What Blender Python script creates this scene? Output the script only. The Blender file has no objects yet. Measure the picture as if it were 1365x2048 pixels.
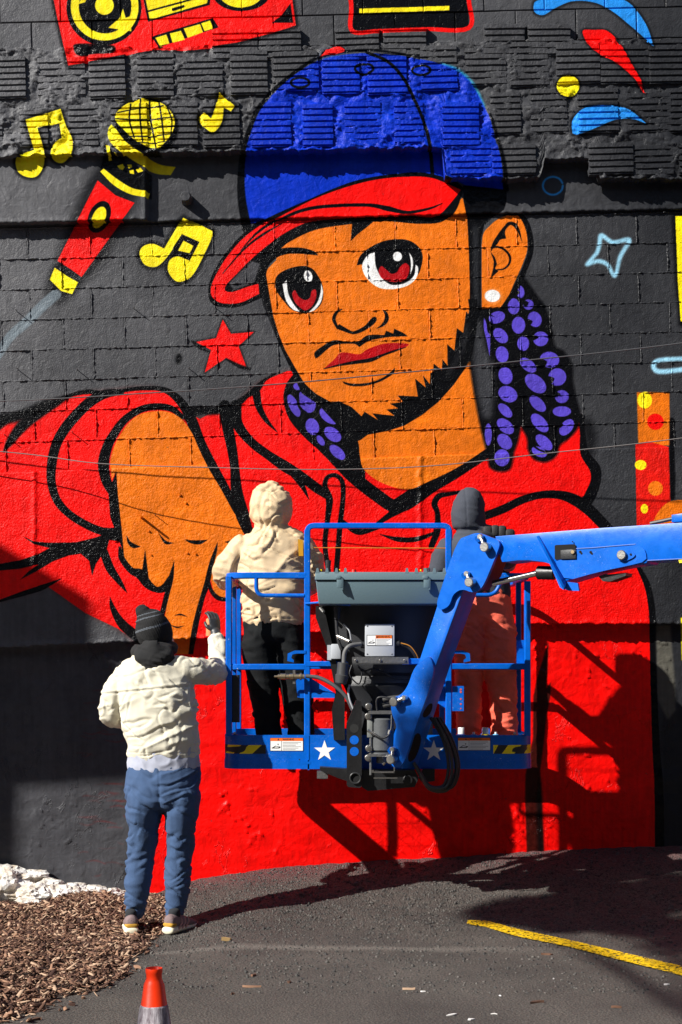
import bpy, bmesh, math, random
import numpy as np
from mathutils import Vector, Matrix
from mathutils import noise as mnoise
random.seed(7); np.random.seed(7)
R = math.radians
SC = bpy.context.scene
COL = SC.collection

# ------------------------------------------------------------------ camera, sky, sun
EYE = 1.49            # lens height above the pavement
FOC = 3000.0          # focal length in photo pixels
HOR = 1330.0          # row of the horizon in the photo
cam_d = bpy.data.cameras.new('camera')
cam = bpy.data.objects.new('camera', cam_d); COL.objects.link(cam)
cam.location = (0, -10, EYE); cam.rotation_euler = (R(90), 0, 0)
cam_d.sensor_width = 36; cam_d.lens = FOC/2048*36
cam_d.shift_y = (HOR-1024)/2048
cam_d.clip_start = 0.05; cam_d.clip_end = 500
SC.camera = cam

SUN = Vector((-1.5, -1.0, 1.25)).normalized()      # towards the sun
elev = math.asin(SUN.z); azim = math.atan2(SUN.x, SUN.y)
world = bpy.data.worlds.new('World'); SC.world = world; world.use_nodes = True
wn = world.node_tree.nodes; wl = world.node_tree.links
sky = wn.new('ShaderNodeTexSky'); sky.sky_type = 'NISHITA'; sky.sun_disc = False
sky.sun_elevation = elev; sky.sun_rotation = azim % (2*math.pi)
sky.air_density = 1.0; sky.dust_density = 0.6; sky.ozone_density = 1.0
bg = wn['Background']; wl.new(sky.outputs[0], bg.inputs[0]); bg.inputs[1].default_value = 0.05
sd = bpy.data.lights.new('sun', 'SUN'); sd.energy = 5.0; sd.angle = R(0.55); sd.color = (1.0, 0.965, 0.90)
so = bpy.data.objects.new('sun', sd); COL.objects.link(so)
so.rotation_euler = (-SUN).to_track_quat('-Z', 'Y').to_euler(); so.location = (-8, -12, 9)
SC.view_settings.view_transform = 'Standard'; SC.view_settings.look = 'None'
SC.view_settings.exposure = 0.66; SC.view_settings.gamma = 1.0; SC.view_settings.use_curve_mapping = False
SC.cycles.max_bounces = 6; SC.cycles.use_denoising = True

# ------------------------------------------------------------------ helpers
def W(px, py, y=0.0):
    """the point at depth y that the photo shows at (px, py)"""
    d = 10.0 + y
    return Vector(((px-682.5)/FOC*d, y, EYE+(HOR-py)/FOC*d))
def kk(y): return FOC/(10.0+y)

def tag(o, label=None, cat=None, group=None, kind=None):
    if label: o['label'] = label
    if cat: o['category'] = cat
    if group: o['group'] = group
    if kind: o['kind'] = kind
    return o
def empty(name, loc=(0,0,0)):
    o = bpy.data.objects.new(name, None); COL.objects.link(o); o.location = loc
    o.empty_display_size = 0.2
    return o
def link(name, me, parent=None, mats=None, smooth=None):
    """link mesh data as an object; world coordinates kept under an unrotated parent"""
    o = bpy.data.objects.new(name, me); COL.objects.link(o)
    if mats:
        for m in (mats if isinstance(mats, (list, tuple)) else [mats]): me.materials.append(m)
    if parent:
        o.parent = parent
        q = parent; off = Vector((0,0,0))
        while q is not None: off += q.location; q = q.parent
        o.location = -off
    if smooth is not None: shade(me, smooth)
    return o
def shade(me, ang):
    if ang is True: me.polygons.foreach_set('use_smooth', [True]*len(me.polygons)); return
    if ang is False: return
    me.polygons.foreach_set('use_smooth', [True]*len(me.polygons))
    try: me.set_sharp_from_angle(angle=R(ang))
    except Exception: pass
def mesh(name, vs, fs):
    me = bpy.data.meshes.new(name); me.from_pydata([tuple(v) for v in vs], [], fs); me.update(); return me
def fixn(me):
    bm = bmesh.new(); bm.from_mesh(me); bmesh.ops.recalc_face_normals(bm, faces=bm.faces[:]); bm.to_mesh(me); bm.free(); me.update()
    return me

# value noise, vectorised
def vnoise(x, y, seed=0):
    x = np.asarray(x, float); y = np.asarray(y, float)
    xi = np.floor(x).astype(np.int64); yi = np.floor(y).astype(np.int64)
    xf = x-xi; yf = y-yi
    def h(a, b):
        n = (a*374761393 + b*668265263 + seed*974634777) & 0x7fffffff
        n = ((n ^ (n >> 13))*1274126177) & 0x7fffffff
        n = (n ^ (n >> 16)) & 0xffff
        return n/65535.0
    u = xf*xf*(3-2*xf); v = yf*yf*(3-2*yf)
    return (h(xi,yi)*(1-u)+h(xi+1,yi)*u)*(1-v)+(h(xi,yi+1)*(1-u)+h(xi+1,yi+1)*u)*v
def fbm(x, y, seed=0, octs=4):
    t = 0; a = 0.5; s = 0
    for i in range(octs):
        t = t + a*vnoise(np.asarray(x)*2**i, np.asarray(y)*2**i, seed+i*17); s += a; a *= .5
    return t/s
def sm(t):
    t = np.clip(t, 0, 1); return t*t*(3-2*t)

# materials
def s2l(c):
    return tuple((v/12.92 if v <= .04045 else ((v+.055)/1.055)**2.4) for v in c)
def rgb(r, g, b): return s2l((r/255., g/255., b/255.))
MATS = {}
def mat(name, col, rough=.5, metal=0.0, bump=0.0, bscale=60., var=0.0, vscale=8., spec=None, col2=None, coat=0.0, stretch=None, dist=.01):
    if name in MATS: return MATS[name]
    m = bpy.data.materials.new(name); m.use_nodes = True
    nt = m.node_tree; b = nt.nodes['Principled BSDF']
    b.inputs['Base Color'].default_value = (*col, 1); b.inputs['Roughness'].default_value = rough
    b.inputs['Metallic'].default_value = metal
    if spec is not None: b.inputs['Specular IOR Level'].default_value = spec
    if coat: b.inputs['Coat Weight'].default_value = coat; b.inputs['Coat Roughness'].default_value = .15
    if bump or var:
        tc = nt.nodes.new('ShaderNodeTexCoord')
        src = tc.outputs['Object']
        if stretch:
            mp = nt.nodes.new('ShaderNodeMapping'); mp.inputs['Scale'].default_value = stretch
            nt.links.new(src, mp.inputs[0]); src = mp.outputs[0]
    if var:
        n = nt.nodes.new('ShaderNodeTexNoise'); n.inputs['Scale'].default_value = vscale; n.inputs['Detail'].default_value = 6
        n.inputs['Roughness'].default_value = .65
        nt.links.new(src, n.inputs['Vector'])
        r = nt.nodes.new('ShaderNodeValToRGB')
        c2 = col2 or tuple(v*(1-var) for v in col)
        r.color_ramp.elements[0].position = .38; r.color_ramp.elements[1].position = .62
        r.color_ramp.elements[0].color = (*c2, 1); r.color_ramp.elements[1].color = (*col, 1)
        nt.links.new(n.outputs[0], r.inputs[0]); nt.links.new(r.outputs[0], b.inputs['Base Color'])
        mr = nt.nodes.new('ShaderNodeMapRange'); mr.inputs[3].default_value = max(0.05, rough-.12); mr.inputs[4].default_value = min(1, rough+.12)
        nt.links.new(n.outputs[0], mr.inputs[0]); nt.links.new(mr.outputs[0], b.inputs['Roughness'])
    if bump:
        n2 = nt.nodes.new('ShaderNodeTexNoise'); n2.inputs['Scale'].default_value = bscale; n2.inputs['Detail'].default_value = 4
        nt.links.new(src, n2.inputs['Vector'])
        bp = nt.nodes.new('ShaderNodeBump'); bp.inputs['Strength'].default_value = bump; bp.inputs['Distance'].default_value = dist
        nt.links.new(n2.outputs[0], bp.inputs['Height']); nt.links.new(bp.outputs[0], b.inputs['Normal'])
    MATS[name] = m
    return m

# geometry makers
class MB:
    """collects pieces of ONE part"""
    def __init__(s): s.v = []; s.f = []; s.m = []
    def add(s, vs, fs, mi=0):
        o = len(s.v); s.v += [Vector(v) for v in vs]; s.f += [tuple(i+o for i in f) for f in fs]; s.m += [mi]*len(fs); return s
    def box(s, a, b, mi=0, bev=0.0):
        (x0,y0,z0),(x1,y1,z1) = a,b
        x0,x1 = sorted((x0,x1)); y0,y1 = sorted((y0,y1)); z0,z1 = sorted((z0,z1))
        if bev <= 0:
            vs = [(x,y,z) for x in (x0,x1) for y in (y0,y1) for z in (z0,z1)]
            s.add(vs, [(0,1,3,2),(4,6,7,5),(0,4,5,1),(2,3,7,6),(0,2,6,4),(1,5,7,3)], mi)
        else:
            bm = bmesh.new(); bmesh.ops.create_cube(bm, size=1)
            for v in bm.verts: v.co = Vector(((x0+x1)/2+v.co.x*(x1-x0), (y0+y1)/2+v.co.y*(y1-y0), (z0+z1)/2+v.co.z*(z1-z0)))
            bmesh.ops.bevel(bm, geom=bm.edges[:], offset=bev, segments=2, affect='EDGES', profile=.5)
            bm.verts.index_update()
            s.add([v.co.copy() for v in bm.verts], [[v.index for v in f.verts] for f in bm.faces], mi); bm.free()
        return s
    def tube(s, pts, r, n=10, square=False, mi=0, cap=True, fillet=0.0, up=None):
        pts = [Vector(p) for p in pts]
        rs = r if isinstance(r, (list, tuple)) else [r]*len(pts)
        if fillet > 0: pts = fil(pts, fillet); rs = [rs[0]]*len(pts)
        rings = []
        prev = None
        for i, p in enumerate(pts):
            t = ((pts[min(i+1,len(pts)-1)]-p).normalized() + (p-pts[max(i-1,0)]).normalized())
            if t.length < 1e-6: t = Vector((0,0,1))
            t.normalize()
            if prev is None:
                u = up or Vector((0,1,0))
                if abs(u.dot(t)) > .9: u = Vector((1,0,0))
                a = t.cross(u).normalized()
            else:
                a = (prev - t*prev.dot(t)).normalized()
            prev = a; b = t.cross(a)
            ring = []
            if square:
                q = rs[i]; c = q*.72
                prof = [(q,c),(c,q),(-c,q),(-q,c),(-q,-c),(-c,-q),(c,-q),(q,-c)]
            else:
                prof = [(rs[i]*math.cos(2*math.pi*j/n), rs[i]*math.sin(2*math.pi*j/n)) for j in range(n)]
            for (ca, cb) in prof: ring.append(p + a*ca + b*cb)
            rings.append(ring)
        m = len(rings[0]); vs = [v for rg in rings for v in rg]; fs = []
        for i in range(len(rings)-1):
            for j in range(m):
                fs.append((i*m+j, i*m+(j+1)%m, (i+1)*m+(j+1)%m, (i+1)*m+j))
        if cap: fs.append(tuple(range(m))[::-1]); fs.append(tuple((len(rings)-1)*m+j for j in range(m)))
        s.add(vs, fs, mi); return s
    def cyl(s, p0, p1, r0, r1=None, n=20, mi=0, bev=0.0):
        r1 = r0 if r1 is None else r1
        p0 = Vector(p0); p1 = Vector(p1)
        if bev > 0:
            d = (p1-p0).normalized()
            return s.tube([p0, p0+d*1e-4, p0+d*bev, p1-d*bev, p1-d*1e-4, p1], [1e-4, r0-bev, r0, r1, r1-bev, 1e-4], n=n, mi=mi)
        return s.tube([p0, p1], [r0, r1], n=n, mi=mi)
    def slab(s, poly, depth, mi=0, bev=0.0):
        """planar outline (3D points, any plane) pushed back by the vector depth"""
        bm = bmesh.new(); vs = [bm.verts.new(p) for p in poly]
        f = bm.faces.new(vs)
        r = bmesh.ops.extrude_face_region(bm, geom=[f])
        for v in [g for g in r['geom'] if isinstance(g, bmesh.types.BMVert)]: v.co += depth
        bmesh.ops.recalc_face_normals(bm, faces=bm.faces[:])
        if bev > 0:
            es = [e for e in bm.edges if len(e.link_faces) == 2 and any(len(ff.verts) > 4 or len(poly) == 4 for ff in e.link_faces)]
            bmesh.ops.bevel(bm, geom=es, offset=bev, segments=2, affect='EDGES', profile=.5)
        bm.verts.index_update()
        s.add([v.co.copy() for v in bm.verts], [[v.index for v in f.verts] for f in bm.faces], mi); bm.free()
        return s
    def build(s, name, mats, parent=None, smooth=35):
        me = mesh(name, s.v, s.f)
        mats = mats if isinstance(mats, (list, tuple)) else [mats]
        for m in mats: me.materials.append(m)
        if len(mats) > 1: me.polygons.foreach_set('material_index', s.m)
        fixn(me)
        return link(name, me, parent, None, smooth)
def fil(pts, rad, n=5):
    out = [pts[0]]
    for i in range(1, len(pts)-1):
        p = pts[i]; a = pts[i-1]-p; b = pts[i+1]-p
        r = min(rad, a.length*.49, b.length*.49)
        pa = p+a.normalized()*r; pb = p+b.normalized()*r
        for j in range(n+1):
            t = j/n; out.append(pa*(1-t)**2 + p*2*t*(1-t) + pb*t*t)
    out.append(pts[-1]); return out
def chaikin(pts, n=2, closed=True):
    for _ in range(n):
        q = []
        m = len(pts)
        for i in range(m if closed else m-1):
            a = Vector(pts[i]); b = Vector(pts[(i+1) % m]); q += [a*.75+b*.25, a*.25+b*.75]
        pts = q
    return pts
# ------------------------------------------------------------------ the painting on the wall (flat paint: rasterised outlines)
CX0, CY0, CX1, CY1, SS = -45, -60, 1410, 1850, 2
CW, CH = (CX1-CX0)*SS, (CY1-CY0)*SS
CAN = np.zeros((CH, CW, 3), np.float32)
VIEWS = {0:(0,0,1.), 1:(400,80,2.068), 2:(520,450,2.967), 3:(900,400,3.657), 4:(0,760,2.625), 5:(370,720,2.5755),
         6:(0,170,2.844), 7:(90,0,2.238), 8:(860,840,2.703), 9:(1140,380,3.938), 10:(683,0,2.), 11:(0,460,2.), 12:(1040,1240,4.2)}
C = dict(char=(96,96,99), dark=(40,41,44), black=(9,9,11), red=(238,6,2), lips=(176,0,12), orange=(226,112,14), yellow=(250,228,20),
         blue=(0,46,182), sky=(36,140,230), pale=(150,205,230), purple=(86,68,190), white=(238,238,236), cable=(92,104,112))
def crom(pts, closed):
    """Catmull-Rom; a third value of 1 marks a corner"""
    P = [np.array(p[:2], float) for p in pts]; cor = [len(p) > 2 and p[2] == 1 for p in pts]
    n = len(P); out = []
    for i in range(n if closed else n-1):
        p1, p2 = P[i], P[(i+1) % n]
        p0 = P[i-1] if (closed or i > 0) and not cor[i] else 2*p1-p2
        p3 = P[(i+2) % n] if (closed or i+2 < n) and not cor[(i+1) % n] else 2*p2-p1
        d = np.hypot(*(p2-p1)); m = int(max(2, min(10, d/2)))
        for j in range(m):
            t = j/m
            out.append(.5*((2*p1)+(-p0+p2)*t+(2*p0-5*p1+4*p2-p3)*t*t+(-p0+3*p1-3*p2+p3)*t**3))
    if not closed: out.append(P[-1])
    return np.array(out)
def fillmask(polys):
    """nonzero-ish union of even-odd polygons -> mask, origin"""
    allp = np.concatenate(polys)
    x0 = int(max(0, np.floor(allp[:,0].min())-2)); x1 = int(min(CW, np.ceil(allp[:,0].max())+2))
    y0 = int(max(0, np.floor(allp[:,1].min())-2)); y1 = int(min(CH, np.ceil(allp[:,1].max())+2))
    if x1 <= x0 or y1 <= y0: return None
    M = np.zeros((y1-y0, x1-x0), bool)
    for P in polys:
        X = P[:,0]; Y = P[:,1]; X2 = np.roll(X,-1); Y2 = np.roll(Y,-1)
        ya = int(max(y0, np.floor(Y.min()))); yb = int(min(y1, np.ceil(Y.max())+1))
        for y in range(ya, yb):
            c = y+.5; hit = (Y <= c) != (Y2 <= c)
            if not hit.any(): continue
            xs = np.sort(X[hit]+(c-Y[hit])/(Y2[hit]-Y[hit])*(X2[hit]-X[hit]))
            for k in range(0, len(xs)-1, 2):
                a = int(max(0, round(xs[k]-x0))); b = int(min(x1-x0, round(xs[k+1]-x0)))
                if b > a: M[y-y0, a:b] = True
    return M, x0, y0
def blur(A, r):
    r = int(r)
    if r < 1: return A
    for ax in (0, 1):
        for _ in range(2):
            c = np.cumsum(np.pad(A, [(r+1, r) if i == ax else (0, 0) for i in (0, 1)]), axis=ax)
            A = (np.take(c, range(2*r+1, c.shape[ax]), ax)-np.take(c, range(0, c.shape[ax]-2*r-1), ax))/(2*r+1)
    return A
def paint(polys, col, soft=0., alpha=1.):
    r = fillmask(polys)
    if r is None: return
    M, x0, y0 = r; A = M.astype(np.float32)
    s = soft*SS
    if s >= 1:
        p = int(2*s+2); A = np.pad(A, p); x0 -= p; y0 -= p
        A = blur(A, s)
        cx = max(0, -x0); cy = max(0, -y0); A = A[cy:, cx:]; x0 += cx; y0 += cy
        A = A[:max(0, CH-y0), :max(0, CW-x0)]
    A = A*alpha
    c = np.array(C[col] if isinstance(col, str) else col, np.float32)/255.
    S = CAN[y0:y0+A.shape[0], x0:x0+A.shape[1]]
    S += (c-S)*A[..., None]
def tc(v, pts):
    ox, oy, s = VIEWS[v]
    return [((p[0]/s+ox-CX0)*SS, (p[1]/s+oy-CY0)*SS)+tuple(p[2:]) for p in pts]
def F(v, col, pts, smooth=True, soft=0., alpha=1., halo=0, haloa=.75):
    q = tc(v, pts); P = crom(q, True) if smooth else np.array([p[:2] for p in q])
    if halo: 
        paint([P], 'black', 0, 0); c = P.mean(0)
        st = stroke_poly([(a[0], a[1], halo*SS*2.2) for a in np.vstack([P, P[:1]])]); paint(st+[P], 'black', halo*.45, haloa)
    paint([P], col, soft, alpha)
def stroke_poly(pts):
    pts = [np.array(p, float) for p in pts]; out = []
    A = np.array(pts); P = A[:, :2]; w = A[:, 2]/2
    for i in range(len(P)-1):
        d = P[i+1]-P[i]; L = np.hypot(*d)
        if L < 1e-6: continue
        n = np.array([-d[1], d[0]])/L
        out.append(np.array([P[i]+n*w[i], P[i+1]+n*w[i+1], P[i+1]-n*w[i+1], P[i]-n*w[i]]))
    for i in range(len(P)):
        if w[i] > 1.2:
            a = np.linspace(0, 2*np.pi, 13)[:-1]; out.append(np.c_[P[i][0]+w[i]*np.cos(a), P[i][1]+w[i]*np.sin(a)])
    return out
def S(v, col, pts, soft=0., alpha=1., closed=False, w=None):
    s = VIEWS[v][2]; q = tc(v, [(p[0], p[1]) for p in pts]); ws = [(p[2] if len(p) > 2 else w)/s*SS for p in pts]
    if closed: q.append(q[0]); ws.append(ws[0])
    n = len(q); out = []
    P = [np.array(p) for p in q]
    for i in range(n-1):
        p1, p2 = P[i], P[i+1]
        p0 = P[i-1] if i > 0 else (P[-2] if closed else 2*p1-p2); p3 = P[i+2] if i+2 < n else (P[1] if closed else 2*p2-p1)
        for j in range(6):
            t = j/6; c = .5*((2*p1)+(-p0+p2)*t+(2*p0-5*p1+4*p2-p3)*t*t+(-p0+3*p1-3*p2+p3)*t**3)
            out.append((c[0], c[1], ws[i]*(1-t)+ws[i+1]*t))
    out.append((P[-1][0], P[-1][1], ws[-1]))
    paint(stroke_poly(out), col, soft, alpha)
def E(v, col, cx, cy, rx, ry, rot=0., soft=0., alpha=1.):
    a = np.linspace(0, 2*np.pi, 41)[:-1]; cr, sr = math.cos(R(rot)), math.sin(R(rot))
    F(v, col, [(cx+rx*math.cos(t)*cr-ry*math.sin(t)*sr, cy+rx*math.cos(t)*sr+ry*math.sin(t)*cr) for t in a], False, soft, alpha)
def K(pts): return [(p[0], p[1], 1) for p in pts]

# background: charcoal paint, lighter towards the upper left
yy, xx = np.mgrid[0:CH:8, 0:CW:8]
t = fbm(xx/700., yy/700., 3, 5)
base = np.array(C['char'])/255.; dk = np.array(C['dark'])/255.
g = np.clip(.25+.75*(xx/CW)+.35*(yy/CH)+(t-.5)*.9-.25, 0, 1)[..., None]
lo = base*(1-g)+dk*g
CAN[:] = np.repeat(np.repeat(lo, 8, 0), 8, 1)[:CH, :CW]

# --- boombox and cassette at the top
F(7, 'red', K([(20,-150),(40,0),(62,110),(104,292),(500,217),(650,222),(860,190),(1124,114),(1108,0),(1090,-150)]), False, halo=5)
F(7, 'black', [(130,200),(220,196),(310,206),(300,235),(230,240),(150,246)], soft=1)
E(7, 'black', 265, 35, 168, 168); E(7, 'yellow', 268, 30, 152, 152); E(7, 'black', 270, 28, 118, 122); E(7, 'yellow', 267, 24, 42, 42)
F(7, 'yellow', K([(285,125),(335,80),(350,38),(362,80),(408,62),(385,110),(388,140),(330,132)]))
F(7, 'yellow', K([(130,-60),(160,0),(145,20),(180,10),(205,-40)]))
F(7, 'black', K([(438,-20),(745,-30),(738,22),(462,98)]), False)
F(7, 'yellow', K([(448,-20),(735,-30),(726,14),(470,88)]), False); S(7, 'black', [(455,52,8),(580,18,8),(720,-20,8)])
S(7, 'black', [(575,42,14),(620,28,12)])
E(7, 'black', 880, -30, 128, 80); E(7, 'yellow', 878, -36, 100, 70)
F(7, 'black', K([(478,165),(752,80),(778,122),(510,212)]), False)
for q in ([(495,170),(545,155),(558,195),(515,205)],[(560,150),(610,138),(628,178),(572,192)],[(622,128),(695,108),(708,145),(640,170)],[(700,105),(740,92),(755,128),(715,140)]):
    F(7, 'yellow', K(q), False)
F(7, 'black', K([(1100,15),(1112,102),(1015,102),(1060,70)]))
F(0, 'black', K([(702,-60),(938,-60),(938,58),(702,62)]), False, soft=1)
S(0, 'red', [(692,-60,9),(703,10,9),(705,62,9),(760,62,8),(850,58,8),(938,56,9),(938,0,9),(936,-60,9)])
F(0, 'yellow', K([(719,17),(899,12),(899,21),(719,26)]), False)
# --- drops, dot, ring
F(10, 'sky', [(770,20),(790,0),(900,-25),(1040,-25),(1130,0),(1180,40),(1225,110),(1250,185,1),(1200,140),(1140,90),(1090,50),(1020,12),(930,4),(860,30),(810,60),(775,50)], halo=4, haloa=.6)
F(10, 'red', [(965,125),(1010,120),(1065,125),(1120,180),(1160,250),(1200,320),(1220,375,1),(1170,310),(1100,250),(1040,220),(990,180)], halo=3, haloa=.6)
E(10, 'black', 908, 343, 52, 48, 0, 1, .8); E(10, 'yellow', 908, 343, 45, 41)
F(10, 'sky', [(925,520),(930,470),(980,430),(1070,420),(1150,435),(1222,492,1),(1150,470),(1080,485),(1000,520),(940,536)], halo=4, haloa=.6)
S(10, (60,170,250), [(850+40*math.cos(a), 735+36*math.sin(a), 8) for a in np.linspace(0, 6.0, 14)], soft=.6, alpha=1)
# --- pale sprayed star, bracket, strip of orange and red on the right
S(9, 'pale', [(250,355,34),(340,412,34),(470,392,34),(400,520,34),(356,680,26),(300,590,34),(220,560,34),(130,590,22),(210,500,34),(235,420,34)], soft=1.6, closed=True)
S(9, 'pale', [(960,1325,34),(690,1345,36),(695,1428,40),(960,1405,38)], soft=1.6)
F(9, 'black', K([(800,195),(960,195),(960,1090),(860,1070),(830,700)]), False, soft=3)
F(9, 'yellow', K([(832,205),(1100,195),(1100,1060),(872,1035),(850,700)]), False)
F(9, 'orange', K([(528,1592),(785,1595),(790,2012),(540,2012)]), False, soft=.5); E(9, 'yellow', 590, 1655, 58, 66); E(9, 'red', 675, 1825, 65, 64)
F(8, (214,22,10), K([(1112,130),(1180,115),(1292,146),(1302,450),(1200,575),(1118,575)]), False)
E(8, 'yellow', 1140, 243, 32, 27); E(8, 'orange', 1220, 370, 40, 40); E(8, 'yellow', 1160, 480, 20, 26)
F(8, 'orange', [(1195,575,1),(1240,490),(1300,440),(1400,430,1),(1450,600,1)])
S(8, 'black', [(1310,0,26),(1308,150,28),(1312,300,30),(1312,420,26)], soft=1)
# --- microphone
for wd, a in ((95, .8),):
    S(6, 'black', [(330,1170,150),(480,930,260),(620,640,300),(700,480,250)], soft=9, alpha=.75)
S(6, (112,124,132), [(320,1190,62),(230,1270,60),(150,1350,58),(60,1430,55),(0,1520,50),(-60,1600,50)], soft=1.2, alpha=.9)
S(6, (150,162,170), [(300,1215,10),(220,1290,10),(140,1370,10),(50,1450,10),(0,1530,10)], soft=1.5, alpha=.5)
E(6, 'black', 835, 230, 185, 160, 20, 2)
F(6, 'yellow', [(690,130),(790,78),(850,80),(930,108),(985,170),(992,240),(950,315),(885,360),(780,320),(700,250),(655,190)])
for q in ([(745,110,9),(738,200,9),(765,300,8)],[(800,78,9),(798,180,10),(812,320,8)],[(850,78,9),(858,200,12),(888,355,8)],[(905,92,8),(922,200,10),(935,320,8)],[(950,120,8),(978,200,8),(972,290,6)],
          [(670,158,7),(800,132,8),(930,118,7)],[(655,192,7),(800,198,8),(990,182,7)],[(690,244,7),(850,244,8),(992,232,7)],[(735,292,7),(850,292,8),(975,278,7)],[(790,325,6),(860,330,7),(940,322,5)]):
    S(6, 'black', q)
F(6, 'black', K([(590,320),(650,380),(760,470),(860,500),(860,640),(740,620),(570,505),(590,420)]), soft=1)
F(6, 'yellow', [(612,270),(632,222,1),(662,252),(720,325),(820,392),(905,440),(997,455,1),(968,502,1),(880,492),(780,445),(690,382),(630,325)])
for q in ([(668,462),(700,452),(712,470),(700,488),(680,478)],[(725,455),(750,455),(755,470),(735,478)],[(738,490),(762,484),(766,510),(742,506)],[(775,485),(800,472),(818,492),(788,502)],[(600,335),(622,340),(630,395),(640,432),(622,435)],[(650,380),(668,395),(655,405)]):
    F(6, 'yellow', K(q), False)
F(6, 'yellow', [(572,495,1),(592,478,1),(680,545),(760,590),(850,606,1),(840,642,1),(740,622),(650,572)])
F(6, 'red', K([(558,545),(660,630),(768,672),(465,1092),(400,1045),(328,1000)]), False)
E(6, 'black', 568, 752, 60, 94, 24); E(6, 'yellow', 566, 755, 36, 64, 24)
F(6, 'yellow', K([(312,1038),(380,1085),(446,1122),(412,1190),(350,1172),(284,1106)]), False, halo=4, haloa=.5)
F(6, 'yellow', K([(312,1038),(380,1085),(446,1122),(412,1190),(350,1172),(284,1106)]), False)
# --- notes and star
F(6, 'yellow', [(145,195,1),(240,165),(345,133,1),(372,220),(412,310),(402,400),(360,447),(310,432),(286,375),(310,320),(350,295,1),(335,212,1),(212,240,1),(240,330),(254,400),(250,465),(210,522),(150,524),(102,490),(93,425),(130,382),(192,365,1),(155,235)], halo=5)
F(6, 'yellow', [(1130,190),(1162,158),(1202,192,1),(1225,130),(1248,38,1),(1337,120,1),(1315,152,1),(1275,128,1),(1262,215),(1215,270),(1165,242)], halo=5)
F(6, 'yellow', [(1040,745,1),(1212,832,1),(1200,885),(1112,1060),(1055,1112),(1000,1115),(958,1060),(965,1000),(1010,975),(1070,995,1),(1136,893,1),(1036,848,1),(990,925),(930,1005),(880,1036),(822,1020),(795,960),(815,918),(870,903),(935,930,1),(1000,820)], halo=6)
F(6, 'black', K([(1036,848),(1136,893),(1080,1000),(1040,975),(985,975),(985,925)]), False); F(6, 'yellow', K([(1045,885),(1102,915),(1080,957),(1014,942)]), False)
F(11, 'red', K([(892,358),(925,415),(1017,407),(955,465),(990,557),(905,512),(820,570),(845,480),(785,448),(865,432)]), False, halo=3, haloa=.5)
F(11, 'red', K([(892,358),(925,415),(1017,407),(955,465),(990,557),(905,512),(820,570),(845,480),(785,448),(865,432)]), False)
S(11, 'black', [(905,515,6),(960,545,16),(1000,555,10)], soft=1); S(11, 'black', [(770,445,8),(800,470,14),(840,490,4)], soft=1)
E(0, 'black', 358, 718, 6, 11, 8, 2.0)

# --- red hooded shirt
SHIRT = K([(-45,850),(0,842),(50,835),(85,817),(130,796),(170,785),(213,782),(267,776),(305,776),(335,783),(362,802),(377,825),(400,838),(442,816),(472,812),(490,790),(520,765),(575,742),(640,740),
   (1140,810),(1157,828),(1166,860),(1162,900),(1182,936),(1184,958),(1176,985),(1160,998),(1175,1018),(1204,1050),(1252,1100),(1278,1140),(1296,1184),(1301,1240),(1304,1400),(1308,1500),(1313,1600),(1314,1850),
   (288,1850),(288,1290),(272,1283),(236,1257),(171,1226),(95,1172),(72,1181),(0,1202),(-45,1212)])
paint([crom(tc(0, SHIRT), True)], (95,20,16), 5, .6)
F(0, 'red', SHIRT)
F(0, (62,42,44), K([(262,1270),(288,1290),(288,1850),(272,1850),(262,1600)]), False, soft=6, alpha=.8)
S(0, 'black', [(-45,842,20),(0,838,22),(40,832,20),(90,808,14),(130,795,6)], soft=3)
S(4, 'black', [(20,378,8),(60,315,45),(120,240,60),(200,175,60),(290,125,40),(370,80,14)], soft=1.5)
S(4, 'black', [(-100,300,50),(-20,250,45),(50,200,40),(110,190,30)], soft=2)
S(4, 'black', [(640,62,30),(560,72,45),(480,110,55),(400,185,55),(335,265,55),(292,350,52),(272,450,50),(272,540,46),(300,630,42),(360,700,40),(450,758,40),(540,795,42),(620,805,60)])
S(4, 'black', [(330,92,15),(450,62,26),(560,70,20),(640,56,20),(750,44,22),(850,48,26),(920,85,40),(975,150,50),(1010,220,58),(1050,330,60),(1110,450,60),(1170,560,60),(1230,680,55),(1290,760,50),(1335,840,40)])
S(4, 'black', [(960,195,25),(900,150,34),(820,140,36),(740,155,36),(660,205,40),(605,275,45),(565,350,52),(545,440,60),(560,530,52),(600,600,45)])
F(4, 'black', K([(120,820),(180,848),(260,855),(400,852),(500,828),(590,795),(650,800),(640,850),(575,840),(560,900),(530,930),(505,965),(485,1028),(470,950),(425,912),(360,922),(280,952),(200,1000),(108,1048),(150,1005),(205,968),(100,992),(-120,1010),(-120,975),(0,965),(110,945),(200,915),(262,882),(180,862)]))
F(4, 'black', [(530,925,1),(560,1000),(610,1060),(672,1122,1),(640,1050),(600,980),(565,890,1)])
S(4, 'black', [(-60,1175,10),(0,1160,12),(120,1122,26),(220,1090,30),(320,1045,4)])
F(4, 'black', [(578,1135,1),(580,1200),(620,1290),(680,1350),(740,1395,1),(740,1330,1),(660,1265),(610,1200)])
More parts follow.
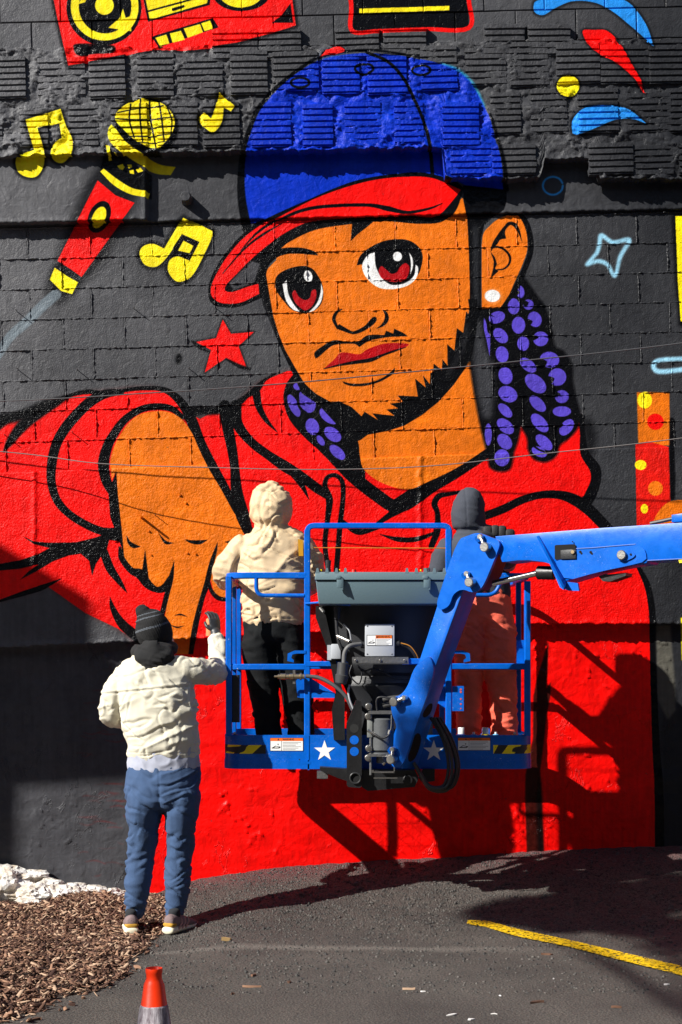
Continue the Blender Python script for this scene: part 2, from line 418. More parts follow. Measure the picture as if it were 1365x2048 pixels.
# pointing hand
F(4, 'orange', [(830,162),(740,178),(680,222),(630,290),(600,350),(580,430),(588,525,1),(612,480,1),(618,600),(640,780),(640,900),(655,950),(690,990),(740,1000),(760,1050),(800,1088),(850,1092),(885,1062),(905,1050,1),(870,1220),(860,1300),(875,1440,1),(1000,1440,1),(1030,1230),(1060,1120),(1095,1000),(1110,1060),(1130,1120),(1180,1150),(1260,1150,1),(1300,900,1),(1270,770),(1220,680),(1160,570),(1100,470),(1050,370),(1010,280),(960,210),(900,172)])
F(4, 'black', K([(612,478),(570,590),(580,720),(610,800),(640,880),(640,960),(655,950),(640,780),(620,600)]))
S(4, 'black', [(630,880,14),(640,935,30),(690,1000,34),(738,1020,55),(775,1070,46),(820,1100,30),(862,1092,40),(895,1040,26)])
F(4, 'black', K([(763,888),(782,1040),(745,1020)]), False)
F(4, 'black', [(917,945,1),(912,1040),(890,1130),(862,1245,1),(835,1240,1),(865,1120),(885,1040)])
F(4, 'black', [(1143,850,1),(1100,960),(1075,1060),(1040,1180),(1010,1300),(990,1440,1),(1015,1440,1),(1045,1280),(1075,1150),(1100,1080),(1118,990),(1140,900)])
S(4, 'black', [(1098,1060,14),(1110,1105,20),(1140,1140,24),(1180,1152,22),(1260,1150,12)])
for q in ([(665,815,1),(690,850),(742,876,1),(700,882),(672,856)],[(830,798,1),(870,842),(916,856,1),(868,860)],[(972,838,1),(1030,842),(1094,838,1),(1050,863),(1000,856)],[(912,1237,1),(950,1227),(988,1244,1),(950,1236)],[(888,1283,1),(930,1294),(972,1290,1),(930,1302)],[(1180,850,1),(1230,838,1),(1210,858)]):
    F(4, 'black', q)
# folds of the hood
S(5, 'black', [(205,235,60),(222,350,58),(242,450,52),(258,560,46),(268,680,60),(298,800,70),(325,880,50)])
S(5, 'black', [(262,235,60),(272,330,55),(340,420,45),(430,490,46),(520,550,58),(600,600,50),(680,660,50),(742,705,36)])
S(5, 'black', [(540,565,34),(600,640,30),(640,718,3)]); S(5, 'black', [(20,290,60),(60,260,50),(150,262,40),(200,250,50)], soft=2)
S(5, 'black', [(262,235,40),(320,185,24),(370,150,40),(410,105,16),(470,70,6)], soft=.6); S(5, 'black', [(368,170,44),(382,240,36),(420,310,24),(477,372,3)])
S(5, 'black', [(742,1100,26),(722,950,26),(735,830,26),(745,720,38),(722,650,26),(735,605,22),(775,594,22),(810,625,25),(816,700,25),(800,850,28),(792,950,28),(780,1100,28)])
S(5, 'black', [(800,820,18),(850,862,30),(905,885,34),(1010,862,12)]); S(5, 'black', [(1005,898,3),(1100,924,26),(1200,922,26),(1300,885,14)])
S(5, 'black', [(1420,680,18),(1365,690,20),(1312,700,30),(1286,740,32),(1302,790,26),(1300,880,36),(1270,960,30)])
S(8, 'black', [(140,570,30),(300,518,44),(400,480,45),(500,432,42),(600,405,40),(700,405,46),(780,430,60),(860,485,62),(930,555,60),(1010,640,50),(1060,720,40)])
S(8, 'black', [(818,-20,26),(828,80,30),(838,180,46),(893,262,60),(897,330,54),(872,400,62),(850,440,60)]); S(8, 'black', [(850,20,60),(870,100,60),(860,180,40)], soft=8, alpha=.8)
S(8, 'black', [(1120,780,20),(1175,890,34),(1198,1000,36),(1206,1100,36)])
S(0, 'black', [(1306,1240,14),(1309,1400,13),(1313,1500,15),(1319,1600,18),(1321,1850,20)])
# neck
NECK = [(700,840,1),(700,800,1),(930,700,1),(960,723,1),(975,800),(990,840),(990,870),(978,893,1),(950,913),(910,938),(860,962),(816,979),(765,966),(729,940),(720,910),(717,885)]
NECK_ = [(722,872),(742,866),(800,860),(870,830),(905,800),(940,745,1),(945,800),(955,840),(965,870),(974,893,1),(950,913),(910,938),(860,962),(816,979),(765,966),(729,940),(720,910),(717,885)]
S(5, 'black', [(575,70,20),(540,130,36),(525,200,32),(550,290,34),(620,375,38),(700,445,42),(780,515,60),(850,585,66),(920,645,66),(1000,705,66),(1070,750,66),(1130,735,88),(1200,690,90),(1280,645,66),(1365,600,58),(1450,550,50),(1560,480,46)])
S(5, 'black', [(1130,745,66),(1055,800,32),(975,855,16)])
F(5, 'black', K([(540,120),(580,80),(640,110),(700,200),(800,230),(910,300),(930,380),(930,620),(900,660),(840,560),(760,480),(640,370),(550,290),(525,190)]))
F(0, 'orange', NECK)
for q in ((583,135,24,20,0),(628,215,44,60,-25),(562,235,24,62,-25),(742,288,56,32,38),(657,343,34,44,-20),(762,383,50,32,38),(700,415,16,30,-35),(786,475,50,26,42)): E(5, 'purple', *q)
S(5, 'black', [(582,170,14),(590,240,14),(640,285,14)])
# locks on the right
F(3, 'black', [(520,540,1),(575,620),(640,710),(700,800),(745,960),(765,1070),(830,1110),(888,1200),(895,1320),(910,1400),(935,1500),(950,1570),(935,1660),(870,1740),(805,1790),(775,1870),(700,1912),(620,1892),(578,1830),(570,1740),(520,1650,1),(495,1760),(465,1850),(440,1960),(370,1982),(300,1955),(282,1880),(262,1790,1),(228,1650),(190,1450),(165,1300),(150,1180,1),(100,1180),(145,800,1),(235,790,1),(400,780),(450,680)], halo=3, haloa=.6)
F(3, (60,61,65), K([(175,900),(230,870),(262,1080),(315,1200),(325,1400),(305,1600),(240,1600),(200,1420),(172,1200)]), soft=5, alpha=.9)
F(3, 'black', K([(100,-120),(420,-120),(420,0),(400,60),(330,110),(250,190),(228,300),(228,820),(148,830),(140,560),(128,200),(110,60)]))
S(3, (58,60,64), [(185,200,30),(192,400,36),(190,600,36),(200,760,30)], soft=4, alpha=.7)
F(3, 'purple', [(250,858,1),(268,900),(276,960),(296,1000),(292,1145,1),(272,1040),(250,940)])
for q in ((515,672,30,44,-10),(468,778,43,56,0),(575,765,38,36,20),(345,858,60,42,-20),(503,915,48,60,0),(622,872,48,56,-25),(372,992,44,62,-42),(537,1050,43,52,0),(665,1015,55,52,0),(383,1130,46,58,-12),(730,1168,70,56,10),
          (573,1208,40,68,-50),(408,1285,50,62,-15),(787,1295,64,62,0),(628,1342,56,86,-50),(425,1420,56,70,-62),(820,1438,50,46,0),(643,1490,40,72,-46),(405,1540,34,62,-45),(820,1546,66,37,0),(658,1630,44,80,-42),
          (407,1655,44,70,-50),(855,1662,42,66,38),(282,1715,25,78,0),(402,1767,46,62,-40),(690,1772,40,72,-48),(382,1885,55,60,0),(655,1842,58,34,25)):
    E(3, 'purple', q[0], q[1], q[2]*1.02, q[3]*1.04, q[4])
for q in ([(480,655),(510,672),(490,700),(470,690)],[(285,840),(330,855),(300,838)],[(560,870),(605,885),(585,915)],[(605,990),(650,1005),(600,1030)],[(655,1160),(710,1180),(690,1225),(650,1200)],[(715,1290),(765,1305),(740,1345)],[(765,1400),(810,1420),(760,1440)],[(765,1620),(830,1640),(800,1670),(760,1650)],[(540,735),(575,750),(560,780),(540,770)]):
    F(3, 'black', q)
S(3, 'black', [(590,1780,14),(660,1830,14),(740,1850,14)])

# --- face
F(0, 'orange', [(553,520,1),(560,480),(600,455),(700,440),(880,420),(927,392,1),(934,430),(938,500),(940,600),(935,640),(925,700),(880,800),(800,850),(700,850),(662,808),(632,787),(608,764),(587,730),(571,700),(557,666),(547,632),(538,585),(533,545)])
F(2, 'black', K([(-60,200),(0,150),(100,85),(240,28),(330,10),(420,-10),(420,10),(300,32),(190,82),(100,135),(60,215),(40,250),(38,300),(55,400),(80,540),(110,640),(150,740),(205,838),(262,935),(330,1002),(420,1060),(400,1100),(250,1000),(180,850),(120,720),(70,600),(20,480),(-10,330)]))
F(2, (62,62,66), K([(-60,300),(-10,300),(25,480),(75,600),(95,700),(40,640),(0,560)]), soft=6, alpha=.8)
F(2, 'black', [(60,190,1),(90,152),(160,135),(250,136),(320,155),(348,180,1),(250,172),(170,172),(100,195),(45,250,1)])
F(2, 'black', K([(552,-60),(540,95),(575,60),(640,10),(720,-60)]), False)
# left eye
F(2, 'black', [(90,350),(105,300),(165,262),(250,243),(310,258),(350,308),(372,360),(376,430),(352,485),(300,518),(250,522),(190,502),(145,455),(105,400)])
F(2, 'white', [(135,352,1),(160,328,1),(168,400),(195,460),(238,516,1),(195,500),(155,445)]); F(2, 'white', [(364,345,1),(375,400),(360,462),(325,505),(290,520,1),(328,480),(350,440),(362,390)])
F(2, 'lips', [(193,405),(210,388),(232,425),(268,445),(298,430),(308,392),(332,384),(336,425),(312,480),(270,507),(230,482),(203,448)]); E(2, 'white', 287, 304, 25, 35, -12)
# right eye
F(2, 'black', [(575,238,1),(598,180),(660,130),(740,95),(830,84),(900,98),(950,140),(967,190),(955,260),(930,305),(880,345),(800,365),(720,355),(660,310),(620,240)])
F(2, 'white', [(608,235),(640,180),(682,162,1),(688,240),(715,300),(755,342),(800,356),(865,342),(915,300),(925,235,1),(940,255),(930,312),(880,358),(800,380),(720,376),(660,342),(620,292)])
F(2, 'white', [(884,160,1),(907,200),(908,250),(893,295,1),(897,240),(893,195)])
F(2, 'lips', [(705,270),(722,244),(748,262),(780,288),(812,280),(835,245),(866,226),(888,250),(882,292),(858,328),(800,338),(740,326),(714,302)]); E(2, 'white', 817, 187, 27, 28)
# nose, moustache, lips, chin
S(2, 'black', [(487,500,6),(455,520,18),(440,560,22),(462,612,14)]); F(2, 'black', [(472,588,1),(530,622),(560,630),(620,600),(668,550),(692,550),(685,580),(625,625),(560,648),(500,632),(455,612)])
F(2, 'black', [(728,500,1),(756,520),(766,560),(740,597),(690,618,1),(730,580),(742,540)])
F(2, 'black', [(330,792,1),(325,758),(370,720),(440,684),(520,694),(590,688),(640,655),(740,652,1),(750,628,1),(792,645,1),(798,616,1),(850,640),(880,662,1),(780,664),(700,676),(640,692),(592,724,1),(555,705),(450,710),(400,738),(350,782)])
F(2, 'lips', [(383,850,1),(440,800),(488,757),(590,767),(640,737),(740,704),(860,703),(880,716),(800,748),(730,772),(660,802),(560,817),(480,832)])
S(2, 'black', [(380,853,5),(480,830,12),(560,816,20),(660,800,24),(730,772,14),(800,747,12),(870,725,3)])
F(2, 'black', [(488,928,1),(560,942),(660,933),(740,900),(803,848,1),(792,882),(720,927),(640,952),(560,957),(510,946)])
# beard
F(2, 'black', K([(1236,440),(1250,545),(1225,512),(1208,640),(1170,612),(1155,745),(1113,708),(1115,835),(1085,798),(1080,862),(1032,822),(1030,870),(1012,880),(1010,945),(968,892),(985,965),(922,912),(938,1018),(818,1012),(850,1050),(772,1060),(822,1088),(752,1095),(800,1132),(668,1118),(702,1158),(622,1108),(604,1135),(545,1080),(470,1046),(420,1050),(330,1000),(300,1010),(380,1100),(480,1210),(560,1290),(600,1275),(640,1245),(760,1222),(860,1190),(960,1130),(1060,1050),(1150,950),(1220,850),(1262,760),(1290,600),(1290,440)]), False)
S(2, (58,58,62), [(1230,590,20),(1215,680,26),(1180,780,24),(1120,880,20)], soft=5, alpha=.55)
# ear
F(3, 'orange', [(240,270),(290,192),(350,142),(430,112),(500,118),(545,180),(567,280),(565,370),(540,450),(502,540),(470,610),(430,700),(370,787,1),(234,797,1),(234,500)])
S(3, 'black', [(400,108,14),(450,100,22),(505,100,32),(560,170,40),(590,280,42),(590,380,42),(562,470,40),(525,560,40),(475,660,36),(400,770,26)])
F(3, 'black', [(298,382,1),(312,318),(360,240),(400,190),(430,160),(480,168),(512,220),(530,312,1),(505,250),(468,195),(436,186),(405,230),(412,282,1),(370,290),(350,320),(325,345)])
S(3, 'black', [(305,350,14),(350,344,14),(402,366,16),(438,412,18),(436,462,16),(400,502,12),(345,512,8)]); F(3, 'black', K([(298,378),(330,420),(346,470),(330,500),(355,522),(300,572),(318,500),(322,450)]))
E(3, (240,150,90), 315, 705, 72, 60, 0, 2, .5); E(3, 'white', 312, 702, 57, 45)

# --- cap
CAP = [(205,760,1),(185,650),(180,540),(190,450),(208,380),(238,300),(280,240),(335,188),(405,135),(490,85),(590,62),(700,55),(850,68),(1000,98),(1082,130),(1145,205),(1192,300),(1222,400),(1247,500),(1258,610,1),(1100,592,1),(1030,562),(960,552),(860,548),(750,560),(640,580),(520,620),(420,680),(330,730),(270,755)]
F(1, 'blue', CAP)
S(1, 'black', [(195,780,40),(172,650,34),(170,540,28),(182,440,22),(208,360,20),(238,290,20),(285,228,18),(340,176,16),(405,125,14),(490,72,12),(590,50,10),(700,42,10),(850,60,8)], soft=.8)
S(1, (40,170,215), [(1000,96,8),(1080,128,12),(1140,190,10),(1180,270,6)], soft=1.5, alpha=.7); S(1, 'black', [(1200,300,8),(1232,400,12),(1257,500,16),(1270,610,22)], soft=1)
S(1, 'black', [(690,52,12),(780,92,13),(850,170,13),(900,270,13),(935,360,14),(955,450,15),(965,560,16)])
for (cx, cy) in ((680,118),(415,176),(916,124)):
    S(1, 'black', [(cx+38*math.cos(a), cy+20*math.sin(a), 10) for a in np.linspace(0, 6.283, 16)])
for q in ((560,95),(760,300),(1050,250),(420,330),(640,470)): E(1, (6,64,205), q[0], q[1], 60, 45, 20, 9, .45)
F(1, 'red', [(495,72,1),(525,38),(570,24),(600,42),(570,56),(520,62)], halo=1.5)
BRIM = [(45,1040),(60,985),(110,900),(180,820),(260,760),(340,718),(430,670),(520,630),(640,590),(750,566),(860,557),(960,562),(1060,602),(1082,612,1),(1050,655),(1000,710),(960,732),(880,726),(800,724),(700,726),(600,736),(500,746),(430,760),(350,800),(280,850),(210,910),(150,970),(112,1010),(105,1035),(135,1042),(200,1020),(243,1008,1),(246,1050,1),(170,1086),(100,1090),(60,1072)]
F(1, 'black', [(35,1045),(50,975),(100,890),(175,805),(260,740),(420,665),(640,575),(860,540),(960,546),(1050,572),(1095,605,1),(1060,700),(1000,752),(900,760),(760,750),(600,765),(480,785),(380,830),(330,870),(285,935),(270,1000),(260,1065,1),(170,1102),(95,1106),(50,1090)])
F(1, (66,66,70), K([(120,1005),(160,965),(215,915),(250,925),(225,1005),(140,1035)]), soft=1)
F(1, 'red', BRIM)
S(1, 'black', [(170,870,3),(240,795,10),(330,738,12),(430,695,14),(550,678,14),(700,675,14),(780,690,22),(860,706,14),(950,690,10),(1005,668,3)]); S(1, 'black', [(95,965,3),(180,868,8),(260,805,10),(335,762,4)])
# --- lower right: tall dark brown shape, stripes
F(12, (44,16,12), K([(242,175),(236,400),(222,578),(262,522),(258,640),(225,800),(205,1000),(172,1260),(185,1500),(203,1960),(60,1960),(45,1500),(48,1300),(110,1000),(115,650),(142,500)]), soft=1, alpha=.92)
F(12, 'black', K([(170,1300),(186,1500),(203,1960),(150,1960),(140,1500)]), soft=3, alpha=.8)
F(0, 'dark', K([(1326,1250),(1450,1250),(1450,1850),(1330,1850)]), False, soft=2); F(0, (88,86,78), K([(1312,1250),(1341,1250),(1350,1360),(1352,1420),(1336,1440),(1316,1400)]), False, soft=2)
F(0, 'yellow', K([(1362,1235),(1380,1235),(1380,1330),(1364,1320)]), False, soft=1)
F(0, (66,66,70), K([(-45,1300),(284,1290),(286,1850),(-45,1850)]), False, soft=8, alpha=.8)
for i in range(60):                                   # dry red roller streaks beside the shirt
    x = random.uniform(150, 285); y = random.uniform(1380, 1760); L = random.uniform(10, 50)
    S(0, (120,30,30), [(x,y,1),(x+L*.5,y+random.uniform(-4,4),random.uniform(1,3)),(x+L,y+random.uniform(-5,5),1)], soft=1, alpha=random.uniform(.15,.5))
for i in range(260):                                  # paint specks
    x = random.uniform(0, 1365); y = random.uniform(0, 1700)
    E(0, random.choice([(120,120,124),(30,30,33),(90,90,95)]), x, y, random.uniform(.5,1.6), random.uniform(.5,1.6), 0, .5, random.uniform(.2,.6))

CAN = CAN.reshape(CH//SS, SS, CW//SS, SS, 3).mean((1, 3))
# paint film: faint unevenness of the coats
h_, w_ = CAN.shape[:2]; yy, xx = np.mgrid[0:h_, 0:w_]
CAN *= (0.80+.14*fbm(xx/9., yy/9., 11, 3)+.16*fbm(xx/70., yy/45., 12, 4)+.12*fbm(xx/5., yy/60., 13, 2))[..., None]
CAN = np.clip(CAN, 0, 1)
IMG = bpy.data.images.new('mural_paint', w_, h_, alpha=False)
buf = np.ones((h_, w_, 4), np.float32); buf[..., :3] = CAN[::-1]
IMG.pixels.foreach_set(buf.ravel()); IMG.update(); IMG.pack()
del buf

def mural_mat(name, yz, bump=.5, bscale=95., streak=0.0, rough=.42):
    """painted masonry at depth yz; the paint is stencilled straight onto the wall along its normal"""
    m = bpy.data.materials.new(name); m.use_nodes = True; nt = m.node_tree; b = nt.nodes['Principled BSDF']
    N = nt.nodes.new; L = nt.links.new
    geo = N('ShaderNodeNewGeometry'); mp = N('ShaderNodeMapping'); sx = N('ShaderNodeSeparateXYZ'); cx = N('ShaderNodeCombineXYZ')
    k = kk(yz)
    L(geo.outputs['Position'], sx.inputs[0]); L(sx.outputs[0], cx.inputs[0]); L(sx.outputs[2], cx.inputs[1])
    mp.vector_type = 'POINT'
    # u = (X*k + 682.5 - CX0)/W ; v = 1-( HOR-(Z-EYE)*k - CY0)/H
    mp.inputs['Scale'].default_value = (k/w_, k/h_, 1)
    mp.inputs['Location'].default_value = ((682.5-CX0)/w_, 1-(HOR+EYE*k-CY0)/h_, 0)
    im = N('ShaderNodeTexImage'); im.image = IMG; im.extension = 'MIRROR'; im.interpolation = 'Linear'
    L(cx.outputs[0], mp.inputs[0]); L(mp.outputs[0], im.inputs[0])
    hs = N('ShaderNodeMix'); hs.data_type = 'RGBA'; hs.blend_type = 'MULTIPLY'
    nz = N('ShaderNodeTexNoise'); nz.inputs['Scale'].default_value = 5.; nz.inputs['Detail'].default_value = 8; nz.inputs['Roughness'].default_value = .7
    L(geo.outputs['Position'], nz.inputs['Vector'])
    rr = N('ShaderNodeValToRGB'); rr.color_ramp.elements[0].position = .3; rr.color_ramp.elements[1].position = .7
    rr.color_ramp.elements[0].color = (.80,.80,.82,1); rr.color_ramp.elements[1].color = (1,1,1,1)
    L(nz.outputs[0], rr.inputs[0]); hs.inputs['Factor'].default_value = 1
    L(im.outputs[0], hs.inputs['A']); L(rr.outputs[0], hs.inputs['B']); L(hs.outputs['Result'], b.inputs['Base Color'])
    n1 = N('ShaderNodeTexNoise'); n1.inputs['Scale'].default_value = bscale; n1.inputs['Detail'].default_value = 3; n1.inputs['Roughness'].default_value = .6
    n2 = N('ShaderNodeTexNoise'); n2.inputs['Scale'].default_value = 14; n2.inputs['Detail'].default_value = 6; n2.inputs['Distortion'].default_value = 1.2
    L(geo.outputs['Position'], n1.inputs['Vector']); L(geo.outputs['Position'], n2.inputs['Vector'])
    b1 = N('ShaderNodeBump'); b1.inputs['Strength'].default_value = bump; b1.inputs['Distance'].default_value = .006
    b2 = N('ShaderNodeBump'); b2.inputs['Strength'].default_value = .5; b2.inputs['Distance'].default_value = .012
    L(n1.outputs[0], b1.inputs['Height']); L(n2.outputs[0], b2.inputs['Height']); L(b1.outputs[0], b2.inputs['Normal'])
    last = b2
    if streak:      # crests and creases left by the trowel
        mp2 = N('ShaderNodeMapping'); mp2.inputs['Scale'].default_value = (1.6, 1, .8); mp2.inputs['Rotation'].default_value = (0, R(18), 0)
        L(geo.outputs['Position'], mp2.inputs[0])
        ns = N('ShaderNodeTexNoise'); ns.inputs['Scale'].default_value = 4.2; ns.inputs['Detail'].default_value = 5; ns.inputs['Distortion'].default_value = .7; ns.inputs['Roughness'].default_value = .6
        L(mp2.outputs[0], ns.inputs['Vector'])
        r2 = N('ShaderNodeValToRGB'); e = r2.color_ramp.elements
        e[0].position = .485; e[0].color = (0,0,0,1); e[1].position = .5; e[1].color = (1,1,1,1); e2 = e.new(.515); e2.color = (0,0,0,1)
        L(ns.outputs[0], r2.inputs[0])
        nm = N('ShaderNodeTexNoise'); nm.inputs['Scale'].default_value = 3.1; L(geo.outputs['Position'], nm.inputs['Vector'])
        r3 = N('ShaderNodeMapRange'); r3.inputs[1].default_value = .55; r3.inputs[2].default_value = .68; L(nm.outputs[0], r3.inputs[0])
        mu = N('ShaderNodeMath'); mu.operation = 'MULTIPLY'; L(r2.outputs[0], mu.inputs[0]); L(r3.outputs[0], mu.inputs[1])
        b3 = N('ShaderNodeBump'); b3.inputs['Strength'].default_value = streak; b3.inputs['Distance'].default_value = .02
        L(mu.outputs[0], b3.inputs['Height']); L(b2.outputs[0], b3.inputs['Normal']); last = b3
    L(last.outputs[0], b.inputs['Normal'])
    bw = N('ShaderNodeRGBToBW'); rm = N('ShaderNodeMapRange'); rm.inputs[1].default_value = .004; rm.inputs[2].default_value = .06
    rm.inputs[3].default_value = .25; rm.inputs[4].default_value = rough; L(im.outputs[0], bw.inputs[0]); L(bw.outputs[0], rm.inputs[0]); L(rm.outputs[0], b.inputs['Roughness'])
    b.inputs['Specular IOR Level'].default_value = .18
    return m
# ------------------------------------------------------------------ the wall
wall = tag(empty('mural_wall', (0, 0, 0)), 'tall block wall covered by a mural of a face in a blue cap', 'wall', kind='thing')
YA, YB, YC, YD, YE, YF = -.085, -.135, -.06, 0.0, -.012, .075
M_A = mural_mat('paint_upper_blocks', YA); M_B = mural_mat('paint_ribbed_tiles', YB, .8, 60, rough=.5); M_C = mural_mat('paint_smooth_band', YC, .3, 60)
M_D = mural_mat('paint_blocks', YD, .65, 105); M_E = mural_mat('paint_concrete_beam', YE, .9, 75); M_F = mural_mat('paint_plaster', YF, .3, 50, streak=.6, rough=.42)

def zx(px, y): return (px-682.5)/kk(y)
def zz(py, y): return EYE+(HOR-py)/kk(y)
XS = np.concatenate([np.linspace(-5, -2.5, 20)[:-1], np.arange(-2.5, 2.5, .0115), np.linspace(2.5, 5, 20)])
def course_slope(py): return .024+(py-445)*(.015/493.)
def line(py0):            # a course line that starts at row py0 on the left edge of the photo
    return lambda px: py0-course_slope(py0)*px
def slab(name, top, bot, yf, yb, m, dz=.0125, amp=.003, fs=9., seed=1, rag=0.0, ragf=30., lipamp=0.0, xs=XS, extra=None, fine=.0):
    """a coat of masonry: displaced face, ragged lower lip, underside returning to the course below"""
    px = 682.5+xs*kk(yf)
    zt = zz(top(px), yf); zb = zz(bot(px), yf)
    if rag: zb = zb+(fbm(xs*ragf, xs*0+seed, seed, 3)-.5)*2*rag+(vnoise(xs*ragf*4, xs*0, seed+5)-.5)*rag*.7
    nz = int(max(3, (zt-zb).max()/dz)); n = len(xs)
    T = np.linspace(0, 1, nz)[:, None]
    Z = zt[None]*(1-T)+zb[None]*T; X = np.repeat(xs[None], nz, 0)
    Yd = (fbm(X*fs, Z*fs, seed, 4)-.5)*2*amp
    if fine: Yd = Yd+(fbm(X*60, Z*60, seed+3, 2)-.5)*2*fine
    if lipamp: Yd = Yd-(np.exp(-((Z-zb[None])/.022)**2)*(fbm(X*45, Z*45, seed+9, 3)-.25)*lipamp)
    if extra is not None: Yd = Yd+extra(682.5+X*kk(yf), HOR-(Z-EYE)*kk(yf))
    Y = yf+Yd
    vs = np.stack([X, Y, Z], -1).reshape(-1, 3)
    lo = np.stack([xs, np.full(n, yb), zb+.004], -1); hi = np.stack([xs, np.full(n, yb), zt], -1)
    vs = np.concatenate([hi, vs, lo]); rows = nz+2
    i = np.arange(rows-1)[:, None]*n; j = np.arange(n-1)[None]
    a = (i+j).ravel(); q = np.stack([a, a+n, a+n+1, a+1], 1)
    me = bpy.data.meshes.new(name); me.vertices.add(len(vs)); me.vertices.foreach_set('co', vs.ravel())
    me.loops.add(q.size); me.loops.foreach_set('vertex_index', q.ravel()); me.polygons.add(len(q))
    me.polygons.foreach_set('loop_start', np.arange(0, q.size, 4)); me.polygons.foreach_set('loop_total', np.full(len(q), 4)); me.update(); me.validate()
    o = link(name, me, wall, m, True); return o

# upper mortar bed behind the blocks of the top courses, then rough bed of the ribbed tiles
slab('mortar_bed', lambda p: line(-900)(p), lambda p: line(112)(p), YA+.012, .1, M_A, dz=.06, amp=.003)
def botB(p):
    b = line(312)(p)
    r = 357+(p-890)*.0
    s = sm((p-884)/8.); b = b*(1-s)+r*s
    notch = sm((p-1080)/12.)*(1-sm((p-1188)/14.)); b = b*(1-notch)+318*notch
    return b
def exB(px, py):
    # smeared mortar: deep pits and torn ridges
    n = fbm(px/26., py/22., 21, 4); r = np.abs(fbm(px/48., py/34., 33, 4)-.5)
    return (n-.5)*.042-np.exp(-(r/.018)**2)*.012
slab('tile_mortar', lambda p: line(97)(p)+(fbm(p/18., p*0, 4, 3)-.5)*16, botB, YB+.017, .02, M_B, dz=.009, amp=.005, fs=14, seed=8, rag=.014, ragf=22, lipamp=.03, extra=exB, fine=.0042)
# smooth band with a step at px 292
def exC(px, py): return .040*sm((px-292)/3.)-.010*(1-sm((px-292)/3.))-(np.exp(-((px-292)/3.5)**2)*.006)
slab('plaster_band', lambda p: line(296)(p), lambda p: line(447)(p), YC, .02, M_C, amp=.004, fs=5, seed=12, rag=.006, ragf=30, lipamp=.020, extra=exC)
# bed behind the middle blocks
slab('joint_mortar', lambda p: line(430)(p), lambda p: line(950)(p), YD+.008, .06, M_D, dz=.02, amp=.004, fs=20, seed=15)
# concrete beam with two raised pour seams
def exE(px, py):
    w = (fbm(py/14., py*0, 5, 3)-.5)*8
    return -(np.exp(-((px-69-w*.5)/3.5)**2)+np.exp(-((px-841-w)/4.5)**2))*(.006+.010*fbm(px/7., py/7., 6, 2))*(py < 1135)
slab('concrete_beam', lambda p: line(945)(p), lambda p: (1296-(1296-1248)*np.clip(p/1000., -1, 1)), YE, .10, M_E, amp=.004, fs=5, seed=22, rag=.007, ragf=34, lipamp=.030, extra=exE, fine=.0008)
# lower plaster, trowelled, down to the ground
def exF(px, py):
    v = np.abs(fbm(px/38.+.6*py/60., py/70., 44, 4)-.5); a = np.clip((fbm(px/120., py/110., 45, 2)-.5)*7, 0, 1)
    return -np.exp(-(v/.0085)**2)*.013*a-(fbm(px/60., py/26., 47, 3)-.5)*.012
slab('lower_plaster', lambda p: line(1270)(p), lambda p: 1900+p*0, YF, .3, M_F, amp=.006, fs=2.4, seed=31, extra=exF)

# --- concrete blocks of the middle courses (one object each)
def block_mesh(name, w, h, d, seed, bev=.005, nx=6, nz=3):
    rnd = random.Random(seed); vs = []; fs = []
    xs = [-w/2+bev+(w-2*bev)*i/nx for i in range(nx+1)]; zs = [-h/2+bev+(h-2*bev)*i/nz for i in range(nz+1)]
    for iz, z in enumerate(zs):
        for ix, x in enumerate(xs):
            e = (ix in (0, nx)) or (iz in (0, nz))
            vs.append((x+rnd.uniform(-1,1)*.0015*e, rnd.uniform(-1,1)*.0012, z+rnd.uniform(-1,1)*.0015*e))
    n = nx+1
    for iz in range(nz):
        for ix in range(nx): a = iz*n+ix; fs.append((a, a+1, a+n+1, a+n))
    ring = [i for i in range(n)]+[iz*n+nx for iz in range(1, nz+1)]+[nz*n+i for i in range(nx-1, -1, -1)]+[iz*n for iz in range(nz-1, 0, -1)]
    o1 = len(vs)
    for i in ring:
        x, y, z = vs[i]
        sx = bev*1.0 if x > w/2-bev*2 else (-bev if x < -w/2+bev*2 else 0); sz = bev if z > h/2-bev*2 else (-bev if z < -h/2+bev*2 else 0)
        vs.append((x+sx, .005, z+sz))
    o2 = len(vs)
    for i in range(len(ring)): x, y, z = vs[o1+i]; vs.append((x, d, z))
    m = len(ring)
    for i in range(m):
        j = (i+1) % m
        fs.append((ring[j], ring[i], o1+i, o1+j)); fs.append((o1+j, o1+i, o2+i, o2+j))
    me = mesh(name, vs, fs); shade(me, 22); return me
blk_D = [block_mesh('concrete_block', .410, .2005, .03, s) for s in range(6)]
for b_ in blk_D: b_.materials.append(M_D)
half_D = [block_mesh('concrete_block', .200, .2005, .03, s+20, nx=3) for s in range(2)]
for b_ in half_D: b_.materials.append(M_D)
def put_block(me, px, py, yf, sx=1., sz=1., tilt=0.):
    o = bpy.data.objects.new('concrete_block', me); COL.objects.link(o); o.parent = wall
    o.location = (zx(px, yf), yf, zz(py, yf)); o.rotation_euler = (0, -math.atan(tilt), 0); o.scale = (sx, 1, sz)
    return o
rb = random.Random(3)
def joint(x0, n): return x0+124*n-.25*n*n*(1 if n > 0 else -1)*.9
for c in range(8):
    x0 = (55 if c % 2 == 0 else -4)+2.2*c
    for n in range(-3, 14):
        a = joint(x0, n); b = joint(x0, n+1); mid = (a+b)/2
        if b < -260 or a > 1640: continue
        ytop = 458-.0245*mid+c*(61.0-.0010*mid); pitch = 61.0-.0010*mid
        yc = ytop+pitch/2
        tilt = .0245+.0018*c
        wm = (b-a-.6)/kk(YD)
        o = put_block(rb.choice(blk_D), mid, yc, YD+rb.uniform(-.0025, .0025), wm/.410, (pitch-.6)/kk(YD)/.2005, tilt+rb.uniform(-.002, .002))
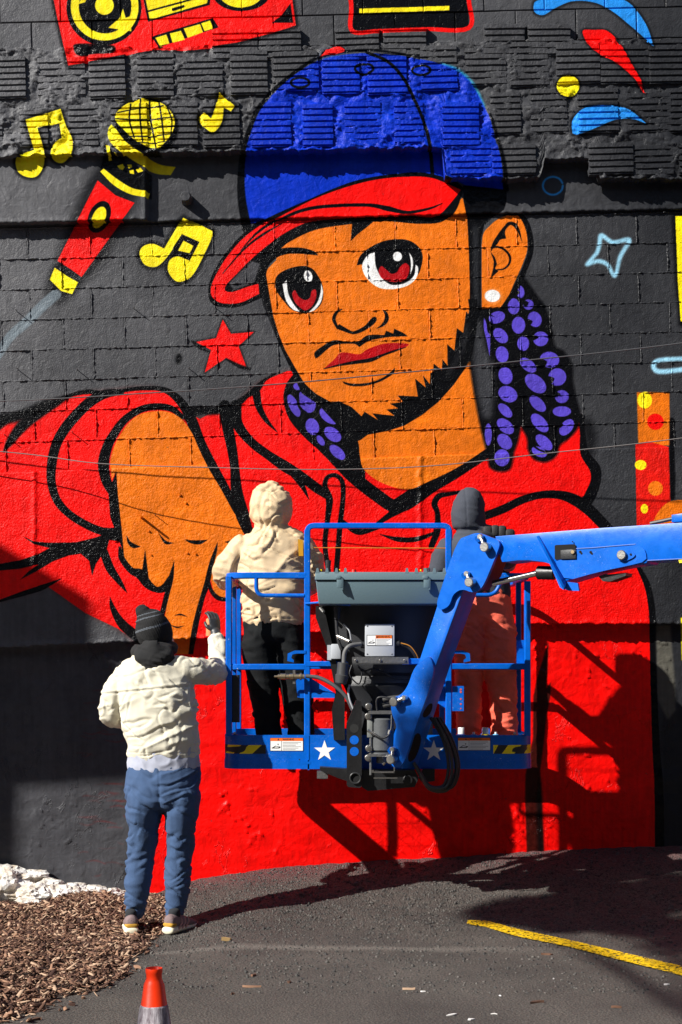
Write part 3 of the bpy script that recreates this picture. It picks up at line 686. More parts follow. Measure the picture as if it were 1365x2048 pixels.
# beads of mortar standing in the joints
mb_rng = np.random.RandomState(12)
def bead_strip(vs, fs, p0, p1, y, w, amp, seed):
    n = max(3, int(math.hypot(p1[0]-p0[0], p1[1]-p0[1])/2.2)); o = len(vs)
    t = np.linspace(0, 1, n); X = p0[0]+(p1[0]-p0[0])*t; Y = p0[1]+(p1[1]-p0[1])*t
    a = amp*np.clip(fbm(X/7.+seed, Y/7., seed, 3)*2.1-.55, 0, 1.3)*(.35+.65*(vnoise(X/3., Y/3., seed+2) > .35)); wob = (fbm(X/5., Y/5.+seed, seed+1, 2)-.5)*2.6
    horiz = abs(p1[0]-p0[0]) > abs(p1[1]-p0[1])
    for i in range(n):
        for k, (s_, d) in enumerate(((-1, -.003), (-.35, 1), (.4, .9), (1, -.003))):
            oy = s_*w/2*(1+.5*wob[i]/2.6)+wob[i]; dd = -a[i]*d if d > 0 else .004
            px, py = (X[i], Y[i]+oy) if horiz else (X[i]+oy, Y[i])
            q = W(px, py, y); vs.append((q.x, y+dd, q.z))
    for i in range(n-1):
        for k in range(3): b = o+i*4+k; fs.append((b, b+1, b+5, b+4))
for c in range(9):
    vs = []; fs = []
    f = lambda px: 458-.0245*px+c*(61.0-.0010*px)
    for q in range(-200, 1580, 60): bead_strip(vs, fs, (q, f(q)), (q+60, f(q+60)), YD, 4.6, .0105, c*13+q//60+9)
    if c < 8:
        x0 = (55 if c % 2 == 0 else -4)+2.2*c
        for n in range(-1, 13):
            a = joint(x0, n); g = lambda px: 458-.0245*px+(c+1)*(61.0-.0010*px)
            if -160 < a < 1540: bead_strip(vs, fs, (a, f(a)+1), (a+1.5, g(a)-1), YD, 4.0, .0105, n*7+c+40)
    me = mesh('mortar_joint', vs, fs); fixn(me); link('mortar_joint', me, wall, M_D, True)
# upper courses
blk_A = [block_mesh('concrete_block', .410, .2005, .03, s+40) for s in range(4)]
for b_ in blk_A: b_.materials.append(M_A)
for c in range(-3, 2):
    for n in range(-3, 14):
        a = (20 if c % 2 else 84)+n*121-20; b = a+121; mid = (a+b)/2
        if b < -260 or a > 1640: continue
        o = put_block(rb.choice(blk_A), mid, 46-.024*mid+31+c*62, YA+rb.uniform(-.003, .003), (121-1.4)/kk(YA)/.410, (62-1.2)/kk(YA)/.2005, .024)

# --- ribbed clay tiles
def tile_mesh(w, h, seed, ribs):
    rnd = random.Random(seed); prof = []
    z = h/2
    rp = h/ribs; gz = rp*.34
    for i in range(ribs):
        t = h/2-i*rp
        prof += [(t, .004), (t-.0025, 0), (t-rp+gz, 0), (t-rp+gz*.85, .0105), (t-rp+gz*.15, .0095)]
    prof.append((-h/2, .004)); prof.append((-h/2, .05)); prof.insert(0, (h/2, .05))
    NX = 9
    vs = []; fs = []
    cutl = [rnd.uniform(-.5, 1)*.010 for _ in prof]; cutr = [rnd.uniform(-.5, 1)*.010 for _ in prof]
    for i in range(1, len(prof)):       # torn ends change slowly down the tile
        cutl[i] = cutl[i-1]*.7+cutl[i]*.3; cutr[i] = cutr[i-1]*.7+cutr[i]*.3
    cols = NX+2
    for i, (z, y) in enumerate(prof):
        xl = -w/2+cutl[i]; xr = w/2-cutr[i]
        row = [xl]+[xl+(xr-xl)*k/(NX-1) for k in range(NX)]+[xr]
        for k, x in enumerate(row):
            yy_ = .05 if k in (0, cols-1) else y+rnd.uniform(0, .0022)+(.003 if k in (1, cols-2) else 0)
            vs.append((x, yy_, z+rnd.uniform(-.0008, .0008)))
    for i in range(len(prof)-1):
        for k in range(cols-1):
            a = i*cols+k; fs.append((a, a+cols, a+cols+1, a+1))
    me = mesh('ribbed_tile', vs, fs); me.materials.append(M_B); shade(me, 30); return me
tl = [tile_mesh(.225, .285, s, 7) for s in range(4)]+[tile_mesh(.165, .27, s+9, 7) for s in range(2)]+[tile_mesh(.27, .25, s+15, 6) for s in range(2)]
tsh = [tile_mesh(.25, .20, s+30, 5) for s in range(3)]
def put_tile(me, px, py):
    o = bpy.data.objects.new('ribbed_tile', me); COL.objects.link(o); o.parent = wall
    y = YB+rb.uniform(-.006, .008)
    o.location = (zx(px, YB), y, zz(py, YB)); o.rotation_euler = (R(rb.uniform(-1.2, 1.2)), -math.atan(.024)+R(rb.uniform(-.6, .6)), R(rb.uniform(-1.0, 1.0))); o.scale = (rb.uniform(1.08, 1.26), 1, 1.03)
    return o
for i in range(-2, 19):
    px = 26+94*i+rb.uniform(-6, 6)
    if px < 930: put_tile(rb.choice(tl), px, 158-.022*px+rb.uniform(-4, 4)); put_tile(rb.choice(tl[:6]), px+44, 252-.006*px+rb.uniform(-3, 3))
    else:
        put_tile(rb.choice(tl), px, 128-.012*(px-930)+rb.uniform(-4, 4)); put_tile(rb.choice(tl), px+40, 224-.012*(px-930)+rb.uniform(-4, 4))
        if not (1070 < px-30 < 1165): put_tile(rb.choice(tsh), px-30, 318+rb.uniform(-2, 2))
for px in (715, 810, 560, 470, 1010, 1100): put_tile(rb.choice(tsh), px, 98-.02*px+rb.uniform(-3, 3))

# --- anchor stub, nails
m = MB(); c0 = W(374, 400, -.02)
m.cyl(c0, c0+Vector((0, -.085, 0)), .044, .036, n=8, bev=.006); m.build('anchor_stub', M_C, wall)
M_nail = mat('rust_nail', (.05,.04,.035), .7)
nm_ = MB(); nm_.cyl((0,0,0), (.012,-.062,-.004), .0028, n=6); nail0 = nm_.build('nail', M_nail, wall)
nail0.location = W(33, 622, 0)
for (px, py) in ((268,617),(433,617),(35,738),(155,740),(378,737),(10,870),(145,865),(310,1030)):
    o = nail0.copy(); COL.objects.link(o); o.parent = wall; o.location = W(px, py, 0)
pl = MB(); c0 = W(283, 1035, YE); pl.cyl(c0+Vector((0,.01,0)), c0+Vector((.015,-.11,.0)), .009, .007, n=8); pl.build('steel_pin', M_E, wall)
for (px, py, r) in ((360,990,.012),(372,1006,.010),(298,1062,.010),(375,1106,.010),(303,1110,.008),(392,1108,.009),(232,1080,.02)):
    s_ = MB(); c0 = W(px, py, YE); s_.cyl(c0+Vector((0,.005,0)), c0+Vector((0,-.009,0)), r, r*.6, n=7); s_.build('mortar_blob', M_E, wall)
# ------------------------------------------------------------------ ground
def hwall(x):
    return np.interp(x, [-6, -2.3, -1.30, -1.03, -.4, -.1, 1.25, 2.3, 6], [-.12, -.10, -.07, .03, .135, .165, .245, .29, .33])
def gz(x, y):
    x = np.asarray(x, float); y = np.asarray(y, float)
    t = np.clip((y+1.75)/1.85, 0, 1)
    return hwall(x)*(t**1.5)-.068*sm((-.55-x)/.4)*np.exp(-((y+1.45)/.62)**2)
def gzf(x, y): return float(gz(x, y))
def nodes_ground():
    m = bpy.data.materials.new('asphalt'); m.use_nodes = True; nt = m.node_tree; b = nt.nodes['Principled BSDF']
    N = nt.nodes.new; L = nt.links.new
    tc_ = N('ShaderNodeNewGeometry')
    n1 = N('ShaderNodeTexNoise'); n1.inputs['Scale'].default_value = 85; n1.inputs['Detail'].default_value = 4; n1.inputs['Roughness'].default_value = .7
    n2 = N('ShaderNodeTexNoise'); n2.inputs['Scale'].default_value = 1.4; n2.inputs['Detail'].default_value = 8; n2.inputs['Roughness'].default_value = .68
    v = N('ShaderNodeTexVoronoi'); v.inputs['Scale'].default_value = 95
    for n in (n1, n2, v): L(tc_.outputs['Position'], n.inputs['Vector'])
    r1 = N('ShaderNodeValToRGB'); e = r1.color_ramp.elements
    e[0].position = .33; e[0].color = (.018,.017,.016,1); e[1].position = .70; e[1].color = (.135,.122,.108,1)
    L(n1.outputs[0], r1.inputs[0])
    r2 = N('ShaderNodeValToRGB'); e = r2.color_ramp.elements
    e[0].position = .32; e[0].color = (.62,.61,.6,1); e[1].position = .68; e[1].color = (1.25,1.22,1.17,1)
    L(n2.outputs[0], r2.inputs[0])
    mx = N('ShaderNodeMix'); mx.data_type = 'RGBA'; mx.blend_type = 'MULTIPLY'; mx.inputs['Factor'].default_value = 1
    L(r1.outputs[0], mx.inputs['A']); L(r2.outputs[0], mx.inputs['B'])
    # red overspray along the foot of the wall, chalky worn line further out
    sx = N('ShaderNodeSeparateXYZ'); L(tc_.outputs['Position'], sx.inputs[0])
    mr = N('ShaderNodeMapRange'); mr.inputs[1].default_value = -.45; mr.inputs[2].default_value = .05; L(sx.outputs[1], mr.inputs[0])
    mxr = N('ShaderNodeMapRange'); mxr.inputs[1].default_value = -1.2; mxr.inputs[2].default_value = -.9; L(sx.outputs[0], mxr.inputs[0])
    mu = N('ShaderNodeMath'); mu.operation = 'MULTIPLY'; L(mr.outputs[0], mu.inputs[0]); L(mxr.outputs[0], mu.inputs[1])
    mu2 = N('ShaderNodeMath'); mu2.operation = 'MULTIPLY'; L(mu.outputs[0], mu2.inputs[0]); L(n1.outputs[0], mu2.inputs[1])
    mx2 = N('ShaderNodeMix'); mx2.data_type = 'RGBA'; L(mu2.outputs[0], mx2.inputs['Factor']); L(mx.outputs['Result'], mx2.inputs['A']); mx2.inputs['B'].default_value = (.16,.02,.03,1)
    nw = N('ShaderNodeTexNoise'); nw.inputs['Scale'].default_value = 1.1; L(tc_.outputs['Position'], nw.inputs['Vector'])
    # wavy chalk line at y about -2.13
    a1 = N('ShaderNodeMath'); a1.operation = 'MULTIPLY_ADD'; a1.inputs[1].default_value = .35; L(nw.outputs[0], a1.inputs[0]); L(sx.outputs[1], a1.inputs[2])
    a2 = N('ShaderNodeMath'); a2.operation = 'ADD'; a2.inputs[1].default_value = 2.13-.175; L(a1.outputs[0], a2.inputs[0])
    a3 = N('ShaderNodeMath'); a3.operation = 'ABSOLUTE'; L(a2.outputs[0], a3.inputs[0])
    a4 = N('ShaderNodeMapRange'); a4.inputs[1].default_value = .0; a4.inputs[2].default_value = .10; a4.inputs[3].default_value = .5; a4.inputs[4].default_value = 0; L(a3.outputs[0], a4.inputs[0])
    m5 = N('ShaderNodeMath'); m5.operation = 'MULTIPLY'; L(a4.outputs[0], m5.inputs[0]); L(n1.outputs[0], m5.inputs[1])
    mxl = N('ShaderNodeMapRange'); mxl.inputs[1].default_value = .5; mxl.inputs[2].default_value = 1.3; mxl.inputs[3].default_value = 1.3; mxl.inputs[4].default_value = 0; L(sx.outputs[0], mxl.inputs[0])
    m6 = N('ShaderNodeMath'); m6.operation = 'MULTIPLY'; L(m5.outputs[0], m6.inputs[0]); L(mxl.outputs[0], m6.inputs[1])
    mx3 = N('ShaderNodeMix'); mx3.data_type = 'RGBA'; L(m6.outputs[0], mx3.inputs['Factor']); L(mx2.outputs['Result'], mx3.inputs['A']); mx3.inputs['B'].default_value = (.32,.29,.25,1)
    # pale grit
    v2 = N('ShaderNodeTexVoronoi'); v2.inputs['Scale'].default_value = 26; L(tc_.outputs['Position'], v2.inputs['Vector'])
    c1 = N('ShaderNodeMath'); c1.operation = 'LESS_THAN'; c1.inputs[1].default_value = .055; L(v2.outputs['Distance'], c1.inputs[0])
    sc = N('ShaderNodeSeparateColor'); L(v2.outputs['Color'], sc.inputs[0]); c2 = N('ShaderNodeMath'); c2.operation = 'GREATER_THAN'; c2.inputs[1].default_value = .86; L(sc.outputs[0], c2.inputs[0])
    c3 = N('ShaderNodeMath'); c3.operation = 'MULTIPLY'; L(c1.outputs[0], c3.inputs[0]); L(c2.outputs[0], c3.inputs[1])
    mx4 = N('ShaderNodeMix'); mx4.data_type = 'RGBA'; L(c3.outputs[0], mx4.inputs['Factor']); L(mx3.outputs['Result'], mx4.inputs['A']); mx4.inputs['B'].default_value = (.42,.40,.37,1)
    L(mx4.outputs['Result'], b.inputs['Base Color'])
    # coarse aggregate on the ramp beside the wall, finer pavement beyond
    m7 = N('ShaderNodeMapRange'); m7.inputs[1].default_value = -2.4; m7.inputs[2].default_value = -1.3; m7.inputs[3].default_value = .35; m7.inputs[4].default_value = 1.0; L(sx.outputs[1], m7.inputs[0])
    bp = N('ShaderNodeBump'); bp.inputs['Distance'].default_value = .012; L(m7.outputs[0], bp.inputs['Strength']); L(v.outputs['Distance'], bp.inputs['Height']); bp.invert = True
    bp2 = N('ShaderNodeBump'); bp2.inputs['Distance'].default_value = .006; bp2.inputs['Strength'].default_value = .6; L(n1.outputs[0], bp2.inputs['Height']); L(bp.outputs[0], bp2.inputs['Normal'])
    L(bp2.outputs[0], b.inputs['Normal']); b.inputs['Roughness'].default_value = .82
    return m
M_asph = nodes_ground()
gx = np.concatenate([[-60,-30,-15,-8,-5,-3.5], np.arange(-2.7, 2.7, .02), [3.5,5,8,15,30,60]])
gy = np.concatenate([[-80,-40,-20,-11], np.arange(-4.4, .12, .02), [.3]])
GX, GY = np.meshgrid(gx, gy)
GZ = gz(GX, GY)+(fbm(GX*1.3, GY*1.3, 71, 4)-.5)*.03*np.clip((GY+3)/2, 0.3, 1)
rough_ = np.clip((GY+2.2)/.8, 0, 1)
GZ = GZ+(fbm(GX*28, GY*28, 73, 2)-.5)*.012*(.25+rough_)
def ground_z(x, y):
    return gzf(x, y)+(float(fbm(x*1.3, y*1.3, 71, 4))-.5)*.03*min(1, max(.3, (y+3)/2))
n = len(gx); vs = np.stack([GX, GY, GZ], -1).reshape(-1, 3)
i = np.arange(len(gy)-1)[:, None]*n; j = np.arange(n-1)[None]; a = (i+j).ravel(); q = np.stack([a, a+1, a+n+1, a+n], 1)
me = bpy.data.meshes.new('pavement'); me.vertices.add(len(vs)); me.vertices.foreach_set('co', vs.ravel()); me.loops.add(q.size); me.loops.foreach_set('vertex_index', q.ravel())
me.polygons.add(len(q)); me.polygons.foreach_set('loop_start', np.arange(0, q.size, 4)); me.polygons.foreach_set('loop_total', np.full(len(q), 4)); me.update(); me.validate()
tag(link('pavement', me, None, M_asph, True), kind='structure')

def on_ground(px, py, it=25):
    """the point of the ground that the photo shows at (px, py)"""
    d0, d1 = 3.0, 10.2
    y = -3.0
    lo_, hi_ = -7.0, .15
    for _ in range(it):
        mid = (lo_+hi_)/2; p = W(px, py, mid)
        if p.z > gzf(p.x, mid): lo_ = mid
        else: hi_ = mid
    p = W(px, py, (lo_+hi_)/2); return Vector((p.x, p.y, ground_z(p.x, p.y)))

# yellow parking line, worn
def strip(name, top, bot, m, lift=.009, n=60):
    vs = []; fs = []
    for i in range(n+1):
        t = i/n
        def at(L):
            u = t*(len(L)-1); k = min(int(u), len(L)-2); f = u-k; return (L[k][0]*(1-f)+L[k+1][0]*f, L[k][1]*(1-f)+L[k+1][1]*f)
        A = on_ground(*at(top)); B = on_ground(*at(bot))
        for k in range(4):
            P = A.lerp(B, k/3); P.z = ground_z(P.x, P.y)+lift; vs.append(P)
    for i in range(n):
        for k in range(3): a = i*4+k; fs.append((a, a+1, a+5, a+4))
    me = mesh(name, vs, fs); fixn(me)
    return link(name, me, None, m, True)
M_yel = mat('yellow_line_paint', rgb(250,205,8), .6, bump=.9, bscale=110, var=.25, vscale=30, dist=.008)
nt = M_yel.node_tree; b_ = nt.nodes['Principled BSDF']
vv = nt.nodes.new('ShaderNodeTexNoise'); vv.inputs['Scale'].default_value = 60; vv.inputs['Detail'].default_value = 5; tcc = nt.nodes.new('ShaderNodeTexCoord'); nt.links.new(tcc.outputs['Object'], vv.inputs['Vector'])
rr_ = nt.nodes.new('ShaderNodeMapRange'); rr_.inputs[1].default_value = .43; rr_.inputs[2].default_value = .45; nt.links.new(vv.outputs[0], rr_.inputs[0]); nt.links.new(rr_.outputs[0], b_.inputs['Alpha'])
tag(strip('parking_line', [(936,1842),(975,1843),(1030,1858),(1130,1880),(1250,1909),(1420,1948)], [(934,1849),(972,1856),(1030,1874),(1130,1895),(1250,1926),(1420,1968)], M_yel), 'worn yellow stripe painted across the asphalt on the right', 'parking line', kind='thing')

# loose grit on the ramp and pavement
def scatter(name, pts, size, mats, label, cat=None, flat=1.0, kind='stuff', long=1.0, lift=0.0, tiltmax=1.0):
    base = np.array([(-1,-1,-1),(1,-1,-1),(1,1,-1),(-1,1,-1),(-.7,-.8,1),(.8,-.6,1),(.7,.8,1),(-.8,.7,1)], float)*.5
    qf = np.array([(0,3,2,1),(4,5,6,7),(0,1,5,4),(1,2,6,5),(2,3,7,6),(3,0,4,7)])
    N = len(pts); rs = np.random.RandomState(5)
    S = rs.uniform(size[0], size[1], N)[:, None]*(rs.rand(N, 1)**1.5*.9+.35)
    sc = np.concatenate([S*long*rs.uniform(.7, 1.3, (N,1)), S*rs.uniform(.6, 1.1, (N,1)), S*flat*rs.uniform(.5, 1, (N,1))], 1)
    V = (base[None]+rs.uniform(-.12, .12, (N, 8, 3)))*sc[:, None]
    az = rs.uniform(0, 2*np.pi, N); tl_ = rs.uniform(-tiltmax, tiltmax, N)*.6; rl = rs.uniform(-tiltmax, tiltmax, N)*.6
    def rot(V, ax, an):
        c = np.cos(an)[:, None]; s = np.sin(an)[:, None]; a, b = [(1,2),(2,0),(0,1)][ax]; V = V.copy(); A = V[..., a]*c-V[..., b]*s; B = V[..., a]*s+V[..., b]*c; V[..., a] = A; V[..., b] = B; return V
    V = rot(rot(rot(V, 0, rl), 1, tl_), 2, az)
    V = V+np.array(pts)[:, None]+np.array([0,0,lift])
    vs = V.reshape(-1, 3); q = (qf[None]+np.arange(N)[:, None, None]*8).reshape(-1, 4)
    me = bpy.data.meshes.new(name); me.vertices.add(len(vs)); me.vertices.foreach_set('co', vs.ravel()); me.loops.add(q.size); me.loops.foreach_set('vertex_index', q.ravel())
    me.polygons.add(len(q)); me.polygons.foreach_set('loop_start', np.arange(0, q.size, 4)); me.polygons.foreach_set('loop_total', np.full(len(q), 4))
    for m_ in mats: me.materials.append(m_)
    me.polygons.foreach_set('material_index', np.repeat(rs.randint(0, len(mats), N), 6)); me.update()
    o = link(name, me, None); tag(o, label, cat, kind=kind); return o
rs = np.random.RandomState(9); pts = []
while len(pts) < 22000:
    x = rs.uniform(-1.3, 2.5); y = rs.uniform(-3.2, .05)
    if y < -1.6 and rs.rand() > .35: continue
    pts.append((x, y, ground_z(x, y)+.001))
M_g = [mat('grit_dark', (.05,.048,.045), .8), mat('grit_mid', (.075,.07,.064), .8), mat('grit_pale', (.11,.10,.09), .8), mat('grit_dark2', (.035,.034,.033), .7)]
scatter('gravel', pts, (.005, .014), M_g, 'loose dark gravel along the foot of the wall', flat=.8)

# mulch bed
MUL = [(-120,1810),(60,1822),(150,1800),(238,1798),(252,1782),(300,1772),(332,1800),(336,1838),(322,1870),(300,1885),(292,1905),(262,1915),(258,1950),(240,1962),(190,1985),(120,1996),(90,2020),(40,2036),(-60,2060),(-200,2100)]
Pm = np.array([(-on.x*-1, on.y) for on in [on_ground(x, y) for x, y in MUL]])
def inpoly(x, y, P):
    X, Y = P[:,0], P[:,1]; X2, Y2 = np.roll(X,-1), np.roll(Y,-1); h = (Y <= y) != (Y2 <= y)
    return (np.sum(h & (x < X+(y-Y)/(Y2-Y+1e-12)*(X2-X))) % 2) == 1
def edge_d(x, y, P):
    A = P; B = np.roll(P, -1, 0); AB = B-A; t = np.clip(((x-A[:,0])*AB[:,0]+(y-A[:,1])*AB[:,1])/(AB**2).sum(1), 0, 1)
    return np.min(np.hypot(A[:,0]+t*AB[:,0]-x, A[:,1]+t*AB[:,1]-y))
def mulch_h(x, y):
    if not inpoly(x, y, Pm): return 0.
    return (.02+.04*float(sm((-1.35-x)/.3)))*min(1, edge_d(x, y, Pm)/.12)
def stand_z(x, y): return ground_z(x, y)+mulch_h(x, y)
mx_ = np.arange(-3.2, -1.0, .04); my_ = np.arange(-4.2, .1, .04); vs = []; fs = []
for jy, y in enumerate(my_):
    for ix, x in enumerate(mx_):
        h = mulch_h(x, y); vs.append((x, y, ground_z(x, y)+(h*.75 if h > 0 else -.03)))
n = len(mx_)
for jy in range(len(my_)-1):
    for ix in range(n-1):
        a = jy*n+ix; fs.append((a, a+1, a+n+1, a+n))
M_soil = mat('mulch_soil', (.035,.018,.010), .95, bump=1, bscale=60, var=.5, vscale=30)
tag(link('mulch_bed', mesh('mulch_bed', vs, fs), None, M_soil, True), kind='structure')
pts = []; rs = np.random.RandomState(4)
while len(pts) < 17000:
    x = rs.uniform(-3.0, -1.0); y = rs.uniform(-4.1, .05)
    d = edge_d(x, y, Pm); ins = inpoly(x, y, Pm)
    if not ins and (d > .10 or rs.rand() > .12*math.exp(-d/.04)): continue
    pts.append((x, y, ground_z(x, y)+(mulch_h(x, y)*.95+rs.uniform(-.004, .018) if ins else .006)))
M_m = [mat('bark_a', rgb(112,80,62), .85), mat('bark_b', rgb(84,58,44), .9), mat('bark_c', rgb(150,114,90), .85), mat('bark_d', rgb(60,36,26), .9), mat('bark_e', rgb(180,150,124), .8), mat('bark_f', rgb(98,68,54), .9)]
scatter('bark_mulch', pts, (.007, .020), M_m, 'brown shredded bark mulch heaped at the foot of the wall', flat=.35, long=3.0, tiltmax=1.0)
# stray chips, stones and leaves lying on the pavement: one object each
stray = [(552,1105+775,.02,'bark')]
def chip(px, py, L, w, m, nm, lab, cat, rz=0., h=.010):
    p = on_ground(px, py); b = MB(); rr = random.Random(int(px*7+py))
    pr = [(-L/2,-w*.3),(-L*.2,-w/2),(L*.3,-w*.4),(L/2,0),(L*.25,w*.45),(-L*.3,w/2)]
    b.slab([Vector((x+rr.uniform(-.45,.45)*w, y+rr.uniform(-.4,.4)*w, h*rr.uniform(.5,1))) for x, y in pr], Vector((0,0,-h)))
    o = b.build(nm, m, None, 30); o.location = p+Vector((0,0,.002)); o.rotation_euler = (rr.uniform(-.1,.1), rr.uniform(-.1,.1), rz+rr.uniform(-.2,.2))
    return tag(o, lab, cat)
Z7 = lambda x, y: (x/2, 1380+y/2)
Z8 = lambda x, y: (683+x/2, 1380+y/2)
chip(*Z7(908,1005), .045, .03, mat('pale_stone', rgb(200,165,110), .8), 'stone', 'small tan stone on the asphalt below the left of the basket', 'stone', .3, .02)
for (z, p, L, w, rz, c, lab) in (
    (Z7,(588,1055),.07,.022,1.3,'bark_a','bark chip standing out just right of the mulch edge'),
    (Z7,(552,1112),.05,.018,-.7,'bark_c','bark chip on the asphalt above the traffic cone'),
    (Z7,(500,1138),.09,.030,-.1,'bark_b','dark bark chunk at the mulch edge nearest the traffic cone'),
    (Z7,(1010,1190),.085,.016,-.15,'bark_c','long thin bark splinter right of the traffic cone'),
    (Z7,(1015,1145),.04,.014,.9,'bark_a','short bark curl above the long splinter right of the cone'),
    (Z7,(1160,1172),.025,.012,1.4,'bark_b','tiny bark crumb on bare asphalt furthest right of the cone'),
    (Z7,(932,1218),.02,.014,.2,'bark_f','tiny reddish crumb closest to the cone on its right'),
    (Z7,(333,1237),.022,.012,.1,'bark_c','small chip on the asphalt left of the traffic cone'),
    (Z7,(290,1263),.035,.012,.1,'bark_d','dark flake on the asphalt near the lower mulch edge'),
    (Z7,(140,1322),.07,.02,.5,'bark_b','dark twig at the lowest corner of the mulch'),
    (Z8,(820,1062),.06,.014,.0,'bark_a','brown twig lying below the yellow stripe'),
    (Z8,(785,1252),.07,.014,.15,'bark_b','dry brown twig low in the middle of the open asphalt'),
    (Z8,(270,1200),.06,.009,.0,'bark_e','thin straw coloured sliver left of the white paint chips'),
    (Z8,(1100,1272),.04,.012,.1,'bark_a','brown leaf fragment lowest on the right of the asphalt')):
    chip(*z(*p), L, w, M_m['abcdef'.index(c[-1])], 'bark_chip', lab, 'bark chip', rz)
for (p, L, w, lab) in (((327,1208),.035,.02,'white paint flake beside the straw sliver'),((518,1320),.05,.022,'white paint flake at the very bottom of the asphalt'),((440,1302),.07,.02,'flat white paint smear left of the bottom flake'),
    ((612,1297),.035,.018,'white paint flake right of the bottom flake'),((1300,1178),.045,.016,'white flake on the asphalt under the yellow stripe, far along it'),((635,1225),.02,.012,'small white flake alone in mid asphalt'),((848,1157),.014,.010,'tiny white speck below the brown twig')):
    chip(*Z8(*p), L*.6, w*.7, mat('white_flake', (.7,.68,.66), .7), 'paint_flake', lab, 'paint flake', .2, .004)

# whitewashed rubble footing at the left
M_rub = mat('whitewashed_stone', rgb(232,230,226), .8, bump=1., bscale=22, var=.5, vscale=9, col2=rgb(186,172,154), dist=.02)
def rock(name, c, r, seed, parent, m, sub=4):
    bm = bmesh.new(); bmesh.ops.create_icosphere(bm, subdivisions=sub, radius=1)
    for v in bm.verts:
        p = v.co.copy(); nn = mnoise.noise(p*1.3+Vector((seed*3.1,0,0)))*.40+abs(mnoise.noise(p*3.1+Vector((0,seed*1.7,0))))*-.35+mnoise.noise(p*8.+Vector((0,seed*1.7,0)))*.07
        q = p*(1+nn); v.co = Vector((q.x*r[0], q.y*r[1], q.z*r[2]))
    me = bpy.data.meshes.new(name); bm.to_mesh(me); bm.free(); o = link(name, me, parent, m, 28); o.location = Vector(c); return o
footing = tag(empty('rubble_footing', (-2.0, 0, 0)), 'rough whitewashed rubble footing between the wall and the mulch', 'footing')
rr = random.Random(8)
for (px, py, rx, rz_, y) in ((12,1772,52,36,-.10),(72,1792,36,26,-.18),(52,1818,40,22,-.26),(118,1790,34,22,-.14),(158,1792,30,18,-.12),(192,1793,28,16,-.10),(226,1792,24,14,-.06),(15,1830,34,18,-.34),(100,1768,30,12,-.05),
    (5,1748,46,16,-.03),(60,1752,40,14,.0),(145,1774,30,9,-.02),(185,1780,30,9,-.01),(222,1784,26,8,.02),(256,1790,18,9,.03),(-60,1790,50,50,-.2),(316,1796,16,8,.02)):
    k = kk(y); p = W(px, py, y)
    o = rock('stone', p-Vector((-2.0,0,0)), (rx/k, .10+.05*rr.random(), rz_/k), rr.randint(1, 99), footing, M_rub, 4)
# ------------------------------------------------------------------ boom lift
M_blue = mat('lift_blue_paint', (.0,.12,.60), .34, bump=.05, bscale=40, spec=.3, var=.18, vscale=14)
nt = M_blue.node_tree; b_ = nt.nodes['Principled BSDF']; N_ = nt.nodes.new; L_ = nt.links.new
g_ = N_('ShaderNodeNewGeometry'); w1 = N_('ShaderNodeTexNoise'); w1.inputs['Scale'].default_value = 95; w1.inputs['Detail'].default_value = 3; w2 = N_('ShaderNodeTexNoise'); w2.inputs['Scale'].default_value = 5
w3 = N_('ShaderNodeTexNoise'); w3.inputs['Scale'].default_value = 30; w3.inputs['Distortion'].default_value = 3.5; w3.inputs['Detail'].default_value = 1
for w_ in (w1, w2, w3): L_(g_.outputs['Position'], w_.inputs['Vector'])
a1_ = N_('ShaderNodeMapRange'); a1_.inputs[1].default_value = .70; a1_.inputs[2].default_value = .73; L_(w1.outputs[0], a1_.inputs[0])
a2_ = N_('ShaderNodeMapRange'); a2_.inputs[1].default_value = .42; a2_.inputs[2].default_value = .6; L_(w2.outputs[0], a2_.inputs[0])
r3_ = N_('ShaderNodeValToRGB'); e = r3_.color_ramp.elements; e[0].position = .492; e[0].color = (0,0,0,1); e[1].position = .5; e[1].color = (.55,.55,.55,1); e2 = e.new(.508); e2.color = (0,0,0,1); L_(w3.outputs[0], r3_.inputs[0])
ad_ = N_('ShaderNodeMath'); ad_.operation = 'ADD'; ad_.use_clamp = True; L_(a1_.outputs[0], ad_.inputs[0]); L_(r3_.outputs[0], ad_.inputs[1])
mu_ = N_('ShaderNodeMath'); mu_.operation = 'MULTIPLY'; L_(ad_.outputs[0], mu_.inputs[0]); L_(a2_.outputs[0], mu_.inputs[1])
mx_2 = N_('ShaderNodeMix'); mx_2.data_type = 'RGBA'; old = b_.inputs['Base Color'].links[0].from_socket; L_(mu_.outputs[0], mx_2.inputs['Factor']); L_(old, mx_2.inputs['A']); mx_2.inputs['B'].default_value = (.30,.40,.62,1); L_(mx_2.outputs['Result'], b_.inputs['Base Color'])
M_blk = mat('black_steel', (.012,.012,.013), .42, bump=.15, bscale=50, var=.3)
M_plas = mat('black_plastic', (.016,.017,.020), .48, bump=.15, bscale=180)
M_box = mat('grey_box_plastic', rgb(96,118,126), .45, bump=.08, bscale=120)
M_whbox = mat('pale_grey_plastic', rgb(176,180,186), .5)
M_steel = mat('zinc_steel', (.62,.60,.56), .32, 1.0, bump=.1, bscale=80)
M_chrome = mat('chrome_rod', (.75,.74,.72), .14, 1.0)
M_rub_ = mat('rubber_hose', (.02,.02,.022), .5, bump=.1, bscale=100)
M_gal = mat('dark_galvanised', (.22,.22,.22), .45, .8, bump=.2, bscale=60)
M_wht = mat('decal_white', (.88,.88,.86), .5); M_org = mat('decal_orange', rgb(240,110,20), .5); M_dk = mat('decal_black', (.02,.02,.02), .5)
M_yl = mat('decal_yellow', rgb(252,222,20), .45); M_brass = mat('brass_fitting', (.55,.42,.25), .35, 1.0)
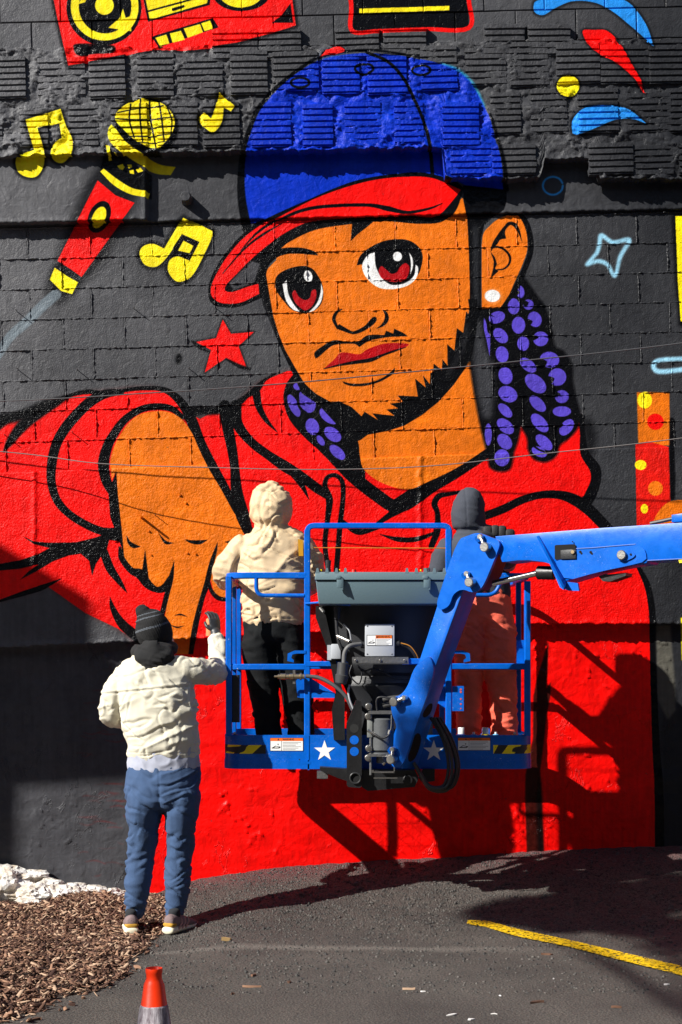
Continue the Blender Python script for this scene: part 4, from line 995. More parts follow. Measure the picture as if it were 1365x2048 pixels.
lift = tag(empty('boom_lift', (.2, -.65, 0)), 'blue boom lift with a railed basket, grey control box and jib arm', 'boom lift')
yF, yR = -1.07, -.14
KF = kk(yF)
def X_(px): return (px-682.5)/KF
def Z_(py): return EYE+(HOR-py)/KF
xl, xr = X_(447), X_(1067); zb0, zt0 = Z_(1538), Z_(1470)
rc = .13
def loop(xa, xb, ya, yb, r, n=26):
    pts = []
    for (cx, cy, a0) in ((xb-r, ya+r, -90), (xb-r, yb-r, 0), (xa+r, yb-r, 90), (xa+r, ya+r, 180)):
        for i in range(n+1):
            a = R(a0+90*i/n); pts.append((cx+r*math.cos(a), cy+r*math.sin(a)))
    return pts
def ring_sheet(mb, pts, ins, z0, z1, mi=0):
    n = len(pts); vs = []
    for (P_, z) in ((pts, z0), (pts, z1), (ins, z1), (ins, z0)): vs += [(p[0], p[1], z) for p in P_]
    fs = []
    for k in range(4):
        for i in range(n): j = (i+1) % n; fs.append((k*n+i, k*n+j, ((k+1) % 4)*n+j, ((k+1) % 4)*n+i))
    mb.add(vs, fs, mi)
# toe board and floor
m = MB(); o_ = loop(xl, xr, yF, yR, rc); i_ = loop(xl+.006, xr-.006, yF+.006, yR-.006, rc-.006)
ring_sheet(m, o_, i_, Z_(1521), zt0)
m.build('toe_board', M_blue, lift)
m = MB(); ring_sheet(m, loop(xl-.003, xr+.003, yF-.003, yR+.003, rc+.003), loop(xl+.03, xr-.03, yF+.03, yR-.03, rc-.03), zb0, Z_(1520.3)); m.build('floor_frame', M_blue, lift)
m = MB(); P_ = loop(xl+.031, xr-.031, yF+.031, yR-.031, rc-.031); 
for i in range(20): x = xl+.03+(xr-xl-.06)*i/19; m.box((x-.0005, yF+.03, zb0+.0285), (x+.0005, yR-.03, zb0+.030))
for i in range(8): y = yF+.04+(yR-yF-.08)*i/7; m.box((xl+.03, y-.0005, zb0+.028), (xr-.03, y+.0005, zb0+.0295))
tag(m.build('floor_grating', M_gal, lift), kind='stuff')
FLOOR = zb0+.03
def surf_y(x, off=.0015):
    if x < xl+rc: d = xl+rc-x; return yF+rc-math.sqrt(max(rc*rc-d*d, 0))-off
    if x > xr-rc: d = x-(xr-rc); return yF+rc-math.sqrt(max(rc*rc-d*d, 0))-off
    return yF-off
def decal(mb, quad, mi, off=.0015, n=10):
    """quad in photo pixels (tl, tr, br, bl) wrapped on the toe board"""
    vs = []; fs = []
    for i in range(n+1):
        t = i/n
        for (A, B) in ((quad[0], quad[1]), (quad[3], quad[2])):
            px = A[0]*(1-t)+B[0]*t; py = A[1]*(1-t)+B[1]*t; x = min(max(X_(px), xl+.0005), xr-.0005); vs.append((x, surf_y(x, off), Z_(py)))
    for i in range(n): fs.append((2*i, 2*i+1, 2*i+3, 2*i+2))
    mb.add(vs, fs, mi)
for side, spans, (pa, pb) in ((0, [(449,468,462,449),(489,512,499,476),(524,531,531,514)], (447.5,532)), (1, [(986,1000,988,986),(1009,1046,1023,1002)], (987,1066.5))):
    m = MB(); y0, y1 = 1490, 1507.5
    decal(m, [(pa,y0),(pb,y0),(pb,y1),(pa,y1)], 0, .0012, 70)
    if side == 0: ys = [[(455,y0),(483,y0),(467,y1),(450,y1)],[(498,y0),(524,y0),(505,y1),(479,y1)]]
    else: ys = [[(987,y0),(997,y0),(987.5,y1),(987,y1)],[(1017,y0),(1044,y0),(1029,y1),(1004,y1)],[(1058,y0),(1066,y0),(1066,y1),(1050,y1)]]
    for q in ys: decal(m, q, 1, .0024, 40)
    m.build('hazard_stripe', [M_dk, M_yl], lift, False)
def star(cx, cy, r, name='star_emblem'):
    m = MB(); pts = []
    for i in range(10):
        a = R(-90+36*i); q = r if i % 2 == 0 else r*.39
        pts.append(Vector((X_(cx+q*math.cos(a)), yF-.0022, Z_(cy+q*math.sin(a)))))
    vs = [Vector((X_(cx), yF-.0022, Z_(cy)))]+pts; m.add(vs, [(0, i+1, (i+1) % 10+1) for i in range(10)]); return m.build(name, M_wht, lift, False)
star(649.5, 1502, 22); star(868, 1502, 22)
def text(mb_parent, s, px, py, h, mt, y=None, k_=None, name='lettering'):
    cu = bpy.data.curves.new(name, 'FONT'); cu.body = s; cu.size = 1; cu.align_x = 'CENTER'; cu.align_y = 'CENTER'; cu.resolution_u = 2; cu.offset = .012
    t = bpy.data.objects.new(name, cu); COL.objects.link(t); dg = bpy.context.evaluated_depsgraph_get()
    me = bpy.data.meshes.new_from_object(t.evaluated_get(dg)); bpy.data.objects.remove(t); bpy.data.curves.remove(cu)
    kq = kk(y); hh = max(v.co.y for v in me.vertices)-min(v.co.y for v in me.vertices); sc = h/kq/hh
    p = W(px, py, y)
    for v in me.vertices: c = v.co*sc; v.co = Vector((p.x+c.x, y, p.z+c.y))
    me.update(); me.name = name
    return link(name, me, mb_parent, mt)
def warning(px0, py0, px1, py1, y, parent, title_frac=.24, flip=False):
    m = MB(); f = lambda px, py, d: W(px, py, y-d)
    def q(a, b, c, d, mi, off): m.add([f(a,b,off), f(c,b,off), f(c,d,off), f(a,d,off)], [(0,1,2,3)], mi)
    q(px0, py0, px1, py1, 0, 0); w = px1-px0; h = py1-py0; t = py0+h*title_frac
    e = .8
    q(px0, py0, px1, py0+e, 2, .0006); q(px0, py1-e, px1, py1, 2, .0006); q(px0, py0, px0+e, py1, 2, .0006); q(px1-e, py0, px1, py1, 2, .0006)
    q(px0+(w*.35 if flip else e), py0+e, px1-e, t, 1, .0006)
    q(px0+w*.34, t, px0+w*.34+.6, py1, 2, .0007)
    for i in range(6): 
        yy_ = t+h*(.09+.11*i); q(px0+w*.38, yy_, px0+w*(.93-.08*((i*7) % 3)), yy_+.75, 3, .0007)
    # pictogram: a lift under an overhead line
    for a in ([(.05,.80),(.28,.80),(.28,.74),(.05,.74)],[(.07,.74),(.16,.60),(.18,.62),(.11,.74)],[(.16,.60),(.29,.68),(.28,.71),(.16,.64)],[(.26,.66),(.31,.66),(.31,.76),(.26,.76)],[(.22,.45),(.26,.45),(.24,.58)]):
        P_ = [f(px0+w*u, py0+h*v, .0008) for u, v in a]; m.add(P_, [tuple(range(len(P_)))], 2)
    o = m.build('warning_label', [M_wht, M_org, M_dk, mat('decal_grey', (.18,.18,.18), .6)], parent, False)
    tx = (px0+px1)/2+(w*.17 if flip else w*.05)
    text(o, 'WARNING', tx, (py0+t)/2+.2, h*title_frac*.55, M_dk, y-.0014)
    tm = MB(); cx = tx-w*(.30 if not flip else .27); hh = h*title_frac*.3
    tm.add([W(cx-hh, (py0+t)/2+hh*.9, y-.0014), W(cx+hh, (py0+t)/2+hh*.9, y-.0014), W(cx, (py0+t)/2-hh, y-.0014)], [(0,1,2)]); tm.build('warning_triangle', M_dk, o, False)
warning(540.5, 1475.5, 607, 1502, yF-.0015, lift); warning(916, 1475, 981.5, 1501, yF-.0015, lift)
# small latch marks and weld seam
m = MB(); m.box((X_(616),yF-.003,Z_(1540)),(X_(619),yF-.0002,Z_(1471))); m.box((X_(605),yF-.004,Z_(1528)),(X_(622),yF-.001,Z_(1523))); m.build('hinge_seam', M_blue, lift)
m = MB(); m.box((X_(598),yF-.0012,Z_(1526)),(X_(600.5),yF+.001,Z_(1518))); m.build('latch_slot', M_dk, lift)

T = .0185
def rail(name, pts, r=T, sq=True, fl=.0, mt=None, n=10): 
    b = MB(); b.tube(pts, r, n=n, square=sq, fillet=fl, up=Vector((0,1,0)) if sq else None); return b.build(name, mt or M_blue, lift, 40)
zrL = Z_(1151); zmid = Z_(1335)
def V(px, py, y=yF): 
    return Vector((X_(px), y, Z_(py)))
yp = yF+.018
# left bay
rail('top_rail', [V(612,1151,yp), V(456,1151,yp), V(456,1151,yR), V(520,1151,yR)], fl=.10)
rail('corner_post', [V(458,1153,yp), V(458,1472,yp)])
rail('mid_rail', [V(610,1334,yp), V(457,1334,yp), V(457,1334,yR)], fl=.06)
rail('grab_bar', [V(513,1156,yp-.01), V(513,1191,yp-.01), V(609,1191,yp-.01)], r=.0125, sq=False, fl=.10)
rail('inner_post', [V(615,1060,yp), V(615,1474,yp)], r=.0185)
rail('high_rail', [V(615,1080,yp), V(615,1051,yp), V(900,1051,yp), V(900,1080,yp)], r=.0165, sq=True, fl=.06)
rail('inner_post', [V(898,1060,yp), V(898,1474,yp+.0)], r=.0185)
rail('chest_cable', [V(626,1095,yp), V(893,1096,yp)], r=.0028, sq=False, mt=mat('worn_cable', rgb(190,120,40), .5))
rail('mid_rail', [V(612,1328,yp-.004), V(845,1328,yp-.004)], r=.0165)
rail('mid_rail', [V(905,1333,yp), V(1058,1333,yp), V(1058,1333,yR)], fl=.05)
rail('corner_post', [V(1056,1162,yp), V(1056,1472,yp)])
rail('top_rail', [V(905,1152,yp), V(1056,1152,yp), V(1056,1152,yR), V(960,1152,yR)], fl=.09)
rail('grab_bar', [V(905,1190,yp-.01), V(990,1190,yp-.01), V(1004,1162,yp-.01)], r=.0125, sq=False, fl=.10)
# rear rails and posts
rail('rear_rail', [V(457,1334,yR), V(1058,1334,yR)], r=.0165); rail('rear_rail', [V(520,1151,yR), V(960,1151,yR)])
for px in (457, 600, 760, 905, 1028): rail('rear_post', [V(px,1153,yR), V(px,1474,yR)], r=.0165)
rail('side_post', [V(457,1153,-.6), V(457,1472,-.6)], r=.0165); rail('side_post', [V(1056,1153,-.6), V(1056,1472,-.6)], r=.0165)
# hooks on the middle rail
for (a, s_) in ((612,-1),(904,1)):
    b = MB(); q = [(a,1301),(a+s_*22,1301),(a+s_*36,1307),(a+s_*37,1322),(a+s_*24,1325),(a+s_*24,1320),(a+s_*29,1316),(a+s_*27,1309),(a+s_*18,1307),(a,1307)]
    b.slab([V(x, y, yp-.022) for x, y in q], Vector((0,.012,0)), bev=.0)
    b.build('lanyard_hook', M_blue, lift)
# gusset plates and fittings
b = MB(); b.slab([V(612,1350,yp+.02),(V(672,1388,yp+.02)),V(672,1395,yp+.02),V(595,1395,yp+.02),V(592,1362,yp+.02),V(600,1350,yp+.02)], Vector((0,.01,0))); b.box(V(600,1385,yp-.01), V(670,1396,yp+.03)); b.build('gusset_plate', M_blue, lift)
b = MB(); b.slab([V(905,1372,yp-.02),V(928,1372,yp-.02),V(928,1422,yp-.02),V(905,1422,yp-.02)], Vector((0,.006,0))); br = b.build('latch_plate', M_blue, lift)
b = MB()
for (x, y, r_) in ((922,1379,2.2),(922,1384,2.2),(922,1398,2),(922,1408,2),(922,1417,1.6)): c0 = V(x, y, yp-.0205); b.cyl(c0+Vector((0,.001,0)), c0+Vector((0,-.001,0)), r_/KF, n=10)
b.build('hole', mat('hole_show', rgb(200,80,60), .7), br)
b = MB(); b.slab([V(858,1395,yp+.01),V(898,1420,yp+.01),V(898,1360,yp+.01),V(880,1360,yp+.01)], Vector((0,.008,0))); b.build('gusset_plate', M_blue, lift)
b = MB(); b.tube([V(471,1350,yp+.02), V(471,1445,yp+.02)], .024, n=8, square=True); b.build('manual_tube', M_plas, lift)
b = MB(); b.box(V(1036,1280,yp+.03), V(1051,1328,yp+.07)); b.build('side_bracket', M_blue, lift)

# --- control box
yb = -1.33; kb = kk(yb)
def Bx(px, py, y=yb): return W(px, py, y)
b = MB()
def frustum(mb, top, bot, yt0, yt1, yb0, yb1, mi=0, bev=.006):
    (xa, xb, z1) = top; (xc, xd, z0) = bot
    bm = bmesh.new(); vs = [bm.verts.new(v) for v in ((xa,yt0,z1),(xb,yt0,z1),(xb,yt1,z1),(xa,yt1,z1),(xc,yb0,z0),(xd,yb0,z0),(xd,yb1,z0),(xc,yb1,z0))]
    for f in ((0,1,2,3),(7,6,5,4),(0,4,5,1),(1,5,6,2),(2,6,7,3),(3,7,4,0)): bm.faces.new([vs[i] for i in f])
    bmesh.ops.recalc_face_normals(bm, faces=bm.faces[:]); bmesh.ops.bevel(bm, geom=bm.edges[:], offset=bev, segments=3, affect='EDGES', profile=.5)
    bm.verts.index_update(); mb.add([v.co.copy() for v in bm.verts], [[v.index for v in f.verts] for f in bm.faces], mi); bm.free()
A0, A1 = Bx(632,1161), Bx(895,1208)
frustum(b, (A0.x, A1.x, A0.z), (A0.x+.016, A1.x-.010, A1.z), yb, yb+.30, yb+.03, yb+.28); cbox = b.build('control_box', M_box, lift, 40)
b = MB(); a0, a1 = Bx(630,1144), Bx(896,1160)
frustum(b, (a0.x+.004, a1.x-.004, a0.z), (a0.x, a1.x, a1.z), yb-.004, yb+.30, yb-.010, yb+.306, bev=.004)
for px in (633,652,671,689,812,831,849,867,887):
    c0 = Bx(px, 1136, yb-.004); c1 = Bx(px+4.5, 1146, yb-.004)
    q = [Bx(px-1.5,1146,yb-.006), Bx(px+6,1146,yb-.006), Bx(px+4.2,1136,yb-.004), Bx(px+.6,1136,yb-.004)]
    b.slab(q, Vector((0,.022,0)))
b.build('lid', M_box, cbox, 30)
for px in (679, 853):
    b = MB(); b.box(Bx(px-5,1155,yb-.022), Bx(px+6,1176,yb-.008), bev=.002); b.box(Bx(px-7,1151,yb-.026), Bx(px+3,1158,yb-.010), bev=.002); b.box(Bx(px+5,1157,yb-.020), Bx(px+8,1180,yb-.008), bev=.001)
    b.build('clasp', M_box, cbox)
b = MB(); c0 = Bx(656,1146,yb+.12); b.tube([c0, c0+Vector((.004,0,.075))], [.014,.017], n=10); b.build('joystick', M_plas, cbox)
b = MB(); c0 = Bx(854,1146,yb+.10); b.cyl(c0, c0+Vector((0,0,.028)), .02, n=6); b.build('cap_nut', M_steel, cbox)
b = MB()
for px, c in ((643,0),(680,0),(842,0)): c0 = Bx(px,1145,yb+.02); b.cyl(c0, c0+Vector((0,0,.018)), .004, n=6)
b.build('lamp_stud', M_yl, cbox)
b = MB(); c0 = Bx(708,1146,yb+.05); b.cyl(c0, c0+Vector((0,0,.02)), .016, .013, n=12); b.build('push_button', mat('red_button', rgb(210,20,10), .4), cbox)
b = MB(); b.tube([V(612,1207,yp-.02), V(640,1206,yp-.1), Bx(700,1210,yb+.05)], .006, n=8); b.build('box_bracket', M_blue, lift)

# --- black console shell below the box
b = MB(); rows = [(1210,640,888),(1240,642,886),(1290,655,880),(1330,672,872),(1345,690,868),(1352,694,866),(1356,690,868),(1366,684,868),(1372,688,868),(1400,700,866),(1470,700,866)]
vs = []; fs = []; nC = 16; ysh = -1.02
for (py, a, c) in rows:
    for i in range(nC+1):
        t = i/nC; px = a+(c-a)*t; d = .10*math.sin(math.pi*min(1, max(0, t)))**.7 if py < 1346 or py > 1369 else .10*math.sin(math.pi*t)**.7-.02
        if py > 1380: d *= .5
        vs.append(W(px, py, ysh-d+.0))
for i in range(len(rows)-1):
    for j in range(nC): a = i*(nC+1)+j; fs.append((a, a+1, a+nC+2, a+nC+1))
n0 = len(vs)
for v in list(vs): vs.append(v+Vector((0,.004,0)))
fs += [tuple(n0+k for k in f[::-1]) for f in fs]
b.add(vs, fs); b.build('console_shell', M_plas, lift, 30)
b = MB(); b.slab([W(632,1212,-1.12),W(648,1212,-1.12),W(665,1290,-1.10),W(690,1400,-1.10),W(690,1480,-1.10),W(668,1480,-1.10),W(664,1420,-1.10),W(672,1385,-1.10),W(656,1300,-1.10),W(632,1235,-1.12)], Vector((0,.09,0))); b.build('console_bracket', M_blk, lift)
# junction box with its label
yj = -1.20; b = MB(); b.box(W(730.5,1248,yj), W(789,1313,yj+.06), bev=.006)
jb = b.build('junction_box', M_whbox, lift, 40)
for (x, y) in ((735,1252),(784,1252),(735,1308),(784,1308)):
    b = MB(); c0 = W(x, y, yj-.001); b.cyl(c0+Vector((0,.002,0)), c0+Vector((0,-.002,0)), .004, n=8, bev=.0008); b.build('screw', M_gal, jb)
warning(734, 1270, 785, 1291, yj-.002, jb, .33, True)
for (a, c) in (((722,1290),(731,1290)),((789,1287),(800,1287))):
    b = MB(); b.cyl(W(*a, yj+.03), W(*c, yj+.03), .020, n=12, bev=.003); b.build('cable_gland', M_plas, jb)
b = MB(); b.box(W(705,1314,yj-.02), W(817,1327,yj+.0)); b.box(W(705,1326,yj-.02), W(817,1328,yj+.05)); sp = b.build('strut_channel', M_gal, lift)
for x in (712, 761, 810): b = MB(); c0 = W(x, 1321, yj-.021); b.cyl(c0, c0+Vector((0,-.006,0)), .008, n=8, bev=.0015); b.build('bolt', M_steel, sp)
rail('console_rail', [W(805,1323,yj+.01), W(850,1323,yj+.01)], r=.018)
b = MB(); b.box(W(655,1290,-1.12), W(663,1320,-1.06)); b.box(W(663,1288,-1.13), W(682,1318,-1.08), bev=.004); b.build('side_switch', M_whbox, lift)
# plug, connector, hoses and cables
def hose(name, pts, r, mt=None, y0=None, n=8): 
    P_ = [W(*p) for p in pts]; q = []
    for i in range(len(P_)-1):
        p0 = P_[i-1] if i else 2*P_[0]-P_[1]; p1, p2 = P_[i], P_[i+1]; p3 = P_[i+2] if i+2 < len(P_) else 2*p2-p1
        for j in range(6):
            t = j/6; q.append(.5*((2*p1)+(-p0+p2)*t+(2*p0-5*p1+4*p2-p3)*t*t+(-p0+3*p1-3*p2+p3)*t**3))
    q.append(P_[-1]); b = MB(); b.tube(q, r, n=n); return b.build(name, mt or M_rub_, lift, 60)
b = MB(); b.cyl(W(687,1325,-1.22), W(685,1352,-1.22), .033, .034, n=18, bev=.004); b.cyl(W(685,1349,-1.22), W(682,1368,-1.22), .040, .034, n=18, bev=.006); b.build('power_plug', mat('plug_grey', (.05,.05,.052), .45), lift)
hose('power_cord', [(688,1327,-1.22),(690,1305,-1.22),(700,1292,-1.22),(722,1288,-1.19)], .013, mat('cord_grey', (.12,.12,.12), .55))
hose('air_hose', [(612,1352,-1.12),(640,1356,-1.13),(670,1372,-1.15),(693,1394,-1.16),(706,1420,-1.16)], .012, mat('hose_grey', (.07,.07,.075), .5))
b = MB(); y_ = -1.12
for (a, c, r_) in ((549,556,.007),(556,561,.014),(561,572,.019),(572,580,.015),(580,588,.019),(588,600,.016),(600,604,.022),(604,610,.016)): b.cyl(W(a,1353,y_), W(c,1353,y_), r_, n=8, bev=.0012)
b.build('air_fitting', M_brass, lift)
b = MB(); b.slab([W(586,1340,y_+.0),W(591,1340,y_),W(591,1368,y_),W(586,1368,y_)], Vector((0,.03,0))); b.build('fitting_plate', M_gal, lift)
hose('cable', [(800,1287,-1.17),(818,1294,-1.17),(830,1308,-1.16),(836,1322,-1.14)], .012, M_rub_); hose('cable', [(802,1286,-1.19),(820,1292,-1.19),(832,1306,-1.18),(838,1320,-1.16)], .003, mat('orange_wire', rgb(200,130,40), .5))
hose('cable', [(688,1248,-1.15),(699,1262,-1.18),(703,1283,-1.18)], .004, mat('pale_wire', (.35,.36,.38), .5)); hose('cable', [(673,1239,-1.14),(676,1275,-1.14),(684,1300,-1.14)], .010); hose('cable', [(700,1370,-1.16),(697,1382,-1.17),(700,1400,-1.18),(708,1420,-1.18)], .006, mat('pale_wire', (.35,.36,.38), .5))
hose('cable', [(715,1330,-1.12),(728,1342,-1.12),(745,1338,-1.12),(770,1346,-1.12),(792,1356,-1.12),(840,1358,-1.12)], .006); hose('cable', [(704,1330,-1.13),(700,1350,-1.14),(718,1368,-1.13),(724,1345,-1.13),(714,1330,-1.13)], .004)
b = MB(); b.cyl(W(675,1272,-1.15), W(700,1283,-1.19), .012, n=12, bev=.002); b.build('gas_strut', M_steel, lift)
b = MB(); b.cyl(W(675,1214,-1.16), W(675,1222,-1.16), .022, n=12); b.cyl(W(675,1222,-1.16), W(675,1238,-1.16), .018, n=12); b.build('cable_gland', M_plas, lift)
b = MB(); b.cyl(W(641,1216,-1.13), W(648,1224,-1.15), .010, n=8); b.build('bolt', M_steel, lift)

# --- black mounting frame with the rotator
yk = -1.26
def plate(name, pts, y, th, mt, holes=(), bev=0., parent=None):
    b = MB(); b.slab([W(px, py, y) for px, py in pts], Vector((0,th,0)), bev=bev); return b.build(name, mt, parent or lift, 35)
fr = plate('mount_plate', [(712,1402),(722,1402),(724,1408),(724,1572),(720,1576),(697,1574),(694,1570),(694,1447),(697,1442)], yk, .16, M_blk)
for (x, y, mt, nm) in ((709,1457,M_dk,'hole'),(709,1480,M_blue,'hole'),(709,1503,M_blue,'hole')):
    b = MB(); c0 = W(x, y, yk-.001); b.cyl(c0+Vector((0,.003,0)), c0+Vector((0,-.0005,0)), 9/kk(yk), n=20); b.build(nm, mt, fr)
b = MB(); c0 = W(711,1556,yk); 
vs = []; fs = []; n = 22
for (rr_, yy_) in ((.031,.0),(.035,-.012),(.031,-.014),(.026,-.012),(.026,.06)):
    for i in range(n): a = 2*math.pi*i/n; vs.append(c0+Vector((rr_*math.cos(a), yy_, rr_*math.sin(a))))
for r_ in range(4):
    for i in range(n): j = (i+1) % n; fs.append((r_*n+i, r_*n+j, (r_+1)*n+j, (r_+1)*n+i))
b.add(vs, fs); b.build('pivot_tube', M_steel if False else mat('pivot_black', (.03,.03,.03), .3), fr, 40)
b = MB(); b.cyl(W(711,1556,yk-.002), W(711,1556,yk+.0), .026, n=20); b.build('pivot_bore', mat('bore', (.002,.002,.002), .9), fr)
plate('mount_plate', [(724,1540),(830,1540),(838,1556),(830,1574),(736,1582),(724,1574)], yk+.05, .12, M_blk)
plate('mount_plate', [(640,1534),(694,1538),(694,1562),(676,1556),(640,1541)], yk+.06, .10, M_blk)
b = MB(); c0 = W(816,1560,yk+.045); b.cyl(c0, c0+Vector((0,-.012,0)), .030, n=20, bev=.004); b.build('pivot_cap', M_blk, lift)
b = MB(); b.cyl(W(646,1546,yk+.2), W(646,1558,yk+.2), .02, n=10); b.box(W(635,1540,-1.0), W(656,1557,-1.1)); b.build('foot_switch_guard', M_gal, lift)
b = MB(); b.cyl(W(765,1436,yk+.02), W(765,1502,yk+.02), .068, n=26, bev=.008); b.cyl(W(765,1504,yk+.02), W(765,1509,yk+.02), .074, n=26, bev=.003); b.cyl(W(765,1509,yk+.02), W(765,1526,yk+.02), .035, n=16, bev=.003)
rot = b.build('rotator', mat('rotator_grey', (.09,.095,.10), .4, bump=.15, bscale=60), lift, 40)
b = MB(); b.box(W(738,1422,yk-.05), W(787,1427,yk+.06)); b.box(W(738,1508,yk-.05), W(787,1511,yk+.06)); b.build('rotator_flange', M_gal, rot)
b = MB(); b.box(W(735,1440,yk-.03), W(745,1474,yk+.03), bev=.002); b.build('rotator_lug', mat('lug_grey', (.2,.21,.2), .45), rot)
b = MB(); b.box(W(748,1543,yk-.03), W(790,1545.5,yk-.01)); b.box(W(788,1530,yk-.03), W(790,1545,yk-.01)); b.box(W(748,1555,yk-.04), W(795,1557,yk-.03)); b.box(W(745,1540,yk-.03), W(748,1545,yk-.01)); b.build('retainer_bar', M_steel, rot)
for (x, y) in ((738,1413),(737,1433),(738,1497),(737,1516)):
    b = MB(); c0 = W(x, y, yk-.035); b.cyl(c0+Vector((0,.05,0)), c0, .020, n=14, bev=.003); b.cyl(c0, c0+Vector((0,-.012,0)), .011, n=6); b.build('pin', M_steel, rot)
b = MB(); b.cyl(W(742,1410,yk-.02), W(742,1550,yk-.02), .008, n=10); b.build('pin_rod', M_gal, rot)
hose('hydraulic_hose', [(741,1462,yk-.05),(752,1470,yk-.07),(765,1476,yk-.08),(778,1470,yk-.08),(783,1455,yk-.07),(784,1430,yk-.05)], .006, M_rub_)
b = MB(); b.cyl(W(736,1460,yk-.05), W(742,1464,yk-.05), .010, n=8); b.cyl(W(742,1464,yk-.05), W(754,1471,yk-.06), .009, n=8); b.cyl(W(778,1468,yk-.08), W(780,1460,yk-.08), .009, n=8); b.cyl(W(765,1528,yk), W(769,1524,yk), .014, n=8); b.build('hose_fitting', M_steel, rot)
hose('hydraulic_hose', [(755,1425,yk-.02),(754,1400,yk-.04),(765,1394,yk-.05),(800,1398,yk-.05),(840,1380,yk)], .006, M_rub_)
for i, dy in enumerate((0, 12)): hose('hydraulic_hose', [(766,1400+dy,yk-.01),(785,1396+dy,yk-.01),(830,1392+dy,yk+.0)], .014, mat('sleeve_hose', (.05,.048,.045), .7))

# --- jib and boom: planes turned towards the sun side
nb = Vector((-.50, -.866, 0)).normalized(); P0 = W(985, 1090, -1.66)
def onp(px, py, off=0.):
    o = cam.location; d = W(px, py, 0)-o; t = (P0+nb*off-o).dot(nb)/d.dot(nb); return o+d*t
J7 = lambda x, y: (780+x/3.793, 1020+y/3.793)
J3 = lambda x, y: (960+x/3.37, 1000+y/3.37)
def jplate(name, pts, off, th, parent=None, conv=None, mt=None, bev=.0, rnd=0):
    pp = [conv(*p) if conv else p for p in pts]
    q = [onp(px, py, off) for px, py in pp]
    if rnd: q = chaikin(q, rnd)
    b = MB(); b.slab(q, -nb*th, bev=bev); return b.build(name, mt or M_blue, parent or lift, 30)
# lower arm of the jib (box section) and its cheek plates
arm = jplate('jib_arm', [(525,615),(655,615),(655,628),(345,1200),(150,1780),(100,1960),(5,1930),(90,1600),(230,1120),(365,735),(440,640)][:0] or [(372,690),(530,600),(560,600),(345,1190),(225,1560),(95,1965),(20,1930),(30,1700),(232,1120)], 0, .19, conv=J7, bev=.003)
low = jplate('jib_end_plate', [(285,1105),(318,1130),(342,1250),(190,1660),(120,1890),(85,1945),(40,1960),(5,1925),(5,1850),(45,1740),(55,1640),(5,1520),(20,1425),(90,1400),(140,1330),(185,1190)], .022, .022, conv=J7, rnd=2)
head = jplate('jib_knuckle', [(513,225),(590,195),(655,172),(700,180),(760,205),(815,222),(834,250),(828,290),(745,495),(715,560),(690,598),(650,624),(610,622),(570,605),(530,606),(495,628),(472,660),(462,700),(440,735),(390,760),(362,740),(357,700),(385,610)], .028, .028, conv=J7, rnd=2)
jplate('jib_knuckle', [(660,175),(834,250),(745,500),(690,600),(600,615),(560,420),(560,250)], -.20, .028, conv=J7)
b = MB(); b.slab([onp(*J7(x, y), -.0) for x, y in ((560,330),(820,260),(740,490),(640,600),(560,580))], -nb*.19); b.build('jib_knuckle_core', M_blk, lift)
def pin(px, py, r, L, off, parent, mt=None, px2=None):
    c = onp(px, py, off); b = MB(); b.cyl(c, c+nb*L, r, n=18, bev=.003); return b.build('pivot_pin', mt or M_steel, parent, 40)
def keeper(p, q, parent):
    """a pin head, its keeper bar and retaining bolt"""
    a = onp(*J7(*p), .03); c = onp(*J7(*q), .03)
    b = MB(); b.cyl(a, a+nb*.050, .027, n=18, bev=.004); b.build('pivot_pin', M_steel, parent, 40)
    b = MB(); b.tube([a+nb*.034, c+nb*.02], .0105, n=10); b.cyl(c, c+nb*.032, .016, n=6, bev=.002); b.build('keeper_bar', M_steel, parent, 40)
    b = MB(); b.cyl(c-Vector((.015,0,.005)), c+nb*.012-Vector((.02,0,.012)), .022, .018, n=14); b.build('boss', M_blue, parent, 40)
keeper((742,285), (698,205), head); keeper((626,550), (596,485), head); keeper((55,1455), (122,1425), low); keeper((33,1890), (35,1815), low)
# slotted openings in the dark face of the arm
side = Vector((.866,-.5,0))
def onside(px, py, off=.0):
    # point on the right-hand face of the arm
    a = onp(*J7(345,1190)); b_ = onp(*J7(95,1965)); n2 = (b_-a).cross(-nb).normalized()
    if n2.y > 0: n2 = -n2
    o = cam.location; d = W(px, py, 0)-o; t = (a+n2*off-o).dot(n2)/d.dot(n2); return o+d*t, n2
for pts, nm in (([(262,1520),(300,1470),(325,1465),(325,1500),(305,1550),(262,1580),(248,1560)],'lightening_hole'),([(170,1740),(205,1690),(235,1700),(240,1760),(200,1880),(150,1920),(135,1880)],'lightening_hole')):
    q = [onside(*J7(*p), .0012)[0] for p in pts]; q = chaikin(q, 2); n2 = onside(*J7(*pts[0]))[1]
    b = MB(); b.slab(q, -n2*.0008); b.build(nm, mat('bore', (.002,.002,.002), .9), arm, False)
